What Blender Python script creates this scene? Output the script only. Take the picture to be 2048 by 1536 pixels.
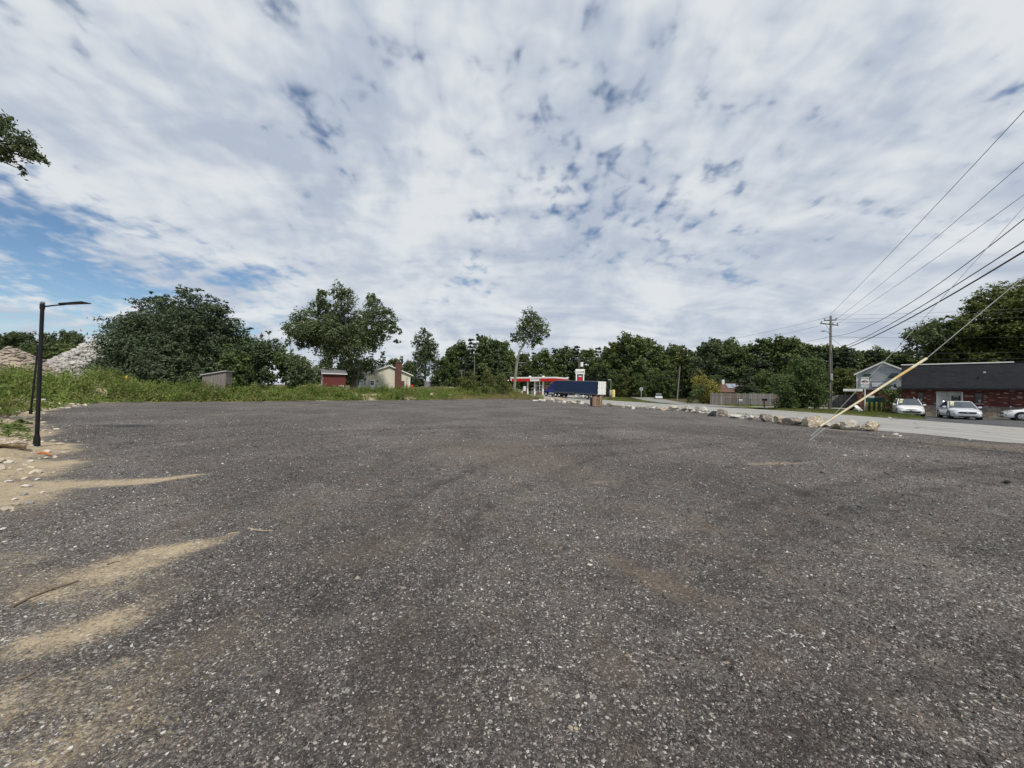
import bpy, bmesh, math, random
import numpy as np
from mathutils import Vector, Matrix

for o in list(bpy.data.objects):
    bpy.data.objects.remove(o)
S = bpy.context.scene
COL = S.collection
R = math.radians

# ------------------------------------------------------------------ camera
F_PX, PITCH, ROLL, EYE = 769.0, R(1.12), R(1.0), 1.6      # focal length in photo pixels (2048 wide)
cd = bpy.data.cameras.new('camera')
cam = bpy.data.objects.new('camera', cd)
COL.objects.link(cam)
cd.sensor_fit = 'HORIZONTAL'
cd.sensor_width = 36.0
cd.lens = 36.0 * F_PX / 2048.0
cd.clip_start = 0.05
cd.clip_end = 6000
cam.matrix_world = (Matrix.Translation((0, 0, EYE)) @ Matrix.Rotation(math.pi / 2 + PITCH, 4, 'X')
                    @ Matrix.Rotation(ROLL, 4, 'Z'))
S.camera = cam

# ------------------------------------------------------------------ world
SKY_LO, SKY_HI = 0.60, 0.90
SUN_TO = Vector((0.26, -0.70, 0.95)).normalized()
W = bpy.data.worlds.new('World')
S.world = W
W.use_nodes = True
nt = W.node_tree
nt.nodes.clear()
L = nt.links.new


def wn(t, **k):
    n = nt.nodes.new(t)
    for a, b in k.items():
        setattr(n, a, b)
    return n


def wmath(op, a, b=None, c=None, clamp=False):
    n = wn('ShaderNodeMath', operation=op, use_clamp=clamp)
    for i, x in enumerate((a, b, c)):
        if x is None:
            continue
        if isinstance(x, (int, float)):
            n.inputs[i].default_value = x
        else:
            L(x, n.inputs[i])
    return n.outputs[0]


def wsmooth(x, lo, hi, a=0.0, b=1.0):
    n = wn('ShaderNodeMapRange', interpolation_type='SMOOTHSTEP')
    L(x, n.inputs[0])
    for i, v in zip((1, 2, 3, 4), (lo, hi, a, b)):
        n.inputs[i].default_value = v
    return n.outputs[0]


def wmix(f, a, b):
    n = wn('ShaderNodeMix', data_type='RGBA')
    if isinstance(f, float):
        n.inputs[0].default_value = f
    else:
        L(f, n.inputs[0])
    for i, x in ((6, a), (7, b)):
        if isinstance(x, tuple):
            n.inputs[i].default_value = x + (1,)
        else:
            L(x, n.inputs[i])
    return n.outputs[2]


tc = wn('ShaderNodeTexCoord')
sp = wn('ShaderNodeSeparateXYZ')
L(tc.outputs['Generated'], sp.inputs[0])
dx, dy, dz = sp.outputs
sky = wn('ShaderNodeTexSky', sky_type='NISHITA', sun_disc=False)
sky.sun_elevation = math.asin(SUN_TO.z)
sky.sun_rotation = math.atan2(SUN_TO.x, SUN_TO.y)
sky.altitude = 100
sky.air_density = 1.0
sky.dust_density = 0.15
sky.ozone_density = 2.0
zz = wmath('ADD', wmath('MAXIMUM', dz, 0.0), 0.24)
u = wmath('DIVIDE', dx, zz)
v = wmath('DIVIDE', dy, zz)


def wnoise(su, sv, ou, ov, scale, detail, rough=0.55, dist=0.0):
    c = wn('ShaderNodeCombineXYZ')
    L(wmath('MULTIPLY_ADD', u, su, ou), c.inputs[0])
    L(wmath('MULTIPLY_ADD', v, sv, ov), c.inputs[1])
    n = wn('ShaderNodeTexNoise', noise_dimensions='2D')
    L(c.outputs[0], n.inputs['Vector'])
    n.inputs['Scale'].default_value = scale
    n.inputs['Detail'].default_value = detail
    n.inputs['Roughness'].default_value = rough
    n.inputs['Distortion'].default_value = dist
    return n.outputs[0]


big = wnoise(1.0, 0.95, 3.1, 7.7, 0.85, 2.0, 0.5, 0.2)             # banks of the deck
cells = wnoise(1.0, 0.80, 11.3, 2.2, 13.5, 2.5, 0.5, 0.2)           # altocumulus cells
mid = wnoise(1.0, 0.9, 31.3, 12.2, 3.4, 3.0, 0.5, 0.3)
fine = wnoise(1.0, 0.9, 5.0, 9.0, 26.0, 3.0, 0.55, 0.3)
wisp = wnoise(0.42, 1.5, 15.0, 3.0, 3.0, 4.0, 0.55, 0.6)
# cells stand out overhead and melt into an even, wispy layer low down
high = wsmooth(dz, 0.20, 0.50)
camp = wmath('MULTIPLY_ADD', high, 0.46, 0.36)
dens = wmath('ADD', wmath('MULTIPLY', big, 0.56), wmath('MULTIPLY', wmath('SUBTRACT', cells, 0.5), camp))
dens = wmath('ADD', dens, 0.34)
dens = wmath('ADD', dens, wmath('MULTIPLY', mid, 0.50))
dens = wmath('ADD', dens, wmath('MULTIPLY', fine, 0.16))
# the cloud deck breaks up towards the left (west) low in the sky, as it does in the photograph,
# and closes to an even layer ahead and to the right
ratio = wmath('DIVIDE', dx, wmath('MAXIMUM', dy, 0.15))
clear = wmath('MULTIPLY', wsmooth(ratio, -0.45, -1.2), wsmooth(dz, 0.40, 0.24))
dens = wmath('SUBTRACT', dens, wmath('MULTIPLY', clear, 0.27))
lowfill = wmath('MULTIPLY', wsmooth(dz, 0.36, 0.14), wsmooth(ratio, -0.9, -0.2))
dens = wmath('ADD', dens, wmath('MULTIPLY', lowfill, 0.10))
dens = wmath('ADD', dens, wmath('MULTIPLY', wmath('SUBTRACT', wisp, 0.5), 0.30))
cover = wmath('MAXIMUM', wsmooth(dens, SKY_LO, SKY_HI), wsmooth(dz, 0.13, 0.0, 0.0, 0.9))
soft = wnoise(1.0, 0.95, 41.0, 23.0, 1.9, 4.0, 0.55, 0.35)        # grey undersides
lum = wmath('ADD', wmath('MULTIPLY', soft, 0.56), wmath('MULTIPLY', wmath('SUBTRACT', cells, 0.5), wmath('MULTIPLY_ADD', high, 0.16, 0.08)))
lum = wmath('ADD', lum, 0.11)
lum = wmath('ADD', lum, wmath('MULTIPLY', wisp, 0.23))
lit = wsmooth(lum, 0.37, 0.62)
ccol = wmix(lit, (4.7, 5.3, 6.35), (7.6, 7.9, 8.15))
skyc = wn('ShaderNodeHueSaturation')
skyc.inputs['Saturation'].default_value = 1.12
skyc.inputs['Value'].default_value = 1.0
L(sky.outputs[0], skyc.inputs['Color'])
final = wmix(wmath('MULTIPLY', cover, 0.96), skyc.outputs[0], ccol)
final = wmix(wsmooth(dz, -0.03, -0.005), (1.2, 1.15, 1.05), final)
bg = wn('ShaderNodeBackground')
L(final, bg.inputs[0])
bg.inputs[1].default_value = 0.10
wo = wn('ShaderNodeOutputWorld')
L(bg.outputs[0], wo.inputs[0])

# ------------------------------------------------------------------ sun, behind thin cloud
sd = bpy.data.lights.new('sun', 'SUN')
sd.energy = 3.6
sd.angle = R(4)
sd.color = (1.0, 0.95, 0.87)
sun = bpy.data.objects.new('sun', sd)
COL.objects.link(sun)
sun.rotation_euler = (-SUN_TO).to_track_quat('-Z', 'Y').to_euler()
sun.location = SUN_TO * 60

S.view_settings.view_transform = 'Standard'
S.view_settings.look = 'None'
S.view_settings.exposure = 0.0
S.view_settings.gamma = 1.0
S.render.engine = 'CYCLES'
S.cycles.max_bounces = 5
S.cycles.transparent_max_bounces = 8

# ------------------------------------------------------------------ photo pixel -> place
_F = np.array((0, math.cos(PITCH), math.sin(PITCH)))
_U0 = np.array((0, -math.sin(PITCH), math.cos(PITCH)))
_R0 = np.array((1.0, 0, 0))
_R = _R0 * math.cos(ROLL) + _U0 * math.sin(ROLL)
_U = _U0 * math.cos(ROLL) - _R0 * math.sin(ROLL)
_C = np.array((0, 0, EYE))


def ray(px, py):
    return _F + _R * ((px - 1024) / F_PX) + _U * ((768 - py) / F_PX)


def gp(px, py, z=0.0):                 # where the pixel's ray meets the level z
    d = ray(px, py)
    return Vector(_C + d * ((z - EYE) / d[2]))


def at(px, py, Y):                     # the point of the pixel's ray at depth Y
    d = ray(px, py)
    return Vector(_C + d * (Y / d[1]))


def sstep(x, a, b):
    t = np.clip((np.asarray(x, float) - a) / (b - a), 0, 1)
    return t * t * (3 - 2 * t)


# ------------------------------------------------------------------ materials
MATS = {}


class NT:
    def __init__(self, name):
        self.m = bpy.data.materials.new(name)
        self.m.use_nodes = True
        self.t = self.m.node_tree
        self.t.nodes.clear()
        self.out = self.t.nodes.new('ShaderNodeOutputMaterial')

    def n(self, t, **k):
        x = self.t.nodes.new(t)
        for a, b in k.items():
            setattr(x, a, b)
        return x

    def l(self, a, b):
        self.t.links.new(a, b)

    def set(self, sock, x):
        if hasattr(x, 'links') or hasattr(x, 'is_linked'):
            self.l(x, sock)
        elif isinstance(x, tuple) and len(x) == 3 and len(getattr(sock, 'default_value', (0, 0, 0))) == 4:
            sock.default_value = x + (1,)
        else:
            sock.default_value = x

    def math(self, op, a, b=None, c=None, clamp=False):
        x = self.n('ShaderNodeMath', operation=op, use_clamp=clamp)
        for i, q in enumerate((a, b, c)):
            if q is not None:
                self.set(x.inputs[i], q)
        return x.outputs[0]

    def smooth(self, x, lo, hi, a=0.0, b=1.0):
        q = self.n('ShaderNodeMapRange', interpolation_type='SMOOTHSTEP')
        self.l(x, q.inputs[0])
        for i, w in zip((1, 2, 3, 4), (lo, hi, a, b)):
            q.inputs[i].default_value = w
        return q.outputs[0]

    def mix(self, f, a, b, blend='MIX'):
        q = self.n('ShaderNodeMix', data_type='RGBA', blend_type=blend)
        self.set(q.inputs[0], f)
        self.set(q.inputs[6], a)
        self.set(q.inputs[7], b)
        return q.outputs[2]

    def ramp(self, x, stops, interp='LINEAR'):
        q = self.n('ShaderNodeValToRGB')
        e = q.color_ramp
        e.interpolation = interp
        while len(e.elements) < len(stops):
            e.elements.new(0.5)
        for el, (p, c) in zip(e.elements, stops):
            el.position = p
            el.color = tuple(c) + (1,) if len(c) == 3 else c
        self.l(x, q.inputs[0])
        return q.outputs[0]

    def pos(self):
        return self.n('ShaderNodeNewGeometry').outputs['Position']

    def obj(self):
        return self.n('ShaderNodeTexCoord').outputs['Object']

    def noise(self, vec, scale, detail=3.0, rough=0.55, dist=0.0, col=False):
        q = self.n('ShaderNodeTexNoise')
        self.l(vec, q.inputs['Vector'])
        q.inputs['Scale'].default_value = scale
        q.inputs['Detail'].default_value = detail
        q.inputs['Roughness'].default_value = rough
        q.inputs['Distortion'].default_value = dist
        return q.outputs[1 if col else 0]

    def voro(self, vec, scale, feature='F1'):
        q = self.n('ShaderNodeTexVoronoi', feature=feature)
        self.l(vec, q.inputs['Vector'])
        q.inputs['Scale'].default_value = scale
        return q

    def scaled(self, vec, s):
        q = self.n('ShaderNodeMapping')
        self.l(vec, q.inputs[0])
        q.inputs['Scale'].default_value = s
        return q.outputs[0]

    def attr(self, name):
        return self.n('ShaderNodeAttribute', attribute_name=name).outputs['Fac']

    def bump(self, h, strength, dist, normal=None):
        q = self.n('ShaderNodeBump')
        q.inputs['Strength'].default_value = strength
        q.inputs['Distance'].default_value = dist
        self.l(h, q.inputs['Height'])
        if normal is not None:
            self.l(normal, q.inputs['Normal'])
        return q.outputs[0]

    def bsdf(self, color, rough=0.7, metal=0.0, spec=0.5, normal=None, **extra):
        b = self.n('ShaderNodeBsdfPrincipled')
        self.set(b.inputs['Base Color'], color)
        self.set(b.inputs['Roughness'], rough)
        b.inputs['Metallic'].default_value = metal
        b.inputs['Specular IOR Level'].default_value = spec
        for k, x in extra.items():
            self.set(b.inputs[k.replace('_', ' ')], x)
        if normal is not None:
            self.l(normal, b.inputs['Normal'])
        self.l(b.outputs[0], self.out.inputs[0])
        return b


def M(name, col, rough=0.65, var=0.18, scale=3.0, bump=0.0, metal=0.0, spec=0.4, stretch=(1, 1, 1), **extra):
    """plain weathered material: base colour broken by two scales of noise"""
    if name in MATS:
        return MATS[name]
    k = NT(name)
    p = k.scaled(k.obj(), stretch)
    n1 = k.noise(p, scale, 5.0, 0.6)
    n2 = k.noise(p, scale * 7.3, 3.0, 0.6)
    f = k.math('ADD', k.math('MULTIPLY', n1, 0.65), k.math('MULTIPLY', n2, 0.35))
    f = k.smooth(f, 0.3, 0.7)
    c = k.mix(f, tuple(x * (1 - var) for x in col), tuple(min(1, x * (1 + var)) for x in col))
    nrm = k.bump(n2, bump, 0.02) if bump else None
    k.bsdf(c, k.smooth(n1, 0.2, 0.8, max(0.03, rough - 0.08), min(1, rough + 0.08)), metal, spec, nrm, **extra)
    MATS[name] = k.m
    return k.m


def leaf_mat(name, dark, light, trans=0.25, warm=None):
    if name in MATS:
        return MATS[name]
    k = NT(name)
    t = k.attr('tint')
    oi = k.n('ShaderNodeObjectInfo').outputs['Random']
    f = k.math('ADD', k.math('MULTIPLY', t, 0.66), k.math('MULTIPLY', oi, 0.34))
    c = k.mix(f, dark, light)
    if warm:
        c = k.mix(k.smooth(k.noise(k.obj(), 0.9, 2.0), 0.48, 0.66), c, warm)
    d = k.n('ShaderNodeBsdfPrincipled')
    k.l(c, d.inputs['Base Color'])
    d.inputs['Roughness'].default_value = 0.6
    d.inputs['Specular IOR Level'].default_value = 0.25
    tr = k.n('ShaderNodeBsdfTranslucent')
    k.l(k.mix(0.5, c, light), tr.inputs[0])
    mx = k.n('ShaderNodeMixShader')
    mx.inputs[0].default_value = trans
    k.l(d.outputs[0], mx.inputs[1])
    k.l(tr.outputs[0], mx.inputs[2])
    k.l(mx.outputs[0], k.out.inputs[0])
    MATS[name] = k.m
    return k.m


# ------------------------------------------------------------------ mesh helpers
class MB:
    def __init__(self):
        self.v, self.f = [], []

    def add(self, vs, fs):
        b = len(self.v)
        self.v += [tuple(x) for x in vs]
        self.f += [tuple(i + b for i in q) for q in fs]
        return self

    def box(self, a, b):
        x0, y0, z0 = a
        x1, y1, z1 = b
        return self.add([(x0, y0, z0), (x1, y0, z0), (x1, y1, z0), (x0, y1, z0),
                         (x0, y0, z1), (x1, y0, z1), (x1, y1, z1), (x0, y1, z1)],
                        [(0, 3, 2, 1), (4, 5, 6, 7), (0, 1, 5, 4), (1, 2, 6, 5), (2, 3, 7, 6), (3, 0, 4, 7)])

    def prism(self, poly, a, b, plane='xz'):
        """extrude a 2-d outline from a to b along the third axis"""
        n = len(poly)
        def p(q, t):
            if plane == 'xz':
                return (q[0], t, q[1])
            if plane == 'yz':
                return (t, q[0], q[1])
            return (q[0], q[1], t)
        vs = [p(q, a) for q in poly] + [p(q, b) for q in poly]
        fs = [tuple(range(n)), tuple(range(2 * n - 1, n - 1, -1))]
        fs += [(i, n + i, n + (i + 1) % n, (i + 1) % n) for i in range(n)]
        return self.add(vs, fs)

    def tube(self, pts, rad, n=8, cap=True):
        pts = [Vector(p) for p in pts]
        if not hasattr(rad, '__len__'):
            rad = [rad] * len(pts)
        vs, fs = [], []
        ref = None
        for i, p in enumerate(pts):
            t = (pts[min(i + 1, len(pts) - 1)] - pts[max(i - 1, 0)]).normalized()
            if ref is None:
                ref = Vector((1, 0, 0)) if abs(t.x) < 0.8 else Vector((0, 1, 0))
            a = (ref - t * ref.dot(t)).normalized()
            ref = a
            b = t.cross(a)
            for k in range(n):
                w = 2 * math.pi * k / n
                vs.append(p + (a * math.cos(w) + b * math.sin(w)) * rad[i])
        for i in range(len(pts) - 1):
            for k in range(n):
                q = (k + 1) % n
                fs.append((i * n + k, i * n + q, (i + 1) * n + q, (i + 1) * n + k))
        if cap:
            fs.append(tuple(range(n - 1, -1, -1)))
            fs.append(tuple((len(pts) - 1) * n + k for k in range(n)))
        return self.add(vs, fs)

    def loft(self, rings, closed=True, cap=True):
        n = len(rings[0])
        vs = [p for r in rings for p in r]
        fs = []
        for i in range(len(rings) - 1):
            for k in range(n if closed else n - 1):
                q = (k + 1) % n
                fs.append((i * n + k, i * n + q, (i + 1) * n + q, (i + 1) * n + k))
        if cap:
            fs.append(tuple(range(n - 1, -1, -1)))
            fs.append(tuple((len(rings) - 1) * n + k for k in range(n)))
        return self.add(vs, fs)

    def build(self, name, mat, parent=None, smooth=False, bevel=0.0):
        me = bpy.data.meshes.new(name)
        me.from_pydata(self.v, [], self.f)
        bm = bmesh.new()
        bm.from_mesh(me)
        bmesh.ops.recalc_face_normals(bm, faces=bm.faces[:])
        if bevel:
            bmesh.ops.bevel(bm, geom=[e for e in bm.edges if len(e.link_faces) == 2 and e.calc_face_angle(0) > 0.6],
                            offset=bevel, segments=1, affect='EDGES')
        bm.to_mesh(me)
        bm.free()
        if smooth:
            me.polygons.foreach_set('use_smooth', [True] * len(me.polygons))
            try:
                me.set_sharp_from_angle(angle=R(38))
            except Exception:
                pass
        return link(name, me, mat, parent)


def link(name, me, mat, parent=None):
    o = bpy.data.objects.new(name, me)
    COL.objects.link(o)
    if mat is not None:
        me.materials.clear()
        me.materials.append(mat)
    if parent is not None:
        o.parent = parent
    return o


def tag(o, label=None, cat=None, group=None, kind=None):
    for k, x in (('label', label), ('category', cat), ('group', group), ('kind', kind)):
        if x:
            o[k] = x
    return o


def thing(name, label, cat, loc=(0, 0, 0), rz=0.0, group=None):
    o = bpy.data.objects.new(name, None)
    o.empty_display_size = 0.3
    COL.objects.link(o)
    o.location = loc
    o.rotation_euler = (0, 0, rz)
    return tag(o, label, cat, group)


def copy_tree(o, parent=None):
    c = o.copy()
    COL.objects.link(c)
    c.parent = parent
    for ch in list(o.children):
        copy_tree(ch, c)
    return c


def np_mesh(name, verts, faces, attrs=None, smooth=False):
    """mesh from numpy arrays; faces (n,k)"""
    me = bpy.data.meshes.new(name)
    nv, (nf, k) = len(verts), faces.shape
    me.vertices.add(nv)
    me.vertices.foreach_set('co', np.ascontiguousarray(verts, dtype=np.float32).ravel())
    me.loops.add(nf * k)
    me.loops.foreach_set('vertex_index', np.ascontiguousarray(faces, dtype=np.int32).ravel())
    me.polygons.add(nf)
    me.polygons.foreach_set('loop_start', np.arange(0, nf * k, k, dtype=np.int32))
    me.polygons.foreach_set('use_smooth', np.full(nf, smooth))
    for a, d in (attrs or {}).items():
        at_ = me.attributes.new(a, 'FLOAT', 'POINT')
        at_.data.foreach_set('value', np.ascontiguousarray(d, dtype=np.float32))
    me.update(calc_edges=True)
    me.validate()
    return me


def lettering(txt, size, mat, parent, loc, rot, name='lettering', ext=0.004, sx=1.0):
    cu = bpy.data.curves.new('t', 'FONT')
    cu.body = txt
    cu.size = size
    cu.extrude = ext
    cu.align_x = 'CENTER'
    cu.align_y = 'CENTER'
    cu.resolution_u = 2
    tmp = bpy.data.objects.new('t', cu)
    COL.objects.link(tmp)
    dg = bpy.context.evaluated_depsgraph_get()
    me = bpy.data.meshes.new_from_object(tmp.evaluated_get(dg))
    bpy.data.objects.remove(tmp)
    bpy.data.curves.remove(cu)
    o = link(name, me, mat, parent)
    o.location = loc
    o.rotation_euler = rot
    o.scale = (sx, 1, 1)
    return o

# ------------------------------------------------------------------ terrain functions
def vnoise(x, y, seed=0):
    x = np.asarray(x, float)
    y = np.asarray(y, float)
    xi, yi = np.floor(x).astype(np.int64), np.floor(y).astype(np.int64)
    fx, fy = x - xi, y - yi
    fx, fy = fx * fx * (3 - 2 * fx), fy * fy * (3 - 2 * fy)

    def h(a, b):
        n = (a * 374761393 + b * 668265263 + seed * 1442695041) & 0x7fffffff
        n = (n ^ (n >> 13)) * 1274126177 & 0x7fffffff
        return ((n ^ (n >> 16)) & 0xffff) / 65535.0
    return (h(xi, yi) * (1 - fx) + h(xi + 1, yi) * fx) * (1 - fy) + (h(xi, yi + 1) * (1 - fx) + h(xi + 1, yi + 1) * fx) * fy


def fbm(x, y, seed=0, oct=4):
    s, a, t = 0.0, 1.0, 0.0
    for i in range(oct):
        s = s + a * vnoise(np.asarray(x) * 2 ** i, np.asarray(y) * 2 ** i, seed + i * 17)
        t += a
        a *= 0.5
    return s / t


# left and far edge of the gravel lot: (x, y, bank height, bank width)
_lp = [(-4.5, -12, .5, 5), (-5.2, 0, .5, 5)]
for q in ((-10, 1020, .6, 3), (95, 945, .75, 3), (112, 900, .85, 3.2), (95, 862, 1.0, 4), (62, 834, 1.7, 7), (95, 822, 2.9, 9),
          (160, 812, 2.5, 9), (215, 806, 1.7, 8), (330, 805, 1.05, 7.5), (400, 805, .95, 7.5), (600, 803, .95, 7), (800, 801, 1.0, 7), (920, 799.5, 1.15, 7), (1000, 798.3, 1.3, 7),
          (1035, 798.6, .8, 5.0), (1062, 800, .12, 3)):
    g = gp(q[0], q[1])
    _lp.append((g.x, g.y, q[2], q[3]))
LP = np.array(_lp)
# near edge of the road (= right edge of the lot) and its far edge, by depth
NE = np.array([(20.5, -40), (20.2, 0), (19.4, 14.0), (18.6, 18.6), (18.2, 29), (17.0, 41), (12.6, 58), (6.4, 77), (-1.5, 93), (-16, 112), (-40, 135)])
FE = np.array([(33.5, -40), (33.0, 0), (32.2, 14), (31.2, 27), (31.3, 44), (27.0, 58), (24.6, 76), (19.0, 92), (6, 116), (-18, 140)])


def edge_x(E, y):
    return np.interp(y, E[:, 1], E[:, 0])


def road_z(y):
    return -0.05 + 0.85 * sstep(y, 78, 113)


def left_dist(x, y):
    """distance outside the lot's left/far edge (negative inside), bank height and width there"""
    x, y = np.asarray(x, float), np.asarray(y, float)
    best = np.full(x.shape, 1e9)
    side = np.zeros(x.shape)
    hh, ww = np.zeros(x.shape), np.ones(x.shape)
    for i in range(len(LP) - 1):
        a, b = LP[i], LP[i + 1]
        d = b[:2] - a[:2]
        t = np.clip(((x - a[0]) * d[0] + (y - a[1]) * d[1]) / (d @ d), 0, 1)
        qx, qy = a[0] + d[0] * t, a[1] + d[1] * t
        r = np.hypot(x - qx, y - qy)
        cr = d[0] * (y - a[1]) - d[1] * (x - a[0])
        k = r < best - 1e-9
        best = np.where(k, r, best)
        side = np.where(k, cr, side)
        hh = np.where(k, a[2] + (b[2] - a[2]) * t, hh)
        ww = np.where(k, a[3] + (b[3] - a[3]) * t, ww)
    # inside test by polygon
    poly = np.vstack([LP[:, :2], NE[NE[:, 1] < LP[-1, 1]][::-1]])
    ins = np.zeros(x.shape, bool)
    j = len(poly) - 1
    for i in range(len(poly)):
        xi, yi, xj, yj = *poly[i], *poly[j]
        c = ((yi > y) != (yj > y)) & (x < (xj - xi) * (y - yi) / (yj - yi + 1e-12) + xi)
        ins ^= c
        j = i
    s = np.where(ins, -best, best)
    s = np.where((x > edge_x(NE, y)), np.minimum(s, -0.01), s)
    return s, hh, ww


def terrain_z(x, y):
    x, y = np.asarray(x, float), np.asarray(y, float)
    s, h, w = left_dist(x, y)
    rough = (fbm(x * 0.35, y * 0.35, 5) - 0.5)
    s2 = s + 0.9 * (fbm(x * 0.8, y * 0.8, 9) - 0.5)
    bank = h * sstep(s2, 0.0, 1.0 * w)
    rise = 0.25 * sstep(s2, w, w * 3)
    z = np.where(s > -0.5, bank + rise + rough * (0.5 + .5 * sstep(y, 18, 26)) * sstep(s2, 0.2, 4) + (0.10 + 0.28 * sstep(y, 26, 12)) * (fbm(x * 1.5, y * 1.5, 3) - 0.38) * sstep(s2, 0.0, 0.9), 0.0)
    # slight unevenness of the rolled millings
    z = z + 0.035 * (fbm(x * 0.22, y * 0.22, 31, 3) - 0.5) + 0.016 * (fbm(x * 1.3, y * 1.3, 33, 3) - 0.5)
    z = z + (road_z(y) + 0.05) * sstep(y, 78, 90)
    e = x - edge_x(NE, y) + 0.55 * (fbm(x * 0.7, y * 0.7, 41) - 0.5)
    return z - 0.45 * sstep(e, -0.15, 1.1)


def tz(x, y):
    return float(terrain_z(np.array([x]), np.array([y]))[0])


# ------------------------------------------------------------------ strokes of sand and dirt on the lot
def stroke(x, y, pts, fade=1.6):
    """pts: (px, py, half width in metres, strength) along the ground"""
    out = np.zeros(np.shape(x))
    P = [(gp(a, b).x, gp(a, b).y, w, k) for a, b, w, k in pts]
    for p, q in zip(P[:-1], P[1:]):
        dx_, dy_ = q[0] - p[0], q[1] - p[1]
        t = np.clip(((x - p[0]) * dx_ + (y - p[1]) * dy_) / (dx_ * dx_ + dy_ * dy_), 0, 1)
        r = np.hypot(x - p[0] - dx_ * t, y - p[1] - dy_ * t)
        w = p[2] + (q[2] - p[2]) * t
        k = p[3] + (q[3] - p[3]) * t
        out = np.maximum(out, k * (1 - sstep(r / w, 0.35, fade)))
    return out


SAND = [
    [(-60, 1000, 1.2, 1), (60, 975, .6, 1), (170, 968, .34, 1.0), (300, 962, .24, 1.05), (380, 951, .16, .95), (428, 945, .06, .75)],
    [(-20, 1150, .34, .40), (60, 1165, .36, .50), (150, 1165, .40, .74), (240, 1135, .38, .86), (330, 1105, .28, .94), (400, 1090, .18, .92), (465, 1072, .07, .65)],
    [(20, 1300, .22, .55), (80, 1285, .22, .78), (150, 1268, .24, .88), (220, 1245, .24, .84), (300, 1205, .18, .55), (370, 1170, .12, .38)],
    [(180, 1200, .22, .50), (260, 1165, .22, .55), (330, 1130, .16, .45)],
    [(-40, 1430, .28, .72), (60, 1395, .22, .66), (130, 1372, .18, .56), (230, 1355, .26, .50), (330, 1330, .2, .42)],
    [(-10, 1560, .24, .70), (110, 1495, .20, .66), (150, 1455, .16, .56), (230, 1360, .26, .48), (300, 1500, .16, .45)],
    [(-40, 1130, .4, .55), (40, 1125, .25, .5), (90, 1110, .15, .32)],
    [(420, 1290, .25, .30), (500, 1330, .2, .30), (560, 1260, .2, .2)],
    [(165, 1060, .06, .7), (205, 1045, .06, .7)],
    [(1190, 965, .12, .62), (1250, 960, .08, .5)],
    [(1360, 1060, .10, .42), (1450, 1062, .06, .5)],
    [(1720, 872, .35, .75), (1790, 874, .3, .9), (1825, 876, .16, .6)],
    [(1500, 929, .14, .6), (1570, 926, .2, .75), (1620, 925, .08, .5)],
    [(1230, 862, .3, .5), (1275, 863, .2, .55)],
    [(430, 830, .5, .6), (470, 828, .4, .65)], [(590, 811, .7, .6), (640, 809, .7, .7)],
    [(1640, 856, .5, .65), (1710, 863, .4, .7)],
    [(1430, 838, .4, .5), (1500, 845, .4, .5)],
    [(1480, 856, .3, .45), (1540, 856, .3, .4)],
]
TRACK = [
    [(560, 1400, .10, .6), (680, 1150, .11, .7), (850, 975, .12, .8), (1080, 895, .14, .8), (1400, 868, .2, .7)],
    [(820, 1480, .10, .5), (870, 1180, .11, .6), (980, 1000, .12, .7), (1200, 912, .14, .8), (1500, 882, .2, .6)],
    [(150, 905, .15, .4), (450, 872, .2, .6), (800, 858, .3, .7), (1300, 846, .3, .6)],
    [(140, 920, .15, .4), (450, 884, .2, .5), (800, 868, .3, .6), (1300, 853, .3, .5)],
    [(1180, 1180, .10, .4), (1500, 1010, .12, .7), (1800, 945, .14, .8), (2060, 925, .16, .8)],
    [(1300, 1250, .10, .4), (1600, 1050, .12, .6), (1850, 980, .14, .7), (2080, 955, .16, .7)],
    [(700, 1540, .07, .5), (760, 1250, .09, .5), (800, 1080, .1, .5), (790, 960, .12, .4)],
    [(1560, 1540, .08, .5), (1700, 1400, .08, .6), (1900, 1330, .09, .6), (2080, 1300, .1, .5)],
    [(1150, 892, .2, .5), (1350, 882, .2, .7), (1560, 876, .2, .6)],
]
DIRT = [
    [(1150, 1095, .05, .5), (1240, 1125, .14, .8), (1340, 1175, .16, .85), (1420, 1190, .08, .7), (1560, 1238, .045, .75), (1700, 1275, .035, .8), (1860, 1310, .05, .85), (1960, 1340, .03, .4)],
    [(1880, 893, .8, .6), (1950, 890, 1.0, .9), (2060, 897, 1.2, .95)],
    [(1230, 885, 1.2, .35), (1330, 905, 1.0, .35)],
    [(900, 890, 1.2, .55), (1000, 900, 1.8, .65), (1100, 935, 1.2, .55), (1180, 960, .6, .5)],
    [(690, 1110, .4, .5), (800, 1080, .4, .5)], [(1280, 1020, .3, .5), (1400, 1050, .3, .55)], [(560, 1020, .4, .4), (700, 990, .4, .45)],
    [(860, 1300, .08, .3), (900, 1420, .06, .4)],
]


def ax(lo, a, b, hi, fine, coarse):
    return np.unique(np.round(np.concatenate([np.arange(lo, a, coarse), np.arange(a, b, fine), np.arange(b, hi + coarse, coarse)]), 4))


def grid_mesh(name, xs, ys, zf, attrs=None, smooth=True):
    X, Y = np.meshgrid(xs, ys)
    x, y = X.ravel(), Y.ravel()
    V = np.stack([x, y, zf(x, y)], 1)
    nx, ny = len(xs), len(ys)
    i = np.arange(nx * ny).reshape(ny, nx)
    Fc = np.stack([i[:-1, :-1].ravel(), i[:-1, 1:].ravel(), i[1:, 1:].ravel(), i[1:, :-1].ravel()], 1)
    return np_mesh(name, V, Fc, {k: f(x, y) for k, f in (attrs or {}).items()}, smooth)


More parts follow.
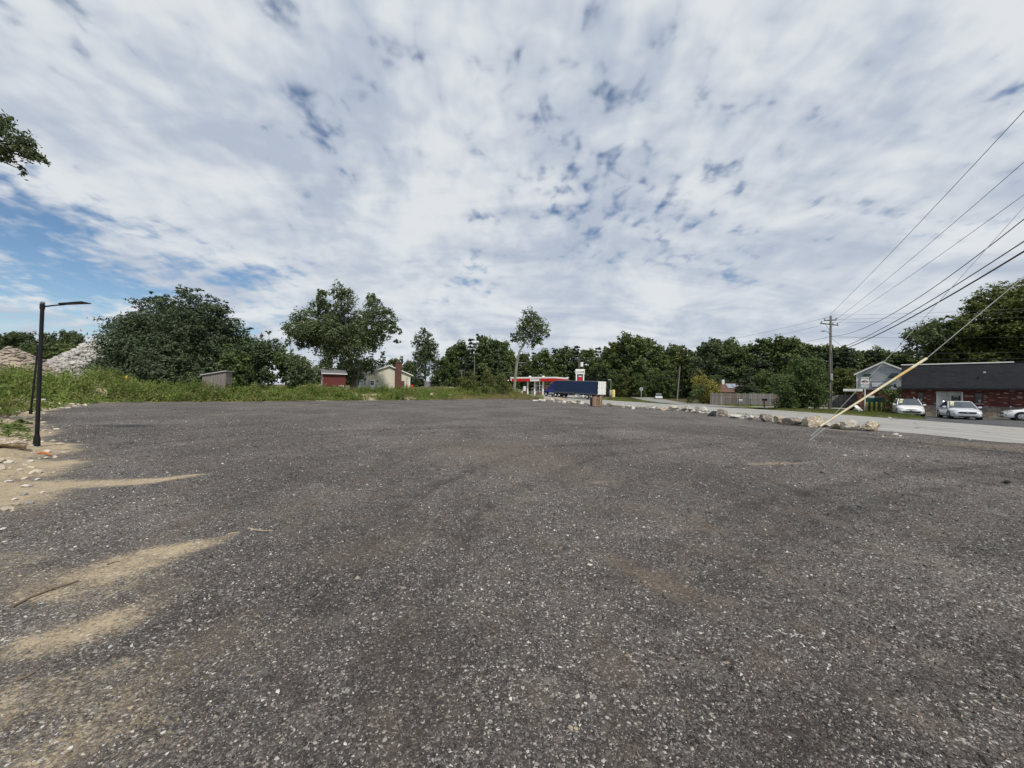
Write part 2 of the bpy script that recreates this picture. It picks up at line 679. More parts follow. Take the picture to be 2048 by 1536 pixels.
def a_sand(x, y):
    s, h, w = left_dist(x, y)
    m = np.zeros(x.shape)
    for st in SAND:
        m = np.maximum(m, stroke(x, y, st))
    near = sstep(y, 30, 18)
    m = np.maximum(m, sstep(s + 1.2 * (fbm(x * 1.1, y * 1.1, 77) - .5), -0.55 * near - .1, 0.35) * np.where(s > .8, 1, .25 + .75 * near + .6 * sstep(fbm(x * .6, y * .6, 78), .5, .62)))
    return m


def a_dirt(x, y):
    m = np.zeros(x.shape)
    for st in DIRT:
        m = np.maximum(m, stroke(x, y, st, 1.9))
    return m


def a_veg(x, y):
    """how much the soil of the bank is grown over"""
    s, h, w = left_dist(x, y)
    n = fbm(x * 0.25, y * 0.25, 12)
    g = sstep(s, 0.0, 1.3) * sstep(y, 14, 24)
    bare = sstep(n, 0.56, 0.66)
    end = sstep(x + 0.25 * (80 - y), -6.5, -3.0) * sstep(y, 58, 66)
    return g * (1 - 0.85 * bare) * (1 - 0.7 * end)


def a_track(x, y):
    m = np.zeros(x.shape)
    for st in TRACK:
        m = np.maximum(m, stroke(x, y, st, 1.8))
    return m


# ------------------------------------------------------------------ the lot
def lot_material():
    k = NT('asphalt_millings')
    p = k.pos()
    warp = k.mix(0.02, p, k.noise(p, 40.0, 2.0, col=True), 'ADD')
    va = k.voro(warp, 150.0)
    vb = k.voro(warp, 72.0)
    vc = k.voro(p, 30.0)
    ca = k.n('ShaderNodeSeparateColor'); k.l(va.outputs['Color'], ca.inputs[0])
    cb = k.n('ShaderNodeSeparateColor'); k.l(vb.outputs['Color'], cb.inputs[0])
    cc = k.n('ShaderNodeSeparateColor'); k.l(vc.outputs['Color'], cc.inputs[0])
    grit = [(0.0, (.016, .0145, .014)), (.36, (.050, .045, .042)), (.62, (.098, .088, .081)), (.80, (.165, .150, .138)), (.93, (.24, .225, .21)), (.975, (.48, .46, .42)), (1.0, (.70, .68, .63))]
    c1 = k.ramp(ca.outputs[0], grit)
    c2 = k.ramp(cb.outputs[0], [(0.0, (.018, .017, .017)), (.45, (.065, .060, .057)), (.74, (.14, .128, .12)), (.90, (.26, .25, .235)), (.96, (.52, .50, .46)), (1.0, (.70, .68, .63))])
    base = k.mix(k.math('GREATER_THAN', cb.outputs[1], 0.62), c1, c2)
    # coarse grain that still reads farther off: patches of larger chips and fines
    grain = k.noise(p, 9.0, 8.0, .82)
    base = k.mix(k.smooth(grain, .54, .68, 0, .70), base, (.27, .255, .235))
    base = k.mix(k.smooth(grain, .46, .33, 0, .70), base, (.020, .018, .017))
    vd = k.voro(p, 13.0)
    cd_ = k.n('ShaderNodeSeparateColor'); k.l(vd.outputs['Color'], cd_.inputs[0])
    far_st = k.math('MULTIPLY', k.math('LESS_THAN', vd.outputs['Distance'], k.math('MULTIPLY_ADD', cd_.outputs[1], .22, .08)), k.math('GREATER_THAN', cd_.outputs[0], .86))
    base = k.mix(k.math('MULTIPLY', far_st, .75), base, k.ramp(cd_.outputs[2], [(0, (.14, .13, .12)), (.5, (.36, .34, .31)), (1, (.58, .56, .52))]))
    # scattered larger pale stones
    st = k.math('MULTIPLY', k.math('LESS_THAN', vc.outputs['Distance'], k.math('MULTIPLY_ADD', cc.outputs[1], 0.26, 0.10)),
                k.math('GREATER_THAN', cc.outputs[0], 0.92))
    base = k.mix(k.math('MULTIPLY', st, 0.9), base, k.ramp(cc.outputs[2], [(0, (.16, .15, .14)), (.5, (.42, .40, .36)), (1, (.66, .64, .60))]))
    # broad tone: worn, dusty and dark areas of the rolled millings
    broad = k.noise(k.scaled(p, (.5, .38, 1)), 0.55, 5.0, 0.62, 0.5)
    base = k.mix(k.smooth(broad, .36, .66), k.mix(0.42, base, (.020, .0175, .0165)), k.mix(0.16, base, (.21, .185, .16)))
    mid = k.noise(k.scaled(p, (1, .6, 1)), 2.3, 5.0, 0.65)
    base = k.mix(k.smooth(mid, .47, .68, 0, .62), base, k.mix(.6, base, (.135, .098, .074)))
    base = k.mix(k.smooth(k.noise(p, 5.1, 5.0, .65), .52, .70, 0, .55), base, (.026, .0225, .021))
    base = k.mix(k.smooth(k.noise(p, 1.35, 5.0, .65), .54, .70, 0, .30), base, (.24, .215, .185))
    # wheel tracks: pressed, fines brought up along their edges
    tn = k.noise(p, 3.0, 4.0, .6)
    trk = k.math('MULTIPLY', k.attr('track'), k.smooth(tn, .38, .60))
    base = k.mix(k.math('MULTIPLY', trk, .75), base, (.024, .021, .0195))
    wv = k.noise(k.scaled(p, (2.6, .22, 1)), 1.0, 3.0, .6, .3)
    base = k.mix(k.smooth(wv, .57, .72, 0, .34), base, (.024, .021, .019))
    # brown dirt
    dn = k.noise(p, 26.0, 4.0, .65)
    dirt = k.smooth(k.math('ADD', k.attr('dirt'), k.math('MULTIPLY', k.math('SUBTRACT', dn, .5), 1.7)), .32, .75)
    base = k.mix(k.math('MULTIPLY', dirt, .48), base, k.mix(dn, (.10, .075, .055), (.20, .155, .115)))
    # sand washed over the stones
    sn = k.noise(p, 38.0, 4.0, .7)
    sn2 = k.noise(p, 6.0, 4.0, .6)
    sa = k.math('ADD', k.attr('sand'), k.math('ADD', k.math('MULTIPLY', k.math('SUBTRACT', sn, .5), 1.9), k.math('MULTIPLY', k.math('SUBTRACT', sn2, .5), .9)))
    sand = k.smooth(sa, .34, 1.04)
    sandc = k.mix(sn2, (.26, .20, .125), (.47, .385, .26))
    ps = k.voro(p, 24.0)
    pc = k.n('ShaderNodeSeparateColor'); k.l(ps.outputs['Color'], pc.inputs[0])
    pebble = k.math('MULTIPLY', k.math('LESS_THAN', ps.outputs['Distance'], .33), k.math('GREATER_THAN', pc.outputs[0], .72))
    sandc = k.mix(pebble, sandc, k.ramp(pc.outputs[1], [(0, (.20, .17, .13)), (1, (.62, .57, .48))]))
    base = k.mix(k.math('MULTIPLY', sand, .93), base, sandc)
    # soil under the weeds
    veg = k.smooth(k.math('ADD', k.attr('veg'), k.math('SUBTRACT', sn2, .5)), .3, .7)
    base = k.mix(veg, base, k.mix(sn, (.06, .062, .022), (.14, .125, .055)))
    h = k.math('ADD', k.math('MULTIPLY', k.math('SUBTRACT', 1.0, va.outputs['Distance']), .5), k.math('MULTIPLY', k.math('SUBTRACT', 1.0, vb.outputs['Distance']), .9))
    h = k.math('ADD', h, k.math('MULTIPLY', st, .7))
    h = k.math('MULTIPLY', h, k.math('MULTIPLY_ADD', sand, -.6, 1.0))
    nrm = k.bump(h, .85, .008)
    k.bsdf(base, .82, 0, .3, nrm)
    return k.m


xs = ax(-95, -15, 11, 26, 0.16, 0.55)
ys = ax(-8, 0.8, 13, 118, 0.16, 0.55)
lot_me = grid_mesh('gravel_lot', xs, ys, terrain_z, {'sand': a_sand, 'dirt': a_dirt, 'veg': a_veg, 'track': a_track})
lot = tag(link('gravel_lot', lot_me, lot_material()), kind='structure')

# ------------------------------------------------------------------ wide ground to the horizon
def soil_material(name, a, b, scale=.4):
    k = NT(name)
    p = k.pos()
    n1, n2 = k.noise(p, scale, 5.0, .6), k.noise(p, scale * 30, 4.0, .65)
    c = k.mix(k.smooth(k.math('ADD', k.math('MULTIPLY', n1, .6), k.math('MULTIPLY', n2, .4)), .35, .65), a, b)
    k.bsdf(c, .9, 0, .2, k.bump(n2, .5, .04))
    return k.m


def far_z(x, y):
    return road_z(y) - 0.14 - 0.35 * sstep(-np.asarray(x), -18, -8) * sstep(y, 130, 100)


gx = np.unique(np.concatenate([np.linspace(-2500, -120, 12), np.linspace(-120, 140, 60), np.linspace(140, 2500, 12)]))
gy = np.unique(np.concatenate([np.linspace(-600, -20, 5), np.linspace(-20, 200, 90), np.linspace(200, 3500, 14)]))
g = link('ground', grid_mesh('ground', gx, gy, far_z), soil_material('forest_soil', (.05, .05, .02), (.11, .10, .05)))
tag(g, kind='structure')

# ------------------------------------------------------------------ road, side street, parking, forecourt, verges
def strip(name, near, far, dz, mat, n=60, m=10, crown=0.0):
    near, far = np.array(near, float), np.array(far, float)
    def resample(E):
        d = np.concatenate([[0], np.cumsum(np.hypot(*np.diff(E, axis=0).T))])
        t = np.linspace(0, d[-1], n)
        return np.stack([np.interp(t, d, E[:, 0]), np.interp(t, d, E[:, 1])], 1)
    A, B = resample(near), resample(far)
    V, Fc = [], []
    for i in range(n):
        for j in range(m):
            t = j / (m - 1)
            p = A[i] * (1 - t) + B[i] * t
            V.append((p[0], p[1], float(road_z(p[1])) + dz + crown * 4 * t * (1 - t)))
    ix = np.arange(n * m).reshape(n, m)
    Fc = np.stack([ix[:-1, :-1].ravel(), ix[:-1, 1:].ravel(), ix[1:, 1:].ravel(), ix[1:, :-1].ravel()], 1)
    return tag(link(name, np_mesh(name, np.array(V), Fc, None, True), mat), kind='structure')


def asphalt(name, a, b, crack=.5, streak=(.25, 1.2, 1)):
    k = NT(name)
    p = k.pos()
    fine_ = k.noise(p, 60, 3.0, .7)
    n1 = k.noise(k.scaled(p, streak), 1.1, 5.0, .62, .2)
    c = k.mix(k.smooth(k.math('ADD', k.math('MULTIPLY', n1, .8), k.math('MULTIPLY', fine_, .2)), .34, .66), a, b)
    c = k.mix(k.smooth(k.noise(p, .5, 4.0, .6), .55, .75, 0, .35), c, tuple(x * .62 for x in a))
    w = k.mix(.35, p, k.noise(p, .9, 3.0, col=True), 'ADD')
    cr = k.voro(w, .33, 'DISTANCE_TO_EDGE')
    line = k.smooth(cr.outputs['Distance'], .012, .004)
    c = k.mix(k.math('MULTIPLY', line, crack), c, tuple(x * .35 for x in a))
    k.bsdf(c, .85, 0, .3, k.bump(fine_, .4, .01))
    return k.m


road_m = asphalt('worn_road', (.245, .238, .222), (.36, .35, .325), .55, (1.3, .10, 1))
strip('road', NE, FE, 0.0, road_m, 90, 12, .05)
st_m = asphalt('street_asphalt', (.20, .195, .18), (.28, .27, .25), .4)
strip('side_street', [(26.2, 57), (28.0, 70), (30.5, 90), (34, 125)], [(32.5, 53), (34.6, 70), (37.0, 90), (41, 125)], 0.008, st_m, 30, 5)
park_m = asphalt('parking_asphalt', (.055, .055, .056), (.10, .10, .10), .5, (1, .6, 1))
strip('parking_lot', [(31.0, 12), (31.0, 32.5), (33.5, 36.5)], [(75, 8), (66, 30), (58, 42)], 0.012, park_m, 20, 20)
conc_m = asphalt('forecourt_concrete', (.30, .29, .27), (.42, .41, .38), .3)
strip('forecourt', [(15, 97.5), (6, 106), (-6, 117)], [(27, 108), (20, 118), (8, 132)], 0.01, conc_m, 12, 8)
drive_m = asphalt('driveway_concrete', (.33, .32, .30), (.45, .44, .41), .4)
strip('driveway', [(33.5, 49.5), (38, 50.5), (47, 49.5)], [(33.8, 55.0), (40, 57.0), (48, 55.0)], 0.10, drive_m, 12, 5)


def grass_material(name, a, b, dry, amt):
    k = NT(name)
    p = k.pos()
    n1, n2 = k.noise(p, .7, 4.0, .6), k.noise(p, 14, 4.0, .7)
    c = k.mix(k.smooth(n2, .3, .7), a, b)
    c = k.mix(k.smooth(n1, .45, .68, 0, amt), c, dry)
    k.bsdf(c, .9, 0, .15, k.bump(n2, .8, .05))
    return k.m


lawn_m = grass_material('lawn_soil', (.055, .075, .018), (.12, .14, .036), (.20, .175, .085), .55)


def lawn(name, outline, h, edge=1.0, step=.5):
    """a mown verge: flat inside its outline, dying away to the road at its edge"""
    poly = np.array(outline, float)
    xs_ = np.arange(poly[:, 0].min() - edge, poly[:, 0].max() + edge, step)
    ys_ = np.arange(poly[:, 1].min() - edge, poly[:, 1].max() + edge, step)
    def dist(x, y):
        best = np.full(x.shape, 1e9)
        ins = np.zeros(x.shape, bool)
        j = len(poly) - 1
        for i in range(len(poly)):
            a, b = poly[j], poly[i]
            d = b - a
            t = np.clip(((x - a[0]) * d[0] + (y - a[1]) * d[1]) / (d @ d), 0, 1)
            best = np.minimum(best, np.hypot(x - a[0] - d[0] * t, y - a[1] - d[1] * t))
            c = ((b[1] > y) != (a[1] > y)) & (x < (a[0] - b[0]) * (y - b[1]) / (a[1] - b[1] + 1e-12) + b[0])
            ins ^= c
            j = i
        return np.where(ins, best, -best)
    def zf(x, y):
        d = dist(x, y) + .5 * (fbm(x * 1.1, y * 1.1, 61) - .5)
        return road_z(y) - .10 + (h + .10) * sstep(d, -.25, edge) + .05 * (fbm(x, y, 8) - .5) * sstep(d, 0, 1)
    o = tag(link(name, grid_mesh(name, xs_, ys_, zf), lawn_m), kind='structure')
    return o, dist, zf


VERGES = []
VERGES.append(lawn('grass_verge', [(31.8, 30.8), (32.1, 44), (32.4, 50.2), (38, 49.6), (47, 48.6), (46, 45), (40.5, 40), (36.0, 33.2), (33.6, 30.6)], .10))
VERGES.append(lawn('grass_island', [(27.0, 59.5), (25.4, 76), (21.5, 88), (24, 97), (29.5, 96), (29.6, 88), (27.6, 70)], .28, 2.2, .6))
VERGES.append(lawn('back_lawn', [(33.8, 56.8), (40, 58.4), (52, 56.6), (60, 60), (60, 74), (38, 74), (35.3, 66)], .10, 1.0, .6))

# ------------------------------------------------------------------ foliage
def unit(v):
    return v / (np.linalg.norm(v, axis=1, keepdims=True) + 1e-9)


def leaf_quads(c, nrm, size, aspect, tint, rng, droop=None):
    """one small four-cornered leaf (or spray of leaves) at each centre"""
    n = len(c)
    nrm = unit(nrm)
    t = rng.normal(size=(n, 3)) if droop is None else droop + .35 * rng.normal(size=(n, 3))
    t = unit(t - nrm * np.sum(t * nrm, 1, keepdims=True))
    b = np.cross(nrm, t)
    s = size[:, None]
    a = t * s
    w = b * s * aspect
    V = np.stack([c - a, c + w + a * .1, c + a, c - w + a * .1], 1).reshape(-1, 3)
    Fc = np.arange(4 * n).reshape(n, 4)
    return V, Fc, np.repeat(tint, 4)


def lobe_leaves(lobes, per_m2, leaf, rng, clump=12, crad=.24, aspect=.55, up=.45, inner=.25, flatclump=1.0, tintlo=0.0):
    """lobes: rows (x, y, z, rx, ry, rz); leaves gather in clumps over each lobe's shell"""
    C, N, Sz, T = [], [], [], []
    for lb in lobes:
        c, r = np.array(lb[:3]), np.array(lb[3:6])
        area = (r[0] * r[1] + r[0] * r[2] + r[1] * r[2]) / 3
        nc = max(3, int(per_m2 * area * 4 * math.pi / clump))
        d = unit(rng.normal(size=(nc, 3)))
        f = np.where(rng.random(nc) < inner, rng.uniform(.25, .75, nc), rng.uniform(.78, 1.08, nc))
        cc = c + d * r * f[:, None]
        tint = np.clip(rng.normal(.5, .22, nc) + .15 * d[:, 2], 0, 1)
        rc = crad * r.mean() * rng.uniform(.6, 1.4, nc)
        i = np.repeat(np.arange(nc), clump)
        g = rng.normal(size=(nc * clump, 3)) * rc[i][:, None]
        g[:, 2] *= flatclump
        C.append(cc[i] + g)
        N.append(.5 * d[i] + np.array((0, 0, up)) + .65 * rng.normal(size=(nc * clump, 3)))
        Sz.append(leaf * rng.uniform(.6, 1.35, nc * clump))
        T.append(np.clip(tint[i] + rng.normal(0, .13, nc * clump), 0, 1))
    return leaf_quads(np.concatenate(C), np.concatenate(N), np.concatenate(Sz), aspect, np.concatenate(T), rng)


def crown_mesh(name, parts):
    V, Fc, T, b = [], [], [], 0
    for v, f, t in parts:
        V.append(v)
        Fc.append(f + b)
        T.append(t)
        b += len(v)
    return np_mesh(name, np.concatenate(V), np.concatenate(Fc), {'tint': np.concatenate(T)})


bark = M('bark', (.075, .062, .05), .9, .35, 2.0, .6, stretch=(1, 1, .25))
bark_pale = M('pale_bark', (.20, .19, .165), .9, .3, 2.0, .5, stretch=(1, 1, .4))
L_OAK = leaf_mat('oak_leaves', (.038, .060, .024), (.152, .186, .084))
L_PINE = leaf_mat('pine_needles', (.028, .048, .026), (.108, .140, .070), .12)
L_WOOD = leaf_mat('wood_leaves', (.038, .064, .019), (.150, .190, .064))
L_WOOD2 = leaf_mat('yellowish_leaves', (.050, .070, .018), (.185, .205, .060))
L_MAPLE = leaf_mat('maple_leaves', (.038, .060, .013), (.165, .190, .050))
L_BUSH = leaf_mat('bush_leaves', (.038, .068, .022), (.135, .185, .064))
L_GOLD = leaf_mat('golden_leaves', (.075, .080, .020), (.38, .34, .085))
L_GREY = leaf_mat('greygreen_leaves', (.042, .065, .030), (.150, .185, .088))


def limb_tube(mb, a, b, r0, r1, rng, n=6, k=5, bow=.06):
    a, b = np.array(a, float), np.array(b, float)
    ln = np.linalg.norm(b - a)
    off = rng.normal(size=3) * ln * bow
    t = np.linspace(0, 1, k)
    pts = [a * (1 - x) + b * x + off * math.sin(math.pi * x) for x in t]
    mb.tube(pts, [r0 + (r1 - r0) * x for x in t], n, True)


def wood_mesh(mb_name, base, lobes, r0, rng, fork=None, nl=14):
    """trunk from the ground to the crown's middle with limbs out to the lobes"""
    mb = MB()
    top = max(lobes, key=lambda q: q[2])
    mid = np.array(fork if fork is not None else (np.mean([q[0] for q in lobes]) * .5, np.mean([q[1] for q in lobes]) * .5, min(q[2] for q in lobes) + .25 * (top[2] - min(q[2] for q in lobes))))
    limb_tube(mb, base, mid, r0, r0 * .72, rng, 9, 6, .015)
    limb_tube(mb, mid, np.array(top[:3]), r0 * .70, r0 * .12, rng, 7, 6, .03)
    for q in sorted(lobes, key=lambda q: -q[3])[:nl]:
        t = rng.uniform(0, .5)
        s = mid * (1 - t) + np.array(top[:3]) * t
        if q[2] < s[2] - 1.5:
            s = np.array(base) * .35 + mid * .65
        limb_tube(mb, s, q[:3], r0 * .32, r0 * .06, rng)
    return mb


def make_tree(name, label, loc, lobes, leafm, rng, per_m2=14, leaf=.2, r0=.3, barkm=None, group=None, fork=None, cat='tree', **kw):
    t = thing(name, label, cat, loc, 0, group)
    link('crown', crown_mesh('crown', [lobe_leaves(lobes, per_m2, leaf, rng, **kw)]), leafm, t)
    wood_mesh('trunk', (0, 0, -.3), lobes, r0, rng, fork).build('trunk', barkm or bark, t, True)
    return t


def px_lobes(rows, Y, base, depth, rng, squash=1.0):
    """lobes given as (px, py, radius px) at the tree's own depth, spread front to back over its real thickness"""
    out = []
    for px, py, r in rows:
        p = at(px, py, Y)
        m = r / F_PX * Y
        out.append((p.x - base[0], rng.uniform(-1, 1) * depth, p.z - base[2], m, m, m * squash))
    return out


def fill_lobes(rows, lobes, depth, rng, n, r):
    """more lobes behind and in front so that the crown is as deep as it is wide"""
    c = np.array(lobes)
    lo, hi = c[:, :3].min(0), c[:, :3].max(0)
    mid = (lo + hi) / 2
    for i in range(n):
        s = c[rng.integers(len(c))]
        q = mid + (s[:3] - mid) * rng.uniform(.1, .75)
        lobes.append((q[0], rng.choice([-1, 1]) * rng.uniform(.35, 1) * depth, q[2], r * rng.uniform(.7, 1.2), r * rng.uniform(.7, 1.2), r * rng.uniform(.6, 1.0)))
    return lobes


rng = np.random.default_rng(7)

# ---- big oak between the red shed and the white house
Y = 68.0
b = at(703, 776, Y); b.z = tz(b.x, b.y)
rows = [(640, 597, 17), (622, 612, 19), (650, 618, 24), (688, 588, 15), (700, 606, 22), (735, 608, 18), (760, 612, 12), (675, 640, 28), (715, 640, 26),
        (750, 640, 22), (778, 630, 15), (790, 652, 16), (800, 668, 8), (765, 665, 20), (605, 640, 22), (585, 655, 18), (572, 668, 12), (600, 672, 20), (635, 665, 28),
        (690, 672, 28), (730, 672, 24), (612, 690, 13), (650, 700, 24), (690, 705, 26), (728, 702, 20), (742, 690, 16), (700, 735, 24), (728, 728, 17),
        (715, 752, 14), (792, 682, 7), (740, 596, 9), (655, 590, 10)]
lb = fill_lobes(rows, px_lobes(rows, Y, b, 3.6, rng), 5.5, rng, 16, 2.0)
oak = make_tree('oak_tree', 'broad spreading oak with open crown between red shed and white house', b, lb, L_OAK, rng, 26, .19, .42, fork=(0.1, 0, 4.2), clump=22, crad=.15, inner=.3)
mb = MB()
limb_tube(mb, (.75, .1, -.3), (1.3, .2, 5.0), .30, .2, rng, 9, 6, .02)
mb.build('second_stem', bark_pale, oak, True)

# ---- slim tree right of the white house
Y = 92.0
b = at(850, 775, Y); b.z = tz(b.x, b.y)
rows = [(848, 664, 8), (842, 676, 10), (858, 678, 11), (866, 692, 9), (834, 690, 9), (848, 694, 14), (836, 708, 11), (862, 710, 13), (848, 718, 14), (832, 722, 8), (868, 722, 8), (842, 736, 12), (860, 738, 10), (850, 748, 9)]
lb = fill_lobes(rows, px_lobes(rows, Y, b, 1.4, rng), 2.0, rng, 6, 1.2)
make_tree('slim_tree', 'slim upright tree with pale trunk just right of the white house', b, lb, L_GREY, rng, 22, .21, .24, bark_pale, clump=16, crad=.2, fork=(0, 0, 4.5))

# ---- leaning tree with bare pale trunk left of the gas canopy
Y = 92.0
b = at(1027, 790, Y); b.z = tz(b.x, b.y)
rows = [(1058, 632, 13), (1072, 640, 13), (1084, 654, 12), (1090, 668, 9), (1048, 646, 11), (1062, 652, 15), (1040, 664, 10), (1030, 672, 8), (1050, 668, 13), (1074, 670, 14), (1064, 684, 10), (1042, 682, 10), (1080, 682, 8), (1026, 680, 6)]
lb = px_lobes(rows, Y, b, 1.6, rng)
t = thing('leaning_tree', 'tall leaning tree with long bare pale trunk left of the gas canopy', 'tree', b)
link('crown', crown_mesh('crown', [lobe_leaves(lb, 19, .21, rng, clump=16, crad=.19)]), L_WOOD, t)
pts = [at(x, y, Y) - b for x, y in ((1027, 794), (1030, 760), (1034, 725), (1039, 703), (1048, 688), (1058, 672), (1063, 650))]
mb = MB().tube(pts, [.36, .33, .29, .25, .2, .14, .05], 8)
for e, s in (((1072, 676), 4), ((1044, 664), 4), ((1082, 660), 5), ((1055, 640), 5), ((1058, 706), 3), ((1060, 722), 2)):
    limb_tube(mb, pts[s], at(e[0], e[1], Y) - b, .11, .03, rng)
mb.build('trunk', bark_pale, t, True)


# ---- white pines: boughs in flat sprays, dark hollows between
def pine_lobes(h, rad, zb, rng, levels=11, prof=.75):
    lobes = []
    for i in range(levels):
        f = i / (levels - 1)
        z = zb + (h - zb) * f
        rr = rad * max(.2, (1 - f ** 2.1) ** prof) * rng.uniform(.92, 1.06)
        n = max(3, int(7 * (1 - f) + 2))
        a0 = rng.uniform(0, 6.28)
        for k in range(n):
            a = a0 + 6.283 * k / n + rng.uniform(-.3, .3)
            r = rr * rng.uniform(.75, 1.12)
            for q, s in ((.42, .40), (.82, .30)):
                lobes.append((math.cos(a) * r * q, math.sin(a) * r * q, z - .05 * r + rng.uniform(-.3, .3) + .15 * q * r * .4, max(.35, r * s), max(.35, r * s), max(.34, r * .15)))
    return lobes


def make_pine(name, label, loc, h, rad, zb, rng, leaf=.17, per=22, prof=.75, levels=11, group=None, leafm=None):
    lobes = pine_lobes(h, rad, zb, rng, levels, prof)
    t = thing(name, label, 'tree', loc, 0, group)
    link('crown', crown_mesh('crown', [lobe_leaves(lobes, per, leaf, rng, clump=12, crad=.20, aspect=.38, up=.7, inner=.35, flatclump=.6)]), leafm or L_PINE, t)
    mb = MB()
    limb_tube(mb, (0, 0, -.3), (0, 0, h * .97), .034 * h ** .8 + .06, .03, rng, 8, 8, .004)
    for q in lobes[1::2][:40]:
        limb_tube(mb, (0, 0, max(.5, q[2] - .6)), q[:3], .07, .02, rng, 5, 3)
    mb.build('trunk', bark, t, True)
    return t


for px, top, Y, rad, zb, lab in (
        (372, 577, 54, 7.8, .6, 'tallest broad dark pine in the pine clump behind the grey shed'),
        (308, 592, 56, 6.4, .8, 'broad dark pine left in the pine clump above the yellow machine'),
        (432, 606, 55, 5.6, .6, 'dark pine at the right shoulder of the big pine clump'),
        (284, 634, 52, 3.8, .5, 'smaller pine at the left edge of the pine clump by the rubble'),
        (340, 676, 48, 4.0, .4, 'low bushy pine in front of the big pine clump'),
        (258, 692, 49, 2.3, .3, 'low dark pine beside the grey rubble heap')):
    b = at(px, 775, Y); b.z = tz(b.x, b.y)
    make_pine('pine_tree', lab, b, at(px, top, Y).z - b.z, rad, zb, rng, .185, 16, .50, 17, 'pine clump at the far edge of the lot')

# ---- mixed young trees right of the pines
for px, top, Y, w, lab, lm in (
        (500, 654, 56, 34, 'pointed young tree next to the right shoulder of the pines', L_BUSH),
        (536, 664, 54, 30, 'middle young tree between the pines and the oak', L_GREY),
        (572, 676, 55, 30, 'young tree just left of the oak crown', L_BUSH),
        (604, 716, 52, 26, 'low bushy tree in front of the red shed', L_GREY),
        (470, 690, 51, 26, 'bushy young tree behind the grey shed roof', L_BUSH)):
    b = at(px, 778, Y); b.z = tz(b.x, b.y)
    rows = []
    hpx = 772 - top
    for i in range(17):
        f = (i + .5) / 17
        wd = w * (1 - f) ** .7
        rows.append((px + rng.uniform(-1, 1) * wd * .75, 768 - f * hpx * .97, max(5, w * .34 * (1.15 - f))))
    lb = fill_lobes(rows, px_lobes(rows, Y, b, 1.5, rng, 1.1), 1.8, rng, 8, 1.1)
    make_tree('young_tree', lab, b, lb, lm, rng, 30, .16, .12, clump=14, crad=.2, group='young trees between pines and oak')

# ---- big maple behind the black-roofed building, on the right edge
Y = 56.0
b = at(2000, 800, Y); b.z = 0.0
rows = [(2005, 592, 26), (2040, 590, 28), (1965, 612, 24), (1990, 625, 30), (2030, 632, 34), (1940, 632, 20), (1925, 655, 24), (1960, 655, 28), (2000, 668, 32), (2045, 676, 34),
        (1905, 672, 18), (1935, 690, 24), (1975, 700, 28), (2020, 708, 32), (1990, 735, 26), (1950, 725, 22), (2080, 600, 34), (2100, 650, 40), (2085, 700, 36), (2050, 730, 28), (1915, 712, 18), (2120, 720, 30), (2110, 590, 30)]
rows = [(x_, y_, r_ * 1.22) for x_, y_, r_ in rows] + [(1925, 640, 16), (1900, 700, 18), (1930, 715, 20), (1965, 730, 20), (2010, 740, 22), (1975, 600, 14)]
lb = fill_lobes(rows, px_lobes(rows, Y, b, 3.0, rng, .8), 4.6, rng, 16, 2.2)
make_tree('maple_tree', 'big yellow-green maple behind the black-roofed brick building', b, lb, L_MAPLE, rng, 27, .21, .4, clump=24, crad=.16, up=.7, flatclump=.6)
Y = 60.0
b = at(1868, 800, Y); b.z = 0.0
rows = [(1830, 668, 12), (1816, 682, 9), (1845, 662, 14), (1868, 655, 14), (1888, 650, 15), (1838, 688, 14), (1862, 680, 18), (1888, 676, 18), (1826, 702, 10), (1850, 706, 17), (1880, 704, 20), (1815, 712, 7), (1900, 690, 16)]
lb = fill_lobes(rows, px_lobes(rows, Y, b, 2.2, rng), 3.0, rng, 7, 1.5)
make_tree('open_tree', 'airy tree with sky gaps left of the big maple above the grey house', b, lb, L_OAK, rng, 19, .21, .28, clump=16, crad=.19)

# ---- tree off the left edge whose branch hangs into the picture
b = Vector((-17.5, 9.5, tz(-17.5, 9.5)))
rows = [(-6, 258, 24), (14, 264, 20), (34, 278, 17), (48, 288, 13), (64, 310, 9), (78, 320, 6), (-2, 296, 20), (32, 300, 13), (12, 312, 13), (22, 330, 8), (56, 300, 10), (4, 238, 13), (32, 298, 14), (-40, 290, 18), (-70, 280, 26)]
lb = px_lobes(rows, 9.5, b, .3, rng)
twig = list(lb)   # the boughs that show
for i in range(22):
    a, r, z = rng.uniform(0, 6.28), rng.uniform(.5, 2.6), rng.uniform(4.5, 11)
    lb.append((math.cos(a) * r - 3.2, math.sin(a) * r, z, *(rng.uniform(.9, 1.5, 3))))
t = thing('overhanging_tree', 'leafy branch reaching in from a tree at the left edge', 'tree', b)
link('crown', crown_mesh('crown', [lobe_leaves(twig, 560, .050, rng, clump=9, crad=.32, aspect=.42, inner=.6), lobe_leaves(lb[15:], 45, .075, rng, clump=10, crad=.25, aspect=.42)]), L_OAK, t)
mb = wood_mesh('trunk', (0, 0, -.3), lb[15:], .3, rng, (0, 0, 4.5))
root = np.array(lb[13][:3])
limb_tube(mb, (0, 0, 5.0), root, .12, .06, rng)
for q in twig[:13]:
    limb_tube(mb, root, q[:3], .035, .008, rng, 5, 4, .03)
mb.build('trunk', bark, t, True)


# ---- the woods: variants shared by many trees
def broad_lobes(h, rad, zb, rng, n=40):
    out = []
    for i in range(n):
        f = (i + .5) / n
        z = zb + (h - zb) * f
        rr = rad * (math.sin(math.pi * (.12 + .80 * f)) ** .7)
        a = i * 2.4 + rng.uniform(-.4, .4)
        r = rr * rng.uniform(.35, .85)
        s = rad * rng.uniform(.24, .42) * (1.1 - .35 * f)
        out.append((math.cos(a) * r, math.sin(a) * r, z, s, s, s * rng.uniform(.6, .9)))
    return out


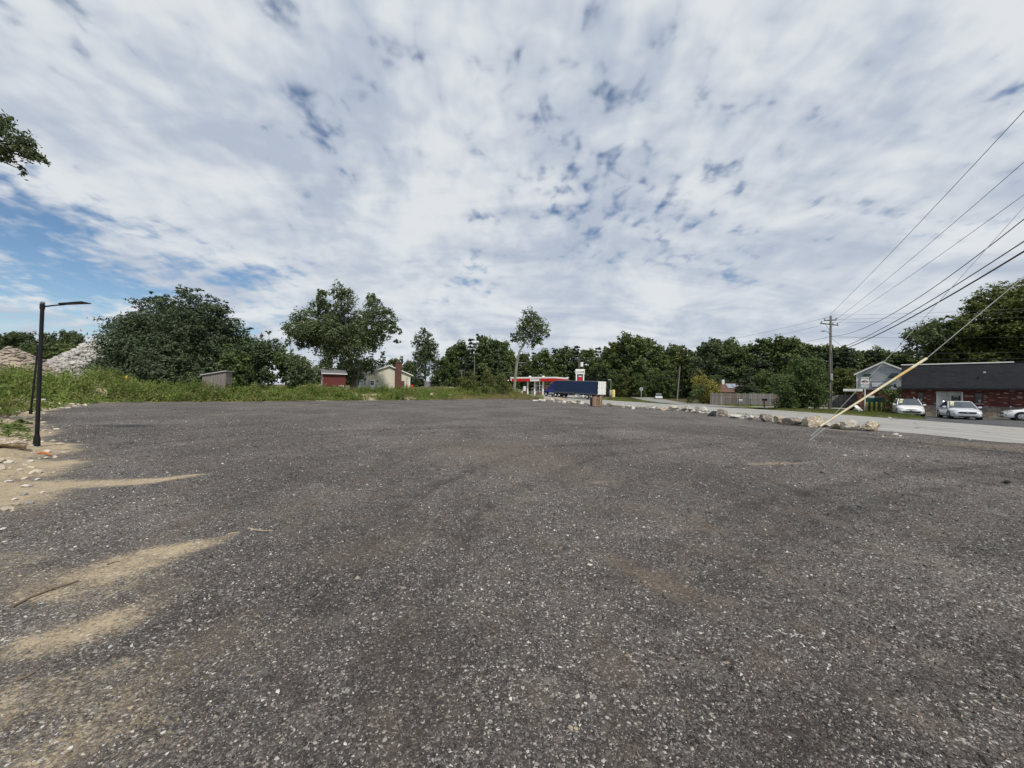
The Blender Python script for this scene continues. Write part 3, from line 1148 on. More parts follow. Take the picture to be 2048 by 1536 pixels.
VAR = {}
for i in range(5):
    VAR['b%d' % i] = ('b', broad_lobes(16, 5.2, .6, rng), 11)
for i in range(3):
    VAR['p%d' % i] = ('p', pine_lobes(16, 4.3, .8, rng, 15, .95), 13)
VMESH = {}
for k, (kind, lobes, per) in VAR.items():
    if kind == 'b':
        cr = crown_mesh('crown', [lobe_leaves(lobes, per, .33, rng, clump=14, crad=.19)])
        tb = wood_mesh('trunk', (0, 0, -.5), lobes, .26, rng)
    else:
        cr = crown_mesh('crown', [lobe_leaves(lobes, per, .31, rng, clump=12, crad=.2, aspect=.45, up=.7, inner=.35, flatclump=.6)])
        tb = MB()
        limb_tube(tb, (0, 0, -.5), (0, 0, 15.6), .24, .03, rng, 7, 6, .006)
    o = tb.build('trunk', bark, None, True)
    VMESH[k] = (cr, o.data)
    bpy.data.objects.remove(o)

LEAF_OF = {'w': L_WOOD, 'y': L_WOOD2, 'p': L_PINE, 'o': L_OAK, 'm': L_MAPLE}
VM_CACHE = {}


def wood_tree(px, top, Y, var, lm, label, group, wide=1.0, base_z=None):
    b = at(px, 790, Y)
    b.z = float(road_z(Y)) - .1 if base_z is None else base_z
    h = at(px, top, Y).z - b.z
    kind = VAR[var][0]
    t = thing('pine_tree' if kind == 'p' else 'broadleaf_tree', label, 'tree', b, rng.uniform(0, 6.28), group)
    key = (var, lm)
    if key not in VM_CACHE:
        VM_CACHE[key] = VMESH[var][0].copy() if any(q[0] == var for q in VM_CACHE) else VMESH[var][0]
        VM_CACHE[key].materials.clear()
        VM_CACHE[key].materials.append(LEAF_OF[lm])
    link('crown', VM_CACHE[key], None, t)
    link('trunk', VMESH[var][1], None, t)
    s = h / 16.6
    t.scale = (s * wide, s * wide, s)
    return t


ORD = ['leftmost', 'second', 'third', 'fourth', 'fifth', 'sixth', 'seventh', 'eighth', 'ninth', 'tenth', 'eleventh', 'twelfth', 'thirteenth', 'fourteenth', 'fifteenth']


def wood_row(row, what, where, group):
    for i, r_ in enumerate(sorted(row)):
        pre = ORD[i] if i == 0 else ('rightmost' if i == len(row) - 1 else ORD[i] + ' from left')
        wood_tree(*r_[:5], '%s %s %s' % (pre, 'dark pine' if r_[3][0] == 'p' else what, where), group, r_[5])


G1 = 'far trees beyond the rubble'
for i, (px, top, Y, wd) in enumerate(((10, 664, 120, 1.1), (38, 662, 125, .9), (60, 682, 118, 1), (-30, 668, 122, 1.2))):
    wood_tree(px, top, Y, 'b%d' % (i % 5), 'o', ('dark far tree with rounded top above the brown rubble heap', 'dark far tree left of the near lamp post', 'low dark far tree just right of the near lamp post', 'dark far tree at the left picture edge')[i], G1, wd)
for px, top, lab in ((92, 664, 'small thin far tree against the sky right of the lamp post'), (128, 662, 'twin-topped far tree against the sky left of the grey rubble'), (148, 664, 'windswept far tree nearest the grey rubble top')):
    wood_tree(px, top, 125, 'b1' if px == 92 else 'b3', 'o', lab, G1, .62)
for px in (75, 100, 125, 150):
    wood_tree(px, 688 + (px % 7), 112, 'b2', 'w', {75: 'leftmost', 100: 'second', 125: 'third', 150: 'rightmost'}[px] + ' low dark far tree in the gap between the two rubble heaps', 'low far trees between the rubble heaps', 1.6)

G2 = 'trees behind the white house'
for i, (px, top, Y, v_, lm, wd) in enumerate(((742, 706, 112, 'p0', 'p', 1.0), (764, 702, 118, 'p1', 'p', 1.05), (786, 716, 116, 'b0', 'w', 1.0), (802, 711, 120, 'p2', 'p', 1.0), (820, 722, 116, 'b2', 'w', 1.1), (838, 736, 112, 'p0', 'p', 1.2), (725, 720, 118, 'b3', 'w', 1.2), (690, 722, 110, 'b1', 'w', 1.3), (650, 720, 112, 'b4', 'w', 1.3), (615, 724, 108, 'p1', 'p', 1.2))):
    wood_tree(px, top, Y, v_, lm, ['dark pine showing over the left roof slope of the white house', 'tallest pine behind the ridge of the white house', 'round tree behind the white house left of its chimney', 'pine directly behind the brick chimney', 'round tree right of the brick chimney', 'low pine right of the white house', 'tree between the oak and the white house roof', 'tree behind the oak trunk', 'tree behind the red shed roof', 'pine left of the red shed'][i], G2, wd, 1.6)

row = [(882, 716, 118, 'b0', 'w', 1.0), (900, 700, 124, 'b1', 'w', .9), (918, 684, 126, 'b2', 'w', 1.0), (940, 676, 122, 'p0', 'p', 1.1), (956, 668, 126, 'p1', 'p', 1.1), (972, 674, 124, 'b3', 'w', .9), (990, 678, 122, 'p2', 'p', 1.1), (1004, 682, 126, 'b4', 'w', .9), (1014, 700, 134, 'b0', 'y', .9)]
wood_row(row, 'dark tree', 'in the clump left of the leaning tree', 'dark clump left of the gas station')
row = [(1044, 706, 138, 'b1', 'w', 1.0), (1066, 704, 140, 'p0', 'p', 1.1), (1086, 700, 138, 'b2', 'w', 1.0), (1108, 696, 142, 'p1', 'p', 1.2), (1128, 694, 140, 'b3', 'w', 1.0), (1152, 690, 138, 'p2', 'p', 1.2), (1176, 698, 136, 'b4', 'w', 1.1), (1196, 694, 138, 'p0', 'p', 1.2)]
wood_row(row, 'tall tree', 'in the wood rising behind the gas station', 'wood behind the gas station')
row = [(1216, 692, 124, 'b0', 'w', 1.0), (1238, 682, 120, 'b1', 'y', 1.0), (1264, 669, 116, 'b2', 'w', 1.25), (1288, 678, 120, 'b3', 'y', 1.0), (1312, 690, 118, 'b4', 'w', 1.0), (1336, 694, 122, 'b0', 'w', 1.0), (1356, 688, 124, 'b1', 'y', 1.0), (1376, 698, 120, 'p1', 'p', 1.1), (1392, 700, 116, 'b3', 'w', 1.0)]
wood_row(row, 'green tree', 'in the wood behind the stop sign', 'wood behind the stop sign')
row = [(1224, 742, 108, 'b2', 'w', 1.0), (1248, 738, 106, 'b4', 'y', .9), (1276, 745, 104, 'b0', 'w', 1.1), (1302, 742, 106, 'b3', 'w', .9), (1334, 740, 102, 'b1', 'w', 1.1), (1352, 744, 104, 'p2', 'p', 1.2), (1130, 742, 128, 'p0', 'p', 1.5), (1098, 742, 130, 'b2', 'w', 1.4), (1062, 744, 128, 'p1', 'p', 1.5), (1180, 740, 126, 'p2', 'p', 1.5), (1206, 735, 118, 'p1', 'p', 1.4)]
wood_row(row, 'low tree', 'at the front foot of the wood', 'understorey of the wood')
row = [(1418, 684, 100, 'b0', 'o', 1.0), (1434, 678, 102, 'b1', 'o', 1.1), (1456, 680, 104, 'b2', 'w', 1.0), (1476, 690, 98, 'b3', 'w', 1.0), (1500, 688, 98, 'b4', 'w', .9), (1520, 678, 96, 'p0', 'p', 1.2), (1544, 674, 98, 'b1', 'w', 1.1), (1568, 676, 96, 'b0', 'w', 1.1), (1590, 682, 98, 'b2', 'w', 1.0)]
wood_row(row, 'tree', 'in the tall wood behind the plank fence', 'wood behind the plank fence')
row = [(1612, 688, 96, 'b3', 'w', 1.1), (1634, 692, 94, 'p1', 'p', 1.3), (1652, 690, 98, 'b4', 'w', 1.0), (1676, 692, 96, 'b0', 'w', 1.1), (1698, 694, 92, 'p2', 'p', 1.3), (1720, 698, 94, 'b1', 'w', 1.1), (1744, 700, 92, 'p0', 'p', 1.3), (1766, 698, 92, 'b2', 'w', 1.1), (1788, 704, 90, 'b3', 'w', 1.2), (1812, 706, 88, 'b4', 'w', 1.2), (1840, 700, 86, 'p1', 'p', 1.4), (1866, 706, 84, 'b0', 'w', 1.5), (1896, 700, 82, 'b2', 'w', 1.5), (1930, 690, 84, 'b4', 'w', 1.5), (1965, 684, 84, 'b1', 'w', 1.5)]
wood_row(row, 'dark tree', 'in the wood behind utility pole and grey house', 'wood behind the utility pole and grey house')
row = [(1440, 736, 84, 'p0', 'p', 1.3), (1494, 738, 70, 'p1', 'p', 1.45), (1530, 742, 72, 'b2', 'w', 1.2), (1690, 736, 74, 'b1', 'y', 1.2), (1670, 742, 76, 'b0', 'y', 1.3), (1712, 738, 76, 'b3', 'w', 1.2), (1640, 738, 78, 'p2', 'p', 1.4), (1462, 752, 80, 'p2', 'p', 1.4), (1430, 750, 82, 'b4', 'w', 1.2)]
for i, r_ in enumerate(row):
    wood_tree(*r_[:5], ['conifer left of the brown-roofed house', 'spreading conifer over the fence right of the brown roof', 'rounded tree over the fence left of the big bush', 'light green tree over the fence left of the grey house', 'light green tree right of the utility pole', 'tree beside the left wall of the grey house', 'conifer behind the utility pole foot', 'small conifer behind the brown-roofed house', 'round tree behind the golden shrub'][i], 'trees rising over the plank fence', r_[5])

# ---- round evergreen bush on the lawn, golden shrub, dark shrub by the brick building
Y = 48.0
b = at(1602, 818, Y); b.z = .05
rows = []
for i in range(78):
    f = rng.random() ** 1.1
    a = rng.uniform(-1, 1)
    wd = 50 * (math.sin(math.pi * (.24 + .68 * f)) ** .8)
    rows.append((1602 + a * wd, 813 - f * 94, rng.uniform(6, 11)))
lb = fill_lobes(rows, px_lobes(rows, Y, b, 1.5, rng, 1.15), 2.2, rng, 20, .75)
make_tree('evergreen_bush', 'big round evergreen bush on the lawn in front of the plank fence', b, lb, L_BUSH, rng, 52, .13, .12, cat='bush', crad=.24, up=.5)
Y = 72.0
b = at(1405, 808, Y); b.z = .05
rows = [(1405 + rng.uniform(-1, 1) * 36 * (1 - f) ** .5, 803 - f * 52, rng.uniform(5, 9)) for f in np.linspace(0, 1, 24)]
lb = fill_lobes(rows, px_lobes(rows, Y, b, 1.5, rng), 1.8, rng, 8, .8)
make_tree('golden_shrub', 'golden-yellow flowering shrub at the left end of the fence', b, lb, L_GOLD, rng, 26, .14, .1, cat='bush', crad=.24)
Y = 71.0
b = at(1418, 809, Y); b.z = .05
rows = [(1412 + rng.uniform(-1, 1) * 26, 804 - f * 32, rng.uniform(5, 8)) for f in np.linspace(0, 1, 16)]
lb = px_lobes(rows, Y - 1.5, b, .8, rng)
make_tree('green_shrub', 'dark green shrub in front of the golden shrub', b, lb, L_BUSH, rng, 30, .12, .08, cat='bush', crad=.24)
Y = 39.8
b = at(1784, 828, Y); b.z = 0
rows = [(1784 + rng.uniform(-1, 1) * 15, 824 - f * 56, rng.uniform(4.5, 7.5)) for f in np.linspace(0, 1, 20)]
lb = fill_lobes(rows, px_lobes(rows, Y, b, .5, rng), .7, rng, 8, .35)
make_tree('corner_shrub', 'dark shrub at the left corner of the brick building', b, lb, L_BUSH, rng, 70, .085, .06, cat='bush', crad=.26)
for px, top, Y, lab in ((352, 738, 46, 'leafy shrub in the weeds between yellow machine and grey shed'), (384, 746, 45, 'leafy shrub just left of the grey shed'), (316, 755, 45, 'low shrub right of the yellow machine'), (975, 742, 80, 'tall sapling in the weeds left of the leaning tree'), (948, 752, 78, 'bushy sapling in the weeds under the far poles'), (1003, 748, 82, 'bushy sapling at the foot of the leaning tree'), (1012, 768, 86, 'low bush right beside the leaning trunk'), (925, 757, 78, 'low bush on the weedy bank below the far poles')):
    b = at(px, 776, Y); b.z = tz(b.x, b.y)
    rows = [(px + rng.uniform(-1, 1) * 15 * (1 - f) ** .6, 778 - f * (778 - top), rng.uniform(4, 7)) for f in np.linspace(0, .95, 15)]
    lb = px_lobes(rows, Y, b, .6, rng)
    make_tree('sapling', lab, b, lb, L_GREY if Y < 60 else L_WOOD2, rng, 30, .13, .05, cat='bush', crad=.3, group='saplings in the weeds')

# ------------------------------------------------------------------ weeds on the bank (uncountable: one object)
L_WEED = leaf_mat('weed_leaves', (.058, .095, .017), (.250, .325, .080), .40, (.23, .22, .08))
def weed_patch(n, rng):
    C, N, D, Sz, T = [], [], [], [], []
    x = rng.uniform(-60, 6, n * 9)
    y = rng.uniform(17, 100, n * 9)
    s, h, w = left_dist(x, y)
    v = a_veg(x, y)
    p = v * (s > .08) * (s < 15) * np.where(s < 8, 1.0, .45) * np.where(y > 60, .8, 1)
    k = rng.random(len(x)) < p
    x, y, s = x[k][:n], y[k][:n], s[k][:n]
    z = terrain_z(x, y)
    hgt = (.16 + 1.35 * sstep(fbm(x * .62, y * .62, 91), .30, .70) ** 1.2) * rng.uniform(.65, 1.25, len(x)) * (0.55 + .45 * sstep(s, .3, 2.5)) * (1 - .5 * sstep(s, 3.5, 8) * sstep(x, -42, -36))
    tint0 = np.clip(.5 + 1.9 * (fbm(x * .45, y * .45, 55) - .5) + rng.normal(0, .12, len(x)), 0, 1)
    for j in range(11):
        f = (j + .5) / 11
        a = rng.uniform(0, 6.28, len(x))
        out = np.stack([np.cos(a), np.sin(a), np.zeros(len(x))], 1)
        spread = .13 * (1.15 - f) + .03
        c = np.stack([x, y, z + hgt * f], 1) + out * (spread * rng.uniform(.4, 1.4, len(x)))[:, None]
        C.append(c)
        N.append(out * .7 + np.array((0, 0, .55)) + .3 * rng.normal(size=c.shape))
        D.append(out * .5 + np.array((0, 0, .9)))
        Sz.append(.125 * rng.uniform(.6, 1.4, len(x)))
        T.append(np.clip(tint0 + .25 * (f - .5) + rng.normal(0, .1, len(x)), 0, 1))
    return leaf_quads(np.concatenate(C), np.concatenate(N), np.concatenate(Sz), .34, np.concatenate(T), rng, np.concatenate(D))


o = link('weeds', crown_mesh('weeds', [weed_patch(15000, rng)]), L_WEED)
tag(o, 'tall green weeds covering the bank along the far edge of the lot', 'weeds', kind='stuff')
print('weeds', len(o.data.polygons))

# dry straw grass on the sandy end of the bank and thin grass on the verges
L_DRY = leaf_mat('dry_grass', (.14, .125, .05), (.36, .31, .15), .3)
L_LAWN = leaf_mat('lawn_blades', (.055, .078, .018), (.17, .20, .055), .35, (.20, .18, .08))


def blades(x, y, z, hgt, rng, wid=.02):
    n = len(x)
    a = rng.uniform(0, 6.28, n)
    lean = rng.uniform(.1, .7, n)
    d = np.stack([np.cos(a) * lean, np.sin(a) * lean, np.ones(n)], 1)
    nn = np.stack([-np.sin(a), np.cos(a), rng.normal(0, .2, n)], 1)
    c = np.stack([x, y, z + hgt * .5], 1)
    return leaf_quads(c, nn, hgt * .6, wid, np.clip(rng.normal(.5, .25, n), 0, 1), rng, d * 3)


x = rng.uniform(-12, 5, 60000); y = rng.uniform(55, 92, 60000)
s, h, w = left_dist(x, y)
k = (s > .1) & (s < 8) & (x + .25 * (80 - y) > -6.0 + 2 * rng.normal(size=len(x)))
x, y = x[k][:9000], y[k][:9000]
o = link('dry_grass', crown_mesh('dry_grass', [blades(x, y, terrain_z(x, y), rng.uniform(.2, .6, len(x)), rng, .10)]), L_DRY)
tag(o, 'dry straw-coloured grass on the sandy end of the bank', 'grass', kind='stuff')
P = []
for (vo, dist, zf), n, wid in zip(VERGES, (26000, 14000, 9000), (.10, .16, .14)):
    c = np.array([q.co[:2] for q in vo.data.vertices])
    x = rng.uniform(c[:, 0].min(), c[:, 0].max(), n * 3); y = rng.uniform(c[:, 1].min(), c[:, 1].max(), n * 3)
    d = dist(x, y)
    k = d > .1 + .5 * rng.random(len(x))
    x, y = x[k][:n], y[k][:n]
    P.append(blades(x, y, zf(x, y), rng.uniform(.05, .16, len(x)), rng, wid * 2))
# ragged grass among the boulders
y = rng.uniform(22, 72, 3600)
x = edge_x(NE, y) + rng.normal(-.1, .25, len(y))
k = fbm(x * .5, y * .5, 70) > .54
x, y = x[k], y[k]
P.append(blades(x, y, terrain_z(x, y), rng.uniform(.08, .34, len(x)), rng, .05))
o = link('lawn_grass', crown_mesh('lawn_grass', P), L_LAWN)
tag(o, 'short grass of the verges and between the boulders', 'grass', kind='stuff')

from mathutils import noise as mnoise

# ------------------------------------------------------------------ common materials
black_metal = M('black_metal', (.012, .012, .014), .45, .25, 4, 0, .3)
grey_metal = M('grey_metal', (.22, .22, .22), .5, .2, 5, 0, .6)
galv = M('galvanised', (.36, .37, .38), .5, .15, 6, 0, .5)
white_paint = M('white_paint', (.78, .78, .75), .5, .08, 2)
white_trim = M('white_trim', (.70, .70, .67), .6, .12, 3)
rubber = M('rubber', (.018, .018, .018), .85, .3, 8)
glass_dark = M('dark_glass', (.02, .024, .028), .06, .1, 1, 0, 0, .6)
wire_m = M('cable_black', (.02, .02, .022), .6, .1)
wire_grey = M('wire_grey', (.16, .165, .17), .5, .1, 3, 0, .5)
pole_wood = M('pole_wood', (.20, .175, .145), .9, .3, 3, .5, stretch=(6, 6, .6))
plank_m = M('weathered_planks', (.20, .175, .16), .9, .4, 1.3, .6, stretch=(9, 9, .8))


# ------------------------------------------------------------------ lamp posts
def lamp_post(loc, label, lean=0.0, rz=0.0):
    t = thing('lamp_post', label, 'lamp post', loc, rz, 'solar lamp posts along the left edge')
    t.rotation_euler = (0, lean, rz)
    H = 3.55
    MB().tube([(0, 0, -.1), (0, 0, H)], [.041, .037], 14).build('pole', black_metal, t, True)
    MB().tube([(0, 0, -.1), (0, 0, .20), (0, 0, .30)], [.066, .06, .043], 14).build('base_sleeve', black_metal, t, True)
    MB().tube([(0, 0, H), (0, 0, H + .03), (0, 0, H + .05)], [.046, .046, .025], 14).build('cap', grey_metal, t, True)
    MB().tube([(.02, 0, H - .08), (.25, 0, H - .045), (.55, 0, H - .015)], [.018, .017, .016], 10).build('arm', black_metal, t, True)
    MB().tube([(0, 0, H - .14), (0, 0, H - .02)], .047, 14).build('collar', black_metal, t, True)
    h = MB()
    for x0, x1, w, z0, z1 in ((.45, 1.10, .12, H - .020, H + .0),):
        h.add([(x0, -w * .5, z0), (x1, -w, z0 + .055), (x1, w, z0 + .055), (x0, w * .5, z0), (x0, -w * .5, z0 + .035), (x1, -w, z0 + .075), (x1, w, z0 + .075), (x0, w * .5, z0 + .035)],
              [(0, 3, 2, 1), (4, 5, 6, 7), (0, 1, 5, 4), (1, 2, 6, 5), (2, 3, 7, 6), (3, 0, 4, 7)])
    hd = h.build('lamp_head', black_metal, t, False, .008)
    MB().add([(.62, -.08, H + .013), (1.07, -.105, H + .047), (1.07, .105, H + .047), (.62, .08, H + .013)], [(0, 3, 2, 1)]).build('light_panel', M('led_panel', (.35, .35, .32), .3, .1), hd)
    return t


g = gp(73, 896)
lamp_post((g.x, g.y, tz(g.x, g.y)), 'tall black lamp post nearest the camera at the sandy edge')
g = gp(61, 829.5)
lamp_post((g.x, g.y, tz(g.x, g.y)), 'farther black lamp post leaning behind the near one', R(3.4), R(8))

# ------------------------------------------------------------------ boulders
def rock_material(name, a, b, c):
    k = NT(name)
    p = k.obj()
    oi = k.n('ShaderNodeObjectInfo').outputs['Random']
    n1 = k.noise(p, 2.2, 5.0, .65, .4)
    n2 = k.noise(p, 9.0, 5.0, .7)
    col = k.mix(k.smooth(n1, .38, .62), a, b)
    col = k.mix(k.smooth(n2, .48, .62), col, c)
    geo = k.n('ShaderNodeNewGeometry').outputs['Pointiness']
    col = k.mix(k.smooth(k.noise(k.scaled(p, (1, 1, 3)), 3.0, 4.0, .7), .60, .74, 0, .6), col, (.06, .05, .045))
    k.bsdf(col, .88, 0, .25, k.bump(k.math('ADD', n2, k.math('MULTIPLY', n1, .5)), 1.0, .09))
    return k.m


RK = {'tan': rock_material('tan_rock', (.27, .20, .125), (.42, .35, .25), (.62, .57, .48)),
      'white': rock_material('white_rock', (.50, .48, .44), (.66, .65, .61), (.36, .33, .28)),
      'grey': rock_material('grey_rock', (.19, .175, .165), (.36, .34, .31), (.48, .46, .43)),
      'brown': rock_material('brown_rock', (.13, .105, .085), (.26, .22, .18), (.40, .36, .30)),
      'black': rock_material('black_slab', (.012, .012, .013), (.03, .03, .03), (.05, .05, .05)),
      'pale': rock_material('pale_rock', (.42, .39, .33), (.56, .53, .46), (.30, .26, .20))}


def rock_arrays(rng, sub=3, planes=11, rough=.05):
    bm = bmesh.new()
    bmesh.ops.create_icosphere(bm, subdivisions=sub, radius=1.0)
    V = np.array([v.co[:] for v in bm.verts])
    Fc = np.array([[v.index for v in f.verts] for f in bm.faces])
    bm.free()
    for i in range(planes):
        n = rng.normal(size=3)
        n /= np.linalg.norm(n)
        d = rng.uniform(.40, .84)
        e = V @ n - d
        V -= np.outer(np.clip(e, 0, None), n)
    if rough and sub > 1:
        sd_ = Vector(rng.uniform(0, 50, 3))
        out = np.empty(len(V))
        for i, q in enumerate(V):
            w_ = Vector(q)
            f = mnoise.fractal(w_ * 1.6 + sd_, .9, 2.1, 5)
            vr = mnoise.voronoi(w_ * 1.9 + sd_)[0]
            out[i] = rough * 2.0 * f + rough * 2.2 * min(vr[1] - vr[0], .5)
        V *= (1 + out)[:, None]
    V /= np.abs(V).max(0)
    return V, Fc


def boulder(px0, px1, top, base, kind, label, name='boulder', group='boulders along the road edge', sub=3, depth=.85, tilt=None):
    r_ = np.random.default_rng(int(px0 * 13 + top))
    cx = (px0 + px1) / 2
    g = gp(cx, base)
    Yd = g.y
    w = (px1 - px0) / F_PX * Yd / 2 * 1.08
    h = (base - top) / F_PX * Yd * 1.06
    V, Fc = rock_arrays(r_, sub, 16, .06)
    V = V * np.array((w * 1.04, w * depth, h * .62))
    if tilt:
        c, s = math.cos(tilt), math.sin(tilt)
        V = V @ np.array(((c, 0, s), (0, 1, 0), (-s, 0, c)))
    me = np_mesh(name, V, Fc, None, False)
    o = link(name, me, RK[kind])
    o.location = (g.x, g.y + w * depth * .55, tz(g.x, g.y) + h * .40)
    o.rotation_euler = (0, 0, r_.uniform(-.2, .2))
    return tag(o, label, 'boulder', group)


BO = [
    (1732, 1769, 844, 863, 'tan', 'orange-tan boulder at the near right end of the boulder row'),
    (1694, 1734, 838, 861, 'pale', 'large whitish craggy boulder second from the near end of the row'),
    (1670, 1702, 842, 859, 'tan', 'tan boulder with dark right face behind the yellow guy guard'),
    (1634, 1672, 846, 854, 'white', 'low flat white slab left of the yellow guy guard'),
    (1613, 1651, 832, 854, 'tan', 'biggest tan boulder in the row, left of the flat white slab'),
    (1608, 1617, 834, 851, 'grey', 'narrow dark grey upright rock touching the biggest tan boulder'),
    (1574, 1611, 832, 851, 'brown', 'pinkish-brown boulder with dark face left of the narrow grey rock'),
    (1550, 1576, 833, 847, 'tan', 'tan boulder with pale foot left of the pinkish-brown one'),
    (1543, 1552, 834, 843, 'white', 'small white rock wedged between a brown and a tan boulder'),
    (1521, 1546, 829, 843, 'brown', 'brown and white boulder under a tuft of grass'),
    (1494, 1513, 828, 839, 'white', 'small whitish rock two places left of the grassy brown boulder'),
    (1465, 1491, 827, 837, 'white', 'low broad white rock in the middle of the row'),
    (1436, 1455, 819, 833, 'brown', 'rounded brown boulder right of the thin black slab'),
    (1401, 1416, 813, 826, 'white', 'bright white angular rock left of the thin black slab'),
    (1392, 1404, 812, 826, 'grey', 'dark grey upright rock against the bright white angular rock'),
    (1367, 1389, 811, 822, 'grey', 'broad grey-brown boulder with a white pebble at its right foot'),
    (1385, 1391, 818, 823, 'white', 'white pebble-sized rock at the foot of the broad grey-brown boulder'),
    (1337, 1357, 811, 821, 'pale', 'cream boulder with flat slanting top'),
    (1322, 1338, 812, 821, 'tan', 'tan rock touching the cream slanting boulder'),
    (1303, 1312, 813, 819, 'white', 'small white rock, right one of a pair below the white pickup'),
    (1293, 1303, 811, 819, 'grey', 'grey rock, left one of a pair below the white pickup'),
    (1270, 1279, 812, 818, 'brown', 'small brown rock, right one of a pair below the stop sign'),
    (1262, 1271, 811, 818, 'white', 'small pale rock, left one of a pair below the stop sign'),
    (1240, 1250, 810, 816, 'pale', 'lone pale rock between the stop sign pair and the brown rock'),
    (1213, 1226, 805, 813, 'brown', 'brown rock nearest to the right of the timber box'),
    (1176, 1184, 804, 810, 'white', 'whitish rock touching the left side of the timber box'),
    (1160, 1170, 802, 808, 'white', 'white rock in front of the trailer wheels'),
    (1141, 1154, 803, 807.5, 'pale', 'low pale rock in front of the middle of the trailer'),
    (1132, 1141, 803, 807, 'tan', 'low tan rock in front of the trailer landing gear'),
    (1124, 1133, 801, 806, 'white', 'small white rock below the front of the trailer'),
    (1113, 1125, 801, 806, 'grey', 'low grey rock below the tractor drive wheels'),
    (1100, 1110, 797, 804, 'white', 'upright white rock below the tractor cab'),
    (1084, 1092, 797, 803.5, 'white', 'white rock below the tractor front wheel'),
    (1075, 1085, 798, 803, 'pale', 'cream rock second from the far end of the row'),
    (1063, 1074, 799.5, 802.5, 'white', 'low white rock at the far end of the boulder row'),
]
for q in BO:
    boulder(*q, sub=4 if q[1] - q[0] > 24 else 3)
boulder(1415, 1438, 821, 833, 'black', 'thin black slab tilted against the rounded brown boulder', 'black_slab', sub=2, depth=.5, tilt=.45)
boulder(1772, 1800, 825, 835, 'white', 'flat whitish slab lying on the verge in front of the left car', 'stone_slab', 'stones by the left bank', sub=3)
for a, bb, c, d_, kd, lab in ((78, 86, 776, 783, 'white', 'upper white stone on the left bank right of the lamp posts'), (80, 92, 784, 792, 'white', 'lower white stone on the left bank right of the lamp posts')):
    cx = (a + bb) / 2
    p = at(cx, d_, 27.0)
    V, Fc = rock_arrays(rng, 2, 10)
    w = (bb - a) / F_PX * 27 / 2
    o = link('bank_stone', np_mesh('bank_stone', V * np.array((w, w * .8, w * .8)), Fc), RK[kd])
    z = tz(p.x, p.y)
    o.location = (p.x, p.y, max(z + w * .3, z + w * .3))
    tag(o, lab, 'stone', 'stones by the left bank')

# sandy lip of the left shoulder: concrete-like lump by the lamp foot
boulder(-30, 62, 890, 910, 'tan', 'long low pale lump at the foot of the near lamp post', 'dirt_lump', 'stones by the left bank', sub=3, depth=.35)

# ------------------------------------------------------------------ timber box on the lot edge
g = gp(1193.5, 813)
t = thing('timber_box', 'weathered upright timber box standing among the boulders below the trailer', 'timber box', (g.x, g.y + .45, tz(g.x, g.y)), R(12))
oldwood = M('old_timber', (.19, .13, .09), .9, .35, 2, .6, stretch=(7, 7, .6))
newwood = M('split_timber', (.40, .27, .15), .9, .3, 2, .6, stretch=(7, 7, .6))
for i, (x0, x1, y0, z1, m_) in enumerate(((-.62, -.38, -.42, 1.18, oldwood), (-.37, -.26, -.44, 1.20, newwood), (-.25, .08, -.36, 1.16, oldwood), (.09, .26, -.34, 1.12, oldwood), (.27, .36, -.46, 1.22, newwood), (.38, .64, -.38, 1.24, oldwood),
                                     (-.62, -.50, .1, 1.15, oldwood), (.50, .64, .1, 1.2, oldwood), (-.4, .4, .30, 1.12, oldwood))):
    MB().box((x0, y0, -.05), (x1, y0 + (.10 if i < 6 else .3), z1)).build('board', m_, t, False, .012)
MB().box((-.6, -.30, .04), (.6, .30, 1.02)).build('core', M('dark_core', (.06, .045, .035), .9), t)
MB().tube([(-.55, -.62, .05), (-.1, -.58, .09), (.45, -.66, .04)], [.07, .09, .06], 7).build('fallen_timber', oldwood, t)

# ------------------------------------------------------------------ rubble heaps
def rubble(name, label, cx, top, Y, halfw, dep, kind, nrock, mats, seed, peak2=None):
    r_ = np.random.default_rng(seed)
    p = at(cx, top, Y)
    H = p.z - 1.8
    t = thing(name, label, 'rubble heap', (p.x, Y, 1.8))
    def hz(x, y):
        r = np.hypot(x / halfw, y / dep)
        z = H * np.clip(1 - r, 0, 1) ** .95
        if peak2:
            r2 = np.hypot((x - peak2[0]) / peak2[2], y / dep)
            z = np.maximum(z, H * peak2[1] * np.clip(1 - r2, 0, 1) ** .85)
        return z * (1 + .10 * (fbm(x * .6, y * .6, seed) - .5)) - .3
    n = 46
    ext = max(halfw, (abs(peak2[0]) + peak2[2]) if peak2 else 0)
    link('mound', grid_mesh('mound', np.linspace(-ext, ext, n * 2), np.linspace(-dep, dep, n), hz), mats[0], t)
    base = [rock_arrays(r_, 1, 6, .03) for _ in range(6)]
    V, Fc, b0 = [], [], 0
    for i in range(nrock):
        x, y = r_.uniform(-ext, ext), r_.uniform(-dep, dep * .5)
        z = float(hz(np.array([x]), np.array([y]))[0])
        if z < -.1:
            continue
        bv, bf = base[r_.integers(6)]
        s = r_.choice([.16, .22, .3, .42, .6], p=[.28, .3, .24, .13, .05]) * np.array((r_.uniform(.8, 1.5), r_.uniform(.8, 1.3), r_.uniform(.45, .9)))
        a = r_.uniform(0, 6.28)
        c, sn_ = math.cos(a), math.sin(a)
        q = bv * s
        q = np.stack([q[:, 0] * c - q[:, 1] * sn_, q[:, 0] * sn_ + q[:, 1] * c, q[:, 2] + q[:, 0] * r_.uniform(-.4, .4)], 1)
        V.append(q + np.array((x, y, z + s[2] * .4)))
        Fc.append(bf + b0)
        b0 += len(q)
    o = link('rocks', np_mesh('rocks', np.concatenate(V), np.concatenate(Fc)), mats[1], t)
    o['kind'] = 'stuff'
    return t


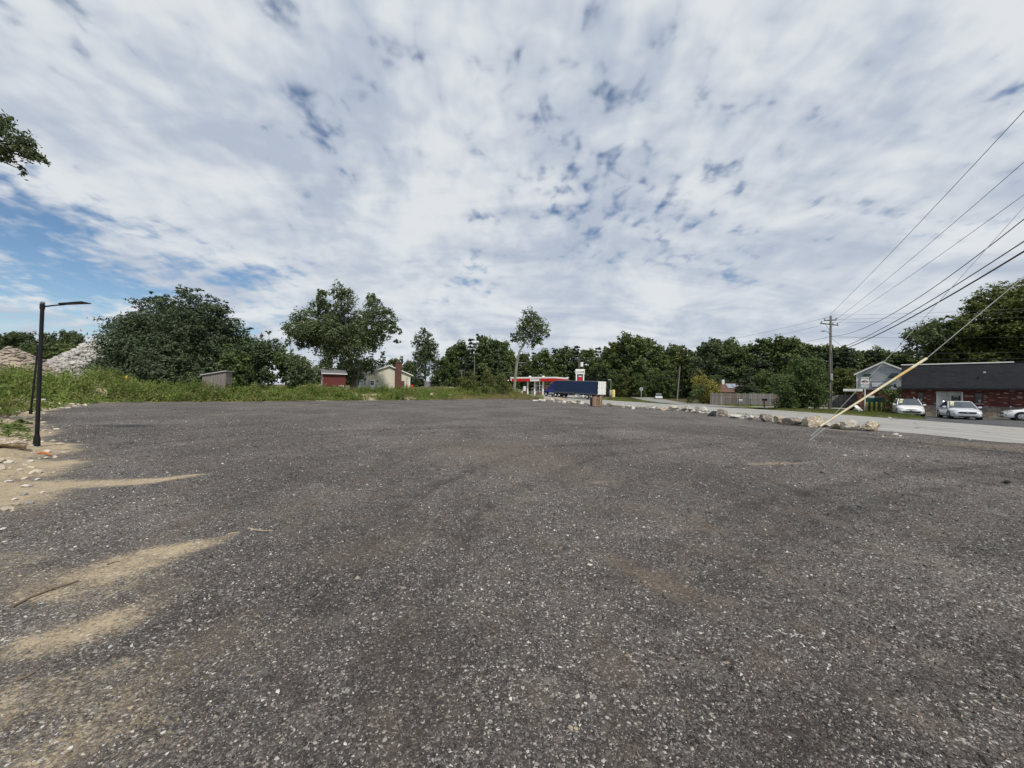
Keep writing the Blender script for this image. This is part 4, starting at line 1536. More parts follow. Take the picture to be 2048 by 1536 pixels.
conc_rub = M('concrete_rubble', (.40, .385, .36), .9, .45, .55, .5)
brown_rub = M('brown_rubble', (.30, .255, .215), .9, .5, .6, .5)
rubble('rubble_heap', 'tall heap of pale grey broken concrete beside the pines', 192, 676, 72, 13, 7, 'grey', 2300, (M('rubble_dust', (.30, .285, .26), .95, .35, .8, .5), conc_rub), 3)
rubble('rubble_heap', 'lower brownish rubble heap with dirt slope at the left edge', 22, 689, 66, 10, 7, 'brown', 1100, (M('dirt_heap', (.30, .25, .19), .95, .2, .5, .5), brown_rub), 5)


# ------------------------------------------------------------------ utility poles and lines
def utility_pole(loc, h, label, arms, r=.16, lean=0.0):
    t = thing('utility_pole', label, 'utility pole', loc)
    t.rotation_euler = (0, lean, 0)
    MB().tube([(0, 0, -.5), (0, 0, h * .5), (0, 0, h)], [r, r * .85, r * .68], 12).build('pole', pole_wood, t, True)
    for (z, half, ang, ins) in arms:
        d = Vector((math.cos(ang), math.sin(ang), 0))
        nrm = Vector((-d.y, d.x, 0))
        mb = MB()
        a, b = d * -half, d * half
        q = []
        for s in (-1, 1):
            for e in (a, b):
                for zz_ in (-.06, .06):
                    q.append(e + nrm * (.05 * s + .15) + Vector((0, 0, z + zz_)))
        mb.add(q, [(0, 1, 3, 2), (4, 6, 7, 5), (0, 4, 5, 1), (2, 3, 7, 6), (0, 2, 6, 4), (1, 5, 7, 3)])
        arm = mb.build('crossarm', M('arm_wood', (.10, .095, .09), .85, .3, 3, .4), t)
        for f in ins:
            c = d * (half * f) + nrm * .15
            MB().tube([c + Vector((0, 0, z + .06)), c + Vector((0, 0, z + .14)), c + Vector((0, 0, z + .17)), c + Vector((0, 0, z + .28))], [.02, .03, .075, .05], 8).build('insulator', M('porcelain', (.16, .17, .18), .3, .2), arm, True)
        if half > .8:
            for s in (-1, 1):
                MB().tube([d * (half * .45 * s) + nrm * .15 + Vector((0, 0, z - .05)), nrm * .1 + Vector((0, 0, z - .75))], .022, 6).build('arm_brace', grey_metal, arm)
    return t


def cable(name, label, A, B, sag, r, mat, group='overhead lines', n=28):
    A, B = Vector(A), Vector(B)
    pts = []
    for i in range(n + 1):
        t = i / n
        p = A.lerp(B, t)
        p.z -= 4 * sag * t * (1 - t)
        pts.append(p)
    o = MB().tube(pts, r, 5, True).build(name, mat, None, True)
    return tag(o, label, 'cable', group)


UY = 47.0
U = at(1660, 820, UY)
UT = at(1664, 632, UY)
U.z = .05
up = utility_pole(U, UT.z - .05, 'tall utility pole with two crossarms beside the round bush', [(UT.z - .55, .62, R(-20), (-.95, .95)), (UT.z - 1.05, 1.6, R(18), (-.85, .4, .9))], .17, R(.4))
pts = [Vector((-.1, -.1, UT.z - 2.65)), Vector((-.35, -.15, UT.z - 2.15)), Vector((-.75, -.2, UT.z - 1.95)), Vector((-1.0, -.25, UT.z - 1.98))]
MB().tube(pts, .03, 8).build('lamp_bracket', grey_metal, up, True)
MB().tube([pts[-1] + Vector((.15, 0, .02)), pts[-1] + Vector((-.15, -.02, .02)), pts[-1] + Vector((-.42, -.05, -.02))], [.05, .09, .05], 8).build('street_lamp_head', grey_metal, up, True)
MB().box((-.26, -.36, 3.6), (.04, -.17, 4.4)).build('service_box', galv, up, False, .02)
MB().tube([(-.02, -.22, .3), (.05, -.22, 2.0), (.02, -.2, 7.0)], .035, 6).build('conduit', grey_metal, up)
MB().tube([(-.9 * math.cos(a) * .55 - .62, -.2, 4.35 + .5 * math.sin(a)) for a in np.linspace(0, 6.1, 18)], .022, 5).build('cable_loop', wire_m, up)
MB().box((.02, -.24, 2.05), (.16, -.18, 2.2)).build('tag_plate', white_paint, up)

VP = Vector((16.5, 8.6, 0))
utility_pole(VP, 13.9, 'utility pole at the road edge just outside the right of the view', [(13.5, 1.2, R(30), (-.9, 0, .9))], .17)
WP = Vector((83, 53, 0))
utility_pole(WP, 13.6, 'distant utility pole along the street beyond the brick building', [(13.2, 1.2, R(80), (-.9, 0, .9))], .17)
GP = at(1157, 792, 106); GP.z = float(road_z(106))
gpz = at(1157, 715, 106).z
gpole = utility_pole(GP, gpz - GP.z, 'utility pole with one crossarm behind the price sign', [(gpz - GP.z - .6, 1.15, R(5), (-.9, .9))], .15)
MB().tube([(.75, -.1, gpz - GP.z - 2.5), (.75, -.1, gpz - GP.z - 1.3)], .42, 12).build('transformer', white_paint, gpole, True)
MB().tube([(0, 0, gpz - GP.z - 2.6), (1.0, -.1, gpz - GP.z - 2.6)], .05, 6).build('bracket', grey_metal, gpole)
b = at(1354, 803, 88); b.z = float(road_z(88))
utility_pole(b, at(1362, 733, 88).z - b.z, 'short leaning wooden pole left of the golden shrub', [], .15, R(4.5))
for px, top, lab, arms in ((923, 739, 'small far pole with crossarm above the weeds', True), (948, 713, 'taller bare far pole above the weeds', False)):
    b = at(px, 775, 105); b.z = 1.0
    h = at(px, top, 105).z - 1.0
    utility_pole(b, h, lab, [(h - .25, .7, R(4), (-.9, .9))] if arms else [], .13)

def xz(px, py, A, B):                      # height a line must have where it leaves the picture
    d = ray(px, py)
    k = d[0] / d[1]
    t = (A.x - k * A.y) / (k * (B.y - A.y) - (B.x - A.x))
    Yc = A.y + (B.y - A.y) * t
    return at(px, py, Yc).z, t


def fitted(name, label, zA, B, px, py, sag, r, mat, dA=(0, 0, 0)):
    A = Vector((U.x + dA[0], U.y + dA[1], zA))
    B = Vector((B[0], B[1], 0))
    zc, t = xz(px, py, A, B)
    zB = (zc + 4 * sag * t * (1 - t) - zA * (1 - t)) / t
    cable(name, label, A, (B.x, B.y, zB), sag, r, mat)


fitted('power_line', 'topmost thin line rising to the right picture edge', UT.z + .2, (VP.x - .6, VP.y - .3), 2046, 224, .25, .015, wire_grey)
fitted('power_line', 'second thin line from the top on the right', UT.z - .55, (VP.x, VP.y), 2046, 326, .3, .013, wire_grey, (.6, .1, 0))
fitted('power_line', 'third thin line from the top on the right', UT.z - .85, (VP.x + .6, VP.y + .3), 2046, 391, .3, .012, wire_grey, (1.2, .3, 0))
fitted('service_cable', 'sagging dark cable below the three thin lines on the right', 9.05, (VP.x, VP.y), 2046, 440, 1.7, .020, wire_m)
fitted('service_cable', 'middle dark communication cable rising to the right edge', 7.15, (VP.x, VP.y), 2046, 484, .75, .024, wire_m)
fitted('service_cable', 'thickest and lowest communication cable rising to the right edge', 6.95, (VP.x, VP.y), 2046, 504, .75, .036, wire_m)
for i, (za, py, rr, lab, mt) in enumerate(((UT.z + .1, 617, .013, 'upper of three thin lines running level to the right', wire_grey), (UT.z - .45, 622, .012, 'middle of three thin lines running level to the right', wire_grey), (UT.z - .85, 634, .012, 'lowest of three thin lines running level to the right', wire_grey),
                                    (9.0, 674, .016, 'lone cable level with the open tree on the right', wire_m), (7.1, 704, .026, 'upper black cable crossing in front of the wood to the right', wire_m), (6.5, 717, .02, 'lower black cable just above the black roof', wire_m))):
    fitted('street_cable', lab, za, (WP.x, WP.y), 2046, py, .35, rr, mt)
for za, zb, sag, rr, lab, mt in ((UT.z - .1, gpz, 1.5, .014, 'upper thin line from the pole sloping left', wire_grey), (UT.z - .9, gpz - .5, 1.7, .013, 'lower thin line from the pole sloping left', wire_grey),
                             (9.0, 8.2, 1.6, .018, 'dark cable from the street lamp height sloping left', wire_m), (7.1, 6.9, .9, .026, 'upper black cable crossing before the wood to the left', wire_m), (6.9, 5.9, 1.7, .036, 'thick sagging black cable crossing before the wood to the left', wire_m)):
    cable('street_cable', lab, (U.x, U.y, za), (GP.x, GP.y, zb), sag, rr, mt)
for k, (zb, px, lab) in enumerate(((5.2, 1790, 'house service drop sloping from the pole toward the grey house'),)):
    e = at(1772, 742, 52)
    cable('service_drop', lab, (U.x, U.y, 9.0), e, .5, .014, wire_m)

# ---- guy wires with yellow guard, anchored in the lot
GA = gp(1541, 937)
GA.z = tz(GA.x, GA.y)
Yg = GA.y
eye = at(1621, 873, Yg)
t = thing('guy_wire', 'steep bare guy wire rising to the right from the ground anchor', 'guy wire', GA)
P = [at(x, y, Yg) - GA for x, y in ((1621, 873), (1660, 838), (1800, 690), (2046, 416))]
P.append(VP + Vector((0, 0, 12.0)) - GA)
MB().tube(P, .0065, 6).build('strand', M('guy_steel', (.34, .335, .32), .45, .2, 4, 0, .6), t, True)
MB().tube([at(1623, 878, Yg) - GA, at(1628, 898, Yg) - GA, at(1626, 908, Yg) - GA], [.006, .008, .003], 6).build('loose_end', galv, t)
t = thing('guarded_guy_wire', 'slack guy wire with long yellow plastic guard over the boulders', 'guy wire', GA)
P0 = [Vector((0, 0, -.1)), Vector((.14, 0, .06)), at(1580, 906, Yg) - GA, eye - GA]
MB().tube(P0, [.012, .012, .011, .011], 8).build('anchor_rod', M('rusty_rod', (.14, .115, .10), .8, .3, 6), t, True)
MB().tube([eye - GA, at(1645, 851, Yg) - GA], .008, 6).build('strand', galv, t)
MB().tube([at(1619, 881, Yg) - GA, at(1650, 856, Yg) - GA], .010, 6).build('lower_strand', galv, t)
A_, B_ = at(1640, 853, Yg) - GA, at(1853, 717, Yg) - GA
yel = M('guard_yellow', (.56, .49, .33), .7, .22, 3.2)
yel2 = M('guard_orange', (.54, .37, .14), .7, .2, 3.2)
gtube = lambda f0, f1, r0, r1, nm, m_: MB().tube([A_.lerp(B_, f0), A_.lerp(B_, f1)], [r0, r1], 10).build(nm, m_, t, True)
gtube(0, .70, .020, .026, 'guard', yel)
gtube(.70, .86, .026, .027, 'guard_band', yel2)
gtube(.86, 1.0, .027, .028, 'guard_end', yel)
P = [B_, at(2046, 555, Yg) - GA, VP + Vector((0, 0, 9.0)) - GA]
MB().tube(P, .009, 6).build('upper_strand', MATS['guy_steel'], t, True)

# ---- broken stone scattered over the sandy left shoulder (uncountable: one object)
base_ = [rock_arrays(rng, 1, 7, 0) for _ in range(6)]
V_, F_, b0 = [], [], 0
xq, yq = rng.uniform(-34, -4, 9000), rng.uniform(3.5, 30, 9000)
sq, _, _ = left_dist(xq, yq)
kq = (sq > -.25) & (sq < 4.5) & (fbm(xq * .9, yq * .9, 83) > .45)
xq, yq = xq[kq][:1300], yq[kq][:1300]
zq = terrain_z(xq, yq)
for x, y, z in zip(xq, yq, zq):
    bv, bf = base_[rng.integers(6)]
    sc = float(np.exp(rng.normal(-3.35, .55))) * (1 + .02 * y)
    a = rng.uniform(0, 6.28)
    c, sn_ = math.cos(a), math.sin(a)
    q = bv * sc * np.array((1.2, .9, .6))
    V_.append(np.stack([q[:, 0] * c - q[:, 1] * sn_ + x, q[:, 0] * sn_ + q[:, 1] * c + y, q[:, 2] + z + sc * .15], 1))
    F_.append(bf + b0)
    b0 += len(bv)
o = link('shoulder_stones', np_mesh('shoulder_stones', np.concatenate(V_), np.concatenate(F_)), M('shoulder_stone', (.46, .40, .31), .9, .45, 3.0, .3))
tag(o, 'pale broken stones littering the sandy left shoulder', 'stones', kind='stuff')

# ---- small broken rock between the boulders of the row (uncountable: one object)
V_, F_, b0 = [], [], 0
for i in range(420):
    y = 19.6 + 58 * rng.random() ** 1.9
    x = edge_x(NE, y) - .55 + rng.normal(0, .38)
    bv, bf = base_[rng.integers(6)]
    sc = float(np.exp(rng.normal(-2.35, .45)))
    a = rng.uniform(0, 6.28)
    c, sn_ = math.cos(a), math.sin(a)
    q = bv * sc * np.array((1.3, .9, .7))
    V_.append(np.stack([q[:, 0] * c - q[:, 1] * sn_ + x, q[:, 0] * sn_ + q[:, 1] * c + y, q[:, 2] + tz(x, y) + sc * .25], 1))
    F_.append(bf + b0)
    b0 += len(bv)
o = link('row_rubble', np_mesh('row_rubble', np.concatenate(V_), np.concatenate(F_)), RK['pale'])
tag(o, 'small broken rock lying between the boulders of the row', 'stones', kind='stuff')

# ------------------------------------------------------------------ building materials
def siding(name, a, b, pitch=.12):
    k = NT(name)
    p = k.obj()
    sx_ = k.n('ShaderNodeSeparateXYZ'); k.l(p, sx_.inputs[0])
    saw = k.math('FRACT', k.math('DIVIDE', sx_.outputs[2], pitch))
    c = k.mix(k.smooth(k.noise(k.scaled(p, (.4, .4, 4)), 2.0, 4.0), .35, .65), a, b)
    c = k.mix(k.smooth(saw, .12, .0, 0, .35), c, tuple(x * .5 for x in a))
    k.bsdf(c, .6, 0, .3, k.bump(saw, .6, .02))
    return k.m


def brickwork(name, c1, c2, pale, mortar, amt=.28):
    k = NT(name)
    p = k.obj()
    mp = k.n('ShaderNodeMapping'); k.l(p, mp.inputs[0]); mp.inputs['Rotation'].default_value = (R(90), 0, 0)
    br = k.n('ShaderNodeTexBrick')
    k.l(mp.outputs[0], br.inputs['Vector'])
    br.inputs['Scale'].default_value = 1.0
    br.inputs['Brick Width'].default_value = .30
    br.inputs['Row Height'].default_value = .10
    br.inputs['Mortar Size'].default_value = .008
    br.inputs['Bias'].default_value = -.1
    br.inputs['Color1'].default_value = c1 + (1,)
    br.inputs['Color2'].default_value = c2 + (1,)
    br.inputs['Mortar'].default_value = mortar + (1,)
    # here and there a pale brick
    v_ = k.voro(k.scaled(p, (2.6, 2.6, 9.0)), 1.0)
    sc_ = k.n('ShaderNodeSeparateColor'); k.l(v_.outputs['Color'], sc_.inputs[0])
    f = k.math('MULTIPLY', k.math('GREATER_THAN', sc_.outputs[0], 1 - amt), k.math('LESS_THAN', v_.outputs['Distance'], .46))
    c = k.mix(k.math('MULTIPLY', f, k.math('MULTIPLY_ADD', sc_.outputs[1], .6, .25)), br.outputs['Color'], pale)
    k.bsdf(c, .85, 0, .25, k.bump(br.outputs['Fac'], -.5, .01))
    return k.m


def shingle(name, a, b):
    k = NT(name)
    p = k.obj()
    mp = k.n('ShaderNodeMapping'); k.l(p, mp.inputs[0]); mp.inputs['Rotation'].default_value = (R(90), 0, 0)
    br = k.n('ShaderNodeTexBrick')
    k.l(mp.outputs[0], br.inputs['Vector'])
    br.inputs['Scale'].default_value = 1.0
    br.inputs['Brick Width'].default_value = .32
    br.inputs['Row Height'].default_value = .14
    br.inputs['Mortar Size'].default_value = .012
    br.inputs['Color1'].default_value = a + (1,)
    br.inputs['Color2'].default_value = b + (1,)
    br.inputs['Mortar'].default_value = tuple(x * .35 for x in a) + (1,)
    c = k.mix(k.smooth(k.noise(p, .8, 4.0), .3, .7, 0, .4), br.outputs['Color'], b)
    k.bsdf(c, .85, 0, .3, k.bump(br.outputs['Fac'], -.7, .015))
    return k.m


def fieldstone(name):
    k = NT(name)
    p = k.obj()
    v_ = k.voro(p, 3.2)
    e = k.voro(p, 3.2, 'DISTANCE_TO_EDGE')
    sc_ = k.n('ShaderNodeSeparateColor'); k.l(v_.outputs['Color'], sc_.inputs[0])
    c = k.ramp(sc_.outputs[0], [(0, (.16, .13, .10)), (.4, (.27, .22, .16)), (.75, (.35, .29, .22)), (1, (.22, .21, .20))])
    c = k.mix(k.smooth(k.noise(p, 14, 4.0), .4, .7, 0, .4), c, (.14, .12, .10))
    m_ = k.smooth(e.outputs['Distance'], .06, .02)
    c = k.mix(m_, c, (.20, .185, .165))
    k.bsdf(c, .9, 0, .25, k.bump(k.smooth(e.outputs['Distance'], 0, .12), .8, .03))
    return k.m


cream_siding = siding('cream_siding', (.56, .54, .43), (.64, .62, .52))
blue_shade_siding = siding('blue_shade_siding', (.66, .68, .70), (.74, .75, .77))  # bluish white: sky-lit shade of a side wall, put into the colour
grey_siding = siding('grey_siding', (.32, .34, .36), (.39, .41, .43), .16)
red_siding = siding('red_siding', (.105, .026, .023), (.14, .036, .031), .2)
pink_siding = siding('pale_pink_siding', (.42, .24, .22), (.50, .32, .29), .2)
brick_m = brickwork('old_brick', (.15, .040, .026), (.07, .022, .018), (.44, .34, .30), (.10, .07, .06), .30)
chim_m = brickwork('chimney_brick', (.13, .050, .036), (.075, .032, .026), (.24, .16, .13), (.12, .10, .09), .12)
roof_black = shingle('black_shingles', (.010, .0105, .014), (.020, .021, .026))
roof_grey = shingle('grey_shingles', (.12, .125, .135), (.17, .175, .185))
roof_brown = shingle('brown_shingles', (.115, .062, .048), (.15, .085, .066))
stone_m = fieldstone('fieldstone')
green_canvas = M('green_canvas', (.004, .018, .016), .7, .2, 3)


def window(parent, x0, x1, z0, z1, y, frame=None, glass=None, mull=True):
    """in a wall that faces -y at depth y"""
    f = MB()
    w = .07
    f.box((x0 - w, y - .05, z1), (x1 + w, y + .01, z1 + w)).box((x0 - w, y - .05, z0 - w), (x1 + w, y + .01, z0))
    f.box((x0 - w, y - .048, z0), (x0, y + .01, z1)).box((x1, y - .048, z0), (x1 + w, y + .01, z1))
    if mull:
        f.box((x0, y - .04, (z0 + z1) / 2 - .03), (x1, y + .008, (z0 + z1) / 2 + .03))
    o = f.build('window', frame or white_trim, parent)
    MB().box((x0, y - .015, z0), (x1, y + .006, z1)).build('pane', glass or glass_dark, o)
    return o


class Facade:
    """a wall line through A at an angle: pixel columns and rows to local x and z"""
    def __init__(self, A, ang):
        self.A, self.d = A, Vector((math.cos(ang), math.sin(ang), 0))

    def x(self, px):
        d = ray(px, 800)
        k = d[0] / d[1]
        return (k * self.A.y - self.A.x) / (self.d.x - k * self.d.y)

    def z(self, py, px):
        return at(px, py, self.A.y + self.d.y * self.x(px)).z - self.A.z


# ------------------------------------------------------------------ white house
hp = at(733, 772, 75.0)
hz = tz(hp.x, hp.y)
hp.z = min(hz, 2.0)
ez = at(733, 746, 75).z - hp.z           # eave height
Wd, Dp = 8.4, 12.0
t = thing('white_house', 'cream single-storey gable house with brick chimney behind the weeds', 'house', hp, R(28))
rz_ = at(775, 731, 77).z - hp.z
MB().prism([(0, -.6), (Wd, -.6), (Wd, ez), (Wd / 2, rz_ - .12), (0, ez)], 0, Dp).build('wall', cream_siding, t)
MB().box((-.012, .3, -.6), (-.002, Dp - .3, ez - .1)).build('side_wall_shade', blue_shade_siding, t)  # thin sheet giving the side wall its bluish shade by colour
for s in (0, 1):
    x0, x1 = (-.55, Wd / 2) if s == 0 else (Wd + .55, Wd / 2)
    z0 = ez - .55 * (rz_ - ez) / (Wd / 2) + .02
    MB().prism([(x0, z0), (x1, rz_), (x1, rz_ + .14), (x0, z0 + .14)], -.35, Dp + .3).build('roof', roof_grey, t)
    MB().prism([(x0, z0 - .13), (x1, rz_ - .13), (x1, rz_ + .06), (x0, z0 + .06)], -.40, -.352).build('bargeboard', white_trim, t)
MB().box((-.04, -.03, -.6), (.10, .10, ez - .05)).build('corner_board', white_trim, t)
MB().box((Wd - .10, -.03, -.6), (Wd + .04, .10, ez - .05)).build('corner_board', white_trim, t)
d_ = MB().box((.55, -.06, .05), (1.55, .02, 2.1)).build('door', white_paint, t)
MB().box((.72, -.075, 1.15), (1.38, -.055, 1.9)).build('door_glass', glass_dark, d_)
MB().box((.72, -.085, 1.5), (1.38, -.074, 1.56)).build('glazing_bar', white_paint, d_)
MB().box((1.95, -.18, 1.75), (2.10, -.02, 2.05)).build('wall_lamp', black_metal, t)
st_ = MB().box((.3, -1.3, -.6), (2.6, -.05, .02)).build('steps', M('step_concrete', (.38, .36, .33), .9), t)
MB().box((.32, -1.25, .02), (.48, -.1, .75)).build('railing', oldwood, st_)
MB().box((2.42, -1.25, .02), (2.58, -.1, .75)).build('railing', oldwood, st_)
ch = MB().box((5.35, -.55, -.6), (6.55, -.02, rz_ + .55)).build('chimney', chim_m, t)
MB().box((6.56, -.42, -.6), (7.2, -.02, 2.05)).build('chimney_shoulder', chim_m, ch)
MB().box((5.28, -.62, rz_ + .55), (6.62, .05, rz_ + .68)).build('chimney_cap', chim_m, ch)
MB().tube([(.9, 6, ez), (.9, 6, ez + 1.4)], .07, 8).build('vent_pipe', white_paint, t)
MB().tube([(7.75, -.08, -.3), (7.75, -.08, 2.8)], .05, 8).build('downpipe', grey_metal, t)
for yy in (2.0, 5.0, 8.5):
    MB().box((-.03, yy, 1.0), (-.013, yy + .9, 2.1)).build('window', glass_dark, t)

# ------------------------------------------------------------------ red shed
sp_ = at(638, 773, 62.0)
sp_.z = tz(sp_.x, sp_.y)
z_e = at(650, 746, 62).z - sp_.z
z_r = at(650, 739.5, 63.5).z - sp_.z
t = thing('red_shed', 'small red shed with grey roof left of the oak trunk', 'shed', sp_, R(32))
Ls = Facade(sp_, R(32)).x(690)
MB().prism([(0, -.5), (2.8, -.5), (2.8, z_e), (1.4, z_r), (0, z_e)], .55, Ls, 'yz').build('wall', red_siding, t)
MB().prism([(.002, -.5), (2.798, -.5), (2.798, z_e), (1.4, z_r - .05), (.002, z_e)], .50, .549, 'yz').build('end_wall', pink_siding, t)  # end wall paler and pinker than the red front
MB().box((.47, .9, -.2), (.499, 1.7, 1.9)).build('doorway', glass_dark, t)
for a, bq in ((-.35, 1.4), (3.15, 1.4)):
    z0 = z_e - .35 * (z_r - z_e) / 1.4 + .03
    MB().prism([(a, z0), (bq, z_r), (bq, z_r + .1), (a, z0 + .1)], .25, Ls + .2, 'yz').build('roof', roof_grey, t)
MB().box((.25, -.40, z_e - .13), (Ls + .2, -.30, z_e + .0)).build('fascia', white_trim, t)
window(t, 3.0, 3.6, .35, 1.0, 0.0, white_paint, None, False)
b = at(824, 773, 80); b.z = tz(b.x, b.y)
t = thing('red_bin', 'small bright red box on a post right of the white house', 'box', b)
MB().box((-.28, -.2, .35), (.28, .2, 1.15)).build('box', M('bright_red', (.55, .04, .03), .5), t, False, .03)
MB().box((-.06, -.06, -.3), (.06, .06, .35)).build('post', oldwood, t)
b = at(853, 773, 118); b.z = 1.5
t = thing('far_house', 'small far house with grey roof behind the slim tree trunk', 'house', b)
MB().prism([(-2.2, -1), (2.2, -1), (2.2, 1.2), (-2.2, 1.2)], 0, 4).build('wall', pink_siding, t)
MB().prism([(-.3, 1.2), (2, 2.7), (4.3, 1.2), (4.3, 1.35), (2, 2.85), (-.3, 1.35)], -2.5, 2.5, 'yz').build('roof', roof_grey, t)
for x in (-1.4, .3):
    MB().box((x, -.03, .0), (x + .8, -.001, .9)).build('window', glass_dark, t)

# ------------------------------------------------------------------ grey plank shed
b = at(404, 771, 43.0); b.z = tz(b.x, b.y) - .15
t = thing('plank_shed', 'low weathered grey plank shed with slanting roof in front of the pines', 'shed', b, R(11))
Ls = Facade(b, R(11)).x(450)
zl, zr = at(406, 750.5, 43).z - b.z, at(453, 742.5, 43 + Ls * .19).z - b.z
n = 19
for i in range(n):
    x0, x1 = Ls * i / n, Ls * (i + 1) / n - .012
    zt = zl + (zr - zl) * (i + .5) / n - .04
    MB().box((x0, -.01 * (i % 3), -.4), (x1, .03, zt)).build('plank', plank_m, t)
MB().prism([(0, -.4), (Ls - .25, -.4), (Ls - .25, zr - .10), (0, zl - .10)], .04, 1.3).build('inside_shade_block', M('inside_shade', (.03, .027, .024), .9), t)  # near-black block painted as the shade inside the shed
for i in range(4):
    y0 = .035 + i * .33
    MB().box((Ls + .002, y0, (-.4 if i in (0, 3) else 1.25)), (Ls + .03, y0 + .32, zr - .06)).build('plank', plank_m, t)
MB().add([(-.15, -.18, zl - .03), (Ls + .12, -.18, zr), (Ls + .12, 1.5, zr), (-.15, 1.5, zl - .03), (-.15, -.18, zl + .07), (Ls + .12, -.18, zr + .09), (Ls + .12, 1.5, zr + .09), (-.15, 1.5, zl + .07)],
         [(0, 3, 2, 1), (4, 5, 6, 7), (0, 1, 5, 4), (1, 2, 6, 5), (2, 3, 7, 6), (3, 0, 4, 7)]).build('roof', M('tin_roof', (.42, .42, .41), .6, .2, 2), t)
b = at(410, 769, 41.5)
V, Fc = rock_arrays(rng, 2, 9)
o = link('shed_boulder', np_mesh('shed_boulder', V * np.array((.75, .4, .38)), Fc), RK['grey'])
o.location = (b.x, b.y, tz(b.x, b.y) + .3)
tag(o, 'grey boulder at the left front corner of the plank shed', 'boulder')

# ------------------------------------------------------------------ yellow machine in the weeds
b = at(241, 770, 44.5); b.z = tz(b.x, b.y)
t = thing('yellow_machine', 'yellow machine half hidden in the weeds under the pines', 'machine', b, R(5))
yel_m = M('machine_yellow', (.60, .36, .04), .5, .2, 3)
k_ = F_PX / 44.5
u_ = lambda x, z: ((x - 241) / k_, at(241, z, 44.5).z - b.z)
zb = 0.0
x0, z1 = u_(240, 753)
x1, z0 = u_(258, 767)
MB().box((x0, -.4, -.1), (x1, .5, z1)).build('body', yel_m, t, False, .06)
MB().tube([((x0 + .22), -.43, z1 - .30), ((x0 + .22), -.38, z1 - .30)], .11, 12).build('porthole', black_metal, t)
MB().box((x0 + .62, -.43, z1 - .42), (x0 + .92, -.38, z1 - .18)).build('vent', black_metal, t)
MB().box((x1 - .25, -.2, z1), (x1 - .1, 0, z1 + .12)).build('exhaust', yel_m, t)
MB().box((-1.15, -.1, .2), (-.98, .1, u_(0, 755)[1])).build('mast', yel_m, t)
MB().box((-1.15, -.08, u_(0, 757)[1]), (x0, .08, u_(0, 757)[1] + .1)).build('beam', yel_m, t)
MB().box((-.45, -.08, .2), (-.33, .08, u_(0, 756)[1])).build('strut', yel_m, t)
for xx in (-1.0, .7):
    w_ = MB().tube([(xx, -.45, .25), (xx, .45, .25)], .36, 14).build('wheel', rubber, t)

# ------------------------------------------------------------------ gas station
GZ = float(road_z(113)) + .01
cr_ = at(1111, 758, 108)
cl_ = at(1021, 760, 117)
ang = math.atan2(cl_.y - cr_.y, cl_.x - cr_.x) + math.pi
Lc = (Vector((cl_.x, cl_.y)) - Vector((cr_.x, cr_.y))).length
zt_, zb_ = at(1111, 753.5, 108).z, at(1111, 762.3, 108).z
red_m = M('fascia_red', (.50, .018, .015), .45, .12, 1)
t = thing('fuel_canopy', 'red and white gas station canopy left of the blue truck', 'canopy', (cl_.x, cl_.y, GZ), ang)
h0, h1 = zb_ - GZ, zt_ - GZ
hm = h1 - .42
MB().box((0, 0, h0), (Lc, 7.5, hm)).build('fascia', red_m, t)
MB().box((-.03, -.03, hm), (Lc + .03, 7.53, h1)).build('white_band', white_paint, t)
lp_ = MB().box((Lc * .46, -.09, h0 - .02), (Lc * .655, -.035, h1 - .02)).build('logo_panel', white_paint, t)
ink = M('sign_ink', (.02, .03, .05), .6)
sign_red = M('sign_red', (.60, .03, .03), .5)
lettering('GLOBAL', .62, ink, lp_, (Lc * .55, -.10, (h0 + h1) / 2), (R(90), 0, 0))
MB().tube([(Lc * .615 + .35 * math.cos(a), -.095, (h0 + h1) / 2 + .05 + .30 * math.sin(a)) for a in np.linspace(-.6, 1.9, 9)], [.02, .05, .07, .08, .08, .07, .06, .04, .02], 6).build('swoosh', sign_red, lp_)
for i in range(3):
    x = Lc * (.36, .52, .70)[i]
    MB().box((x - .2, .9, -.2), (x + .2, 1.3, h0)).build('column', white_paint, t, False, .03)
    MB().box((x - .2, 6.0, -.2), (x + .2, 6.4, h0)).build('column', white_paint, t, False, .03)
MB().box((Lc * .52, 1.0, h0 - 1.35), (Lc * .70, 1.2, h0 - 1.2)).build('tie_beam', white_paint, t)
for i, x in enumerate((-.5, .6, 1.8)):
    MB().tube([(x, -.35, h0 + .4 + .15 * i), (x + .1, -.7, h0 + .2 + .15 * i), (x + .12, -.75, h0 + .05 + .15 * i)], [.07, .14, .2], 8).build('floodlight', white_paint, t)
    MB().box((x - .03, -.4, h0 + .3 + .15 * i), (x + .03, .0, h0 + .45 + .15 * i)).build('floodlight_arm', grey_metal, t)
for x in (Lc * .36, Lc * .66):
    MB().box((x - .25, 2.0, h1), (x + .25, 2.5, h1 + .42)).build('roof_unit', white_paint, t)
root = None
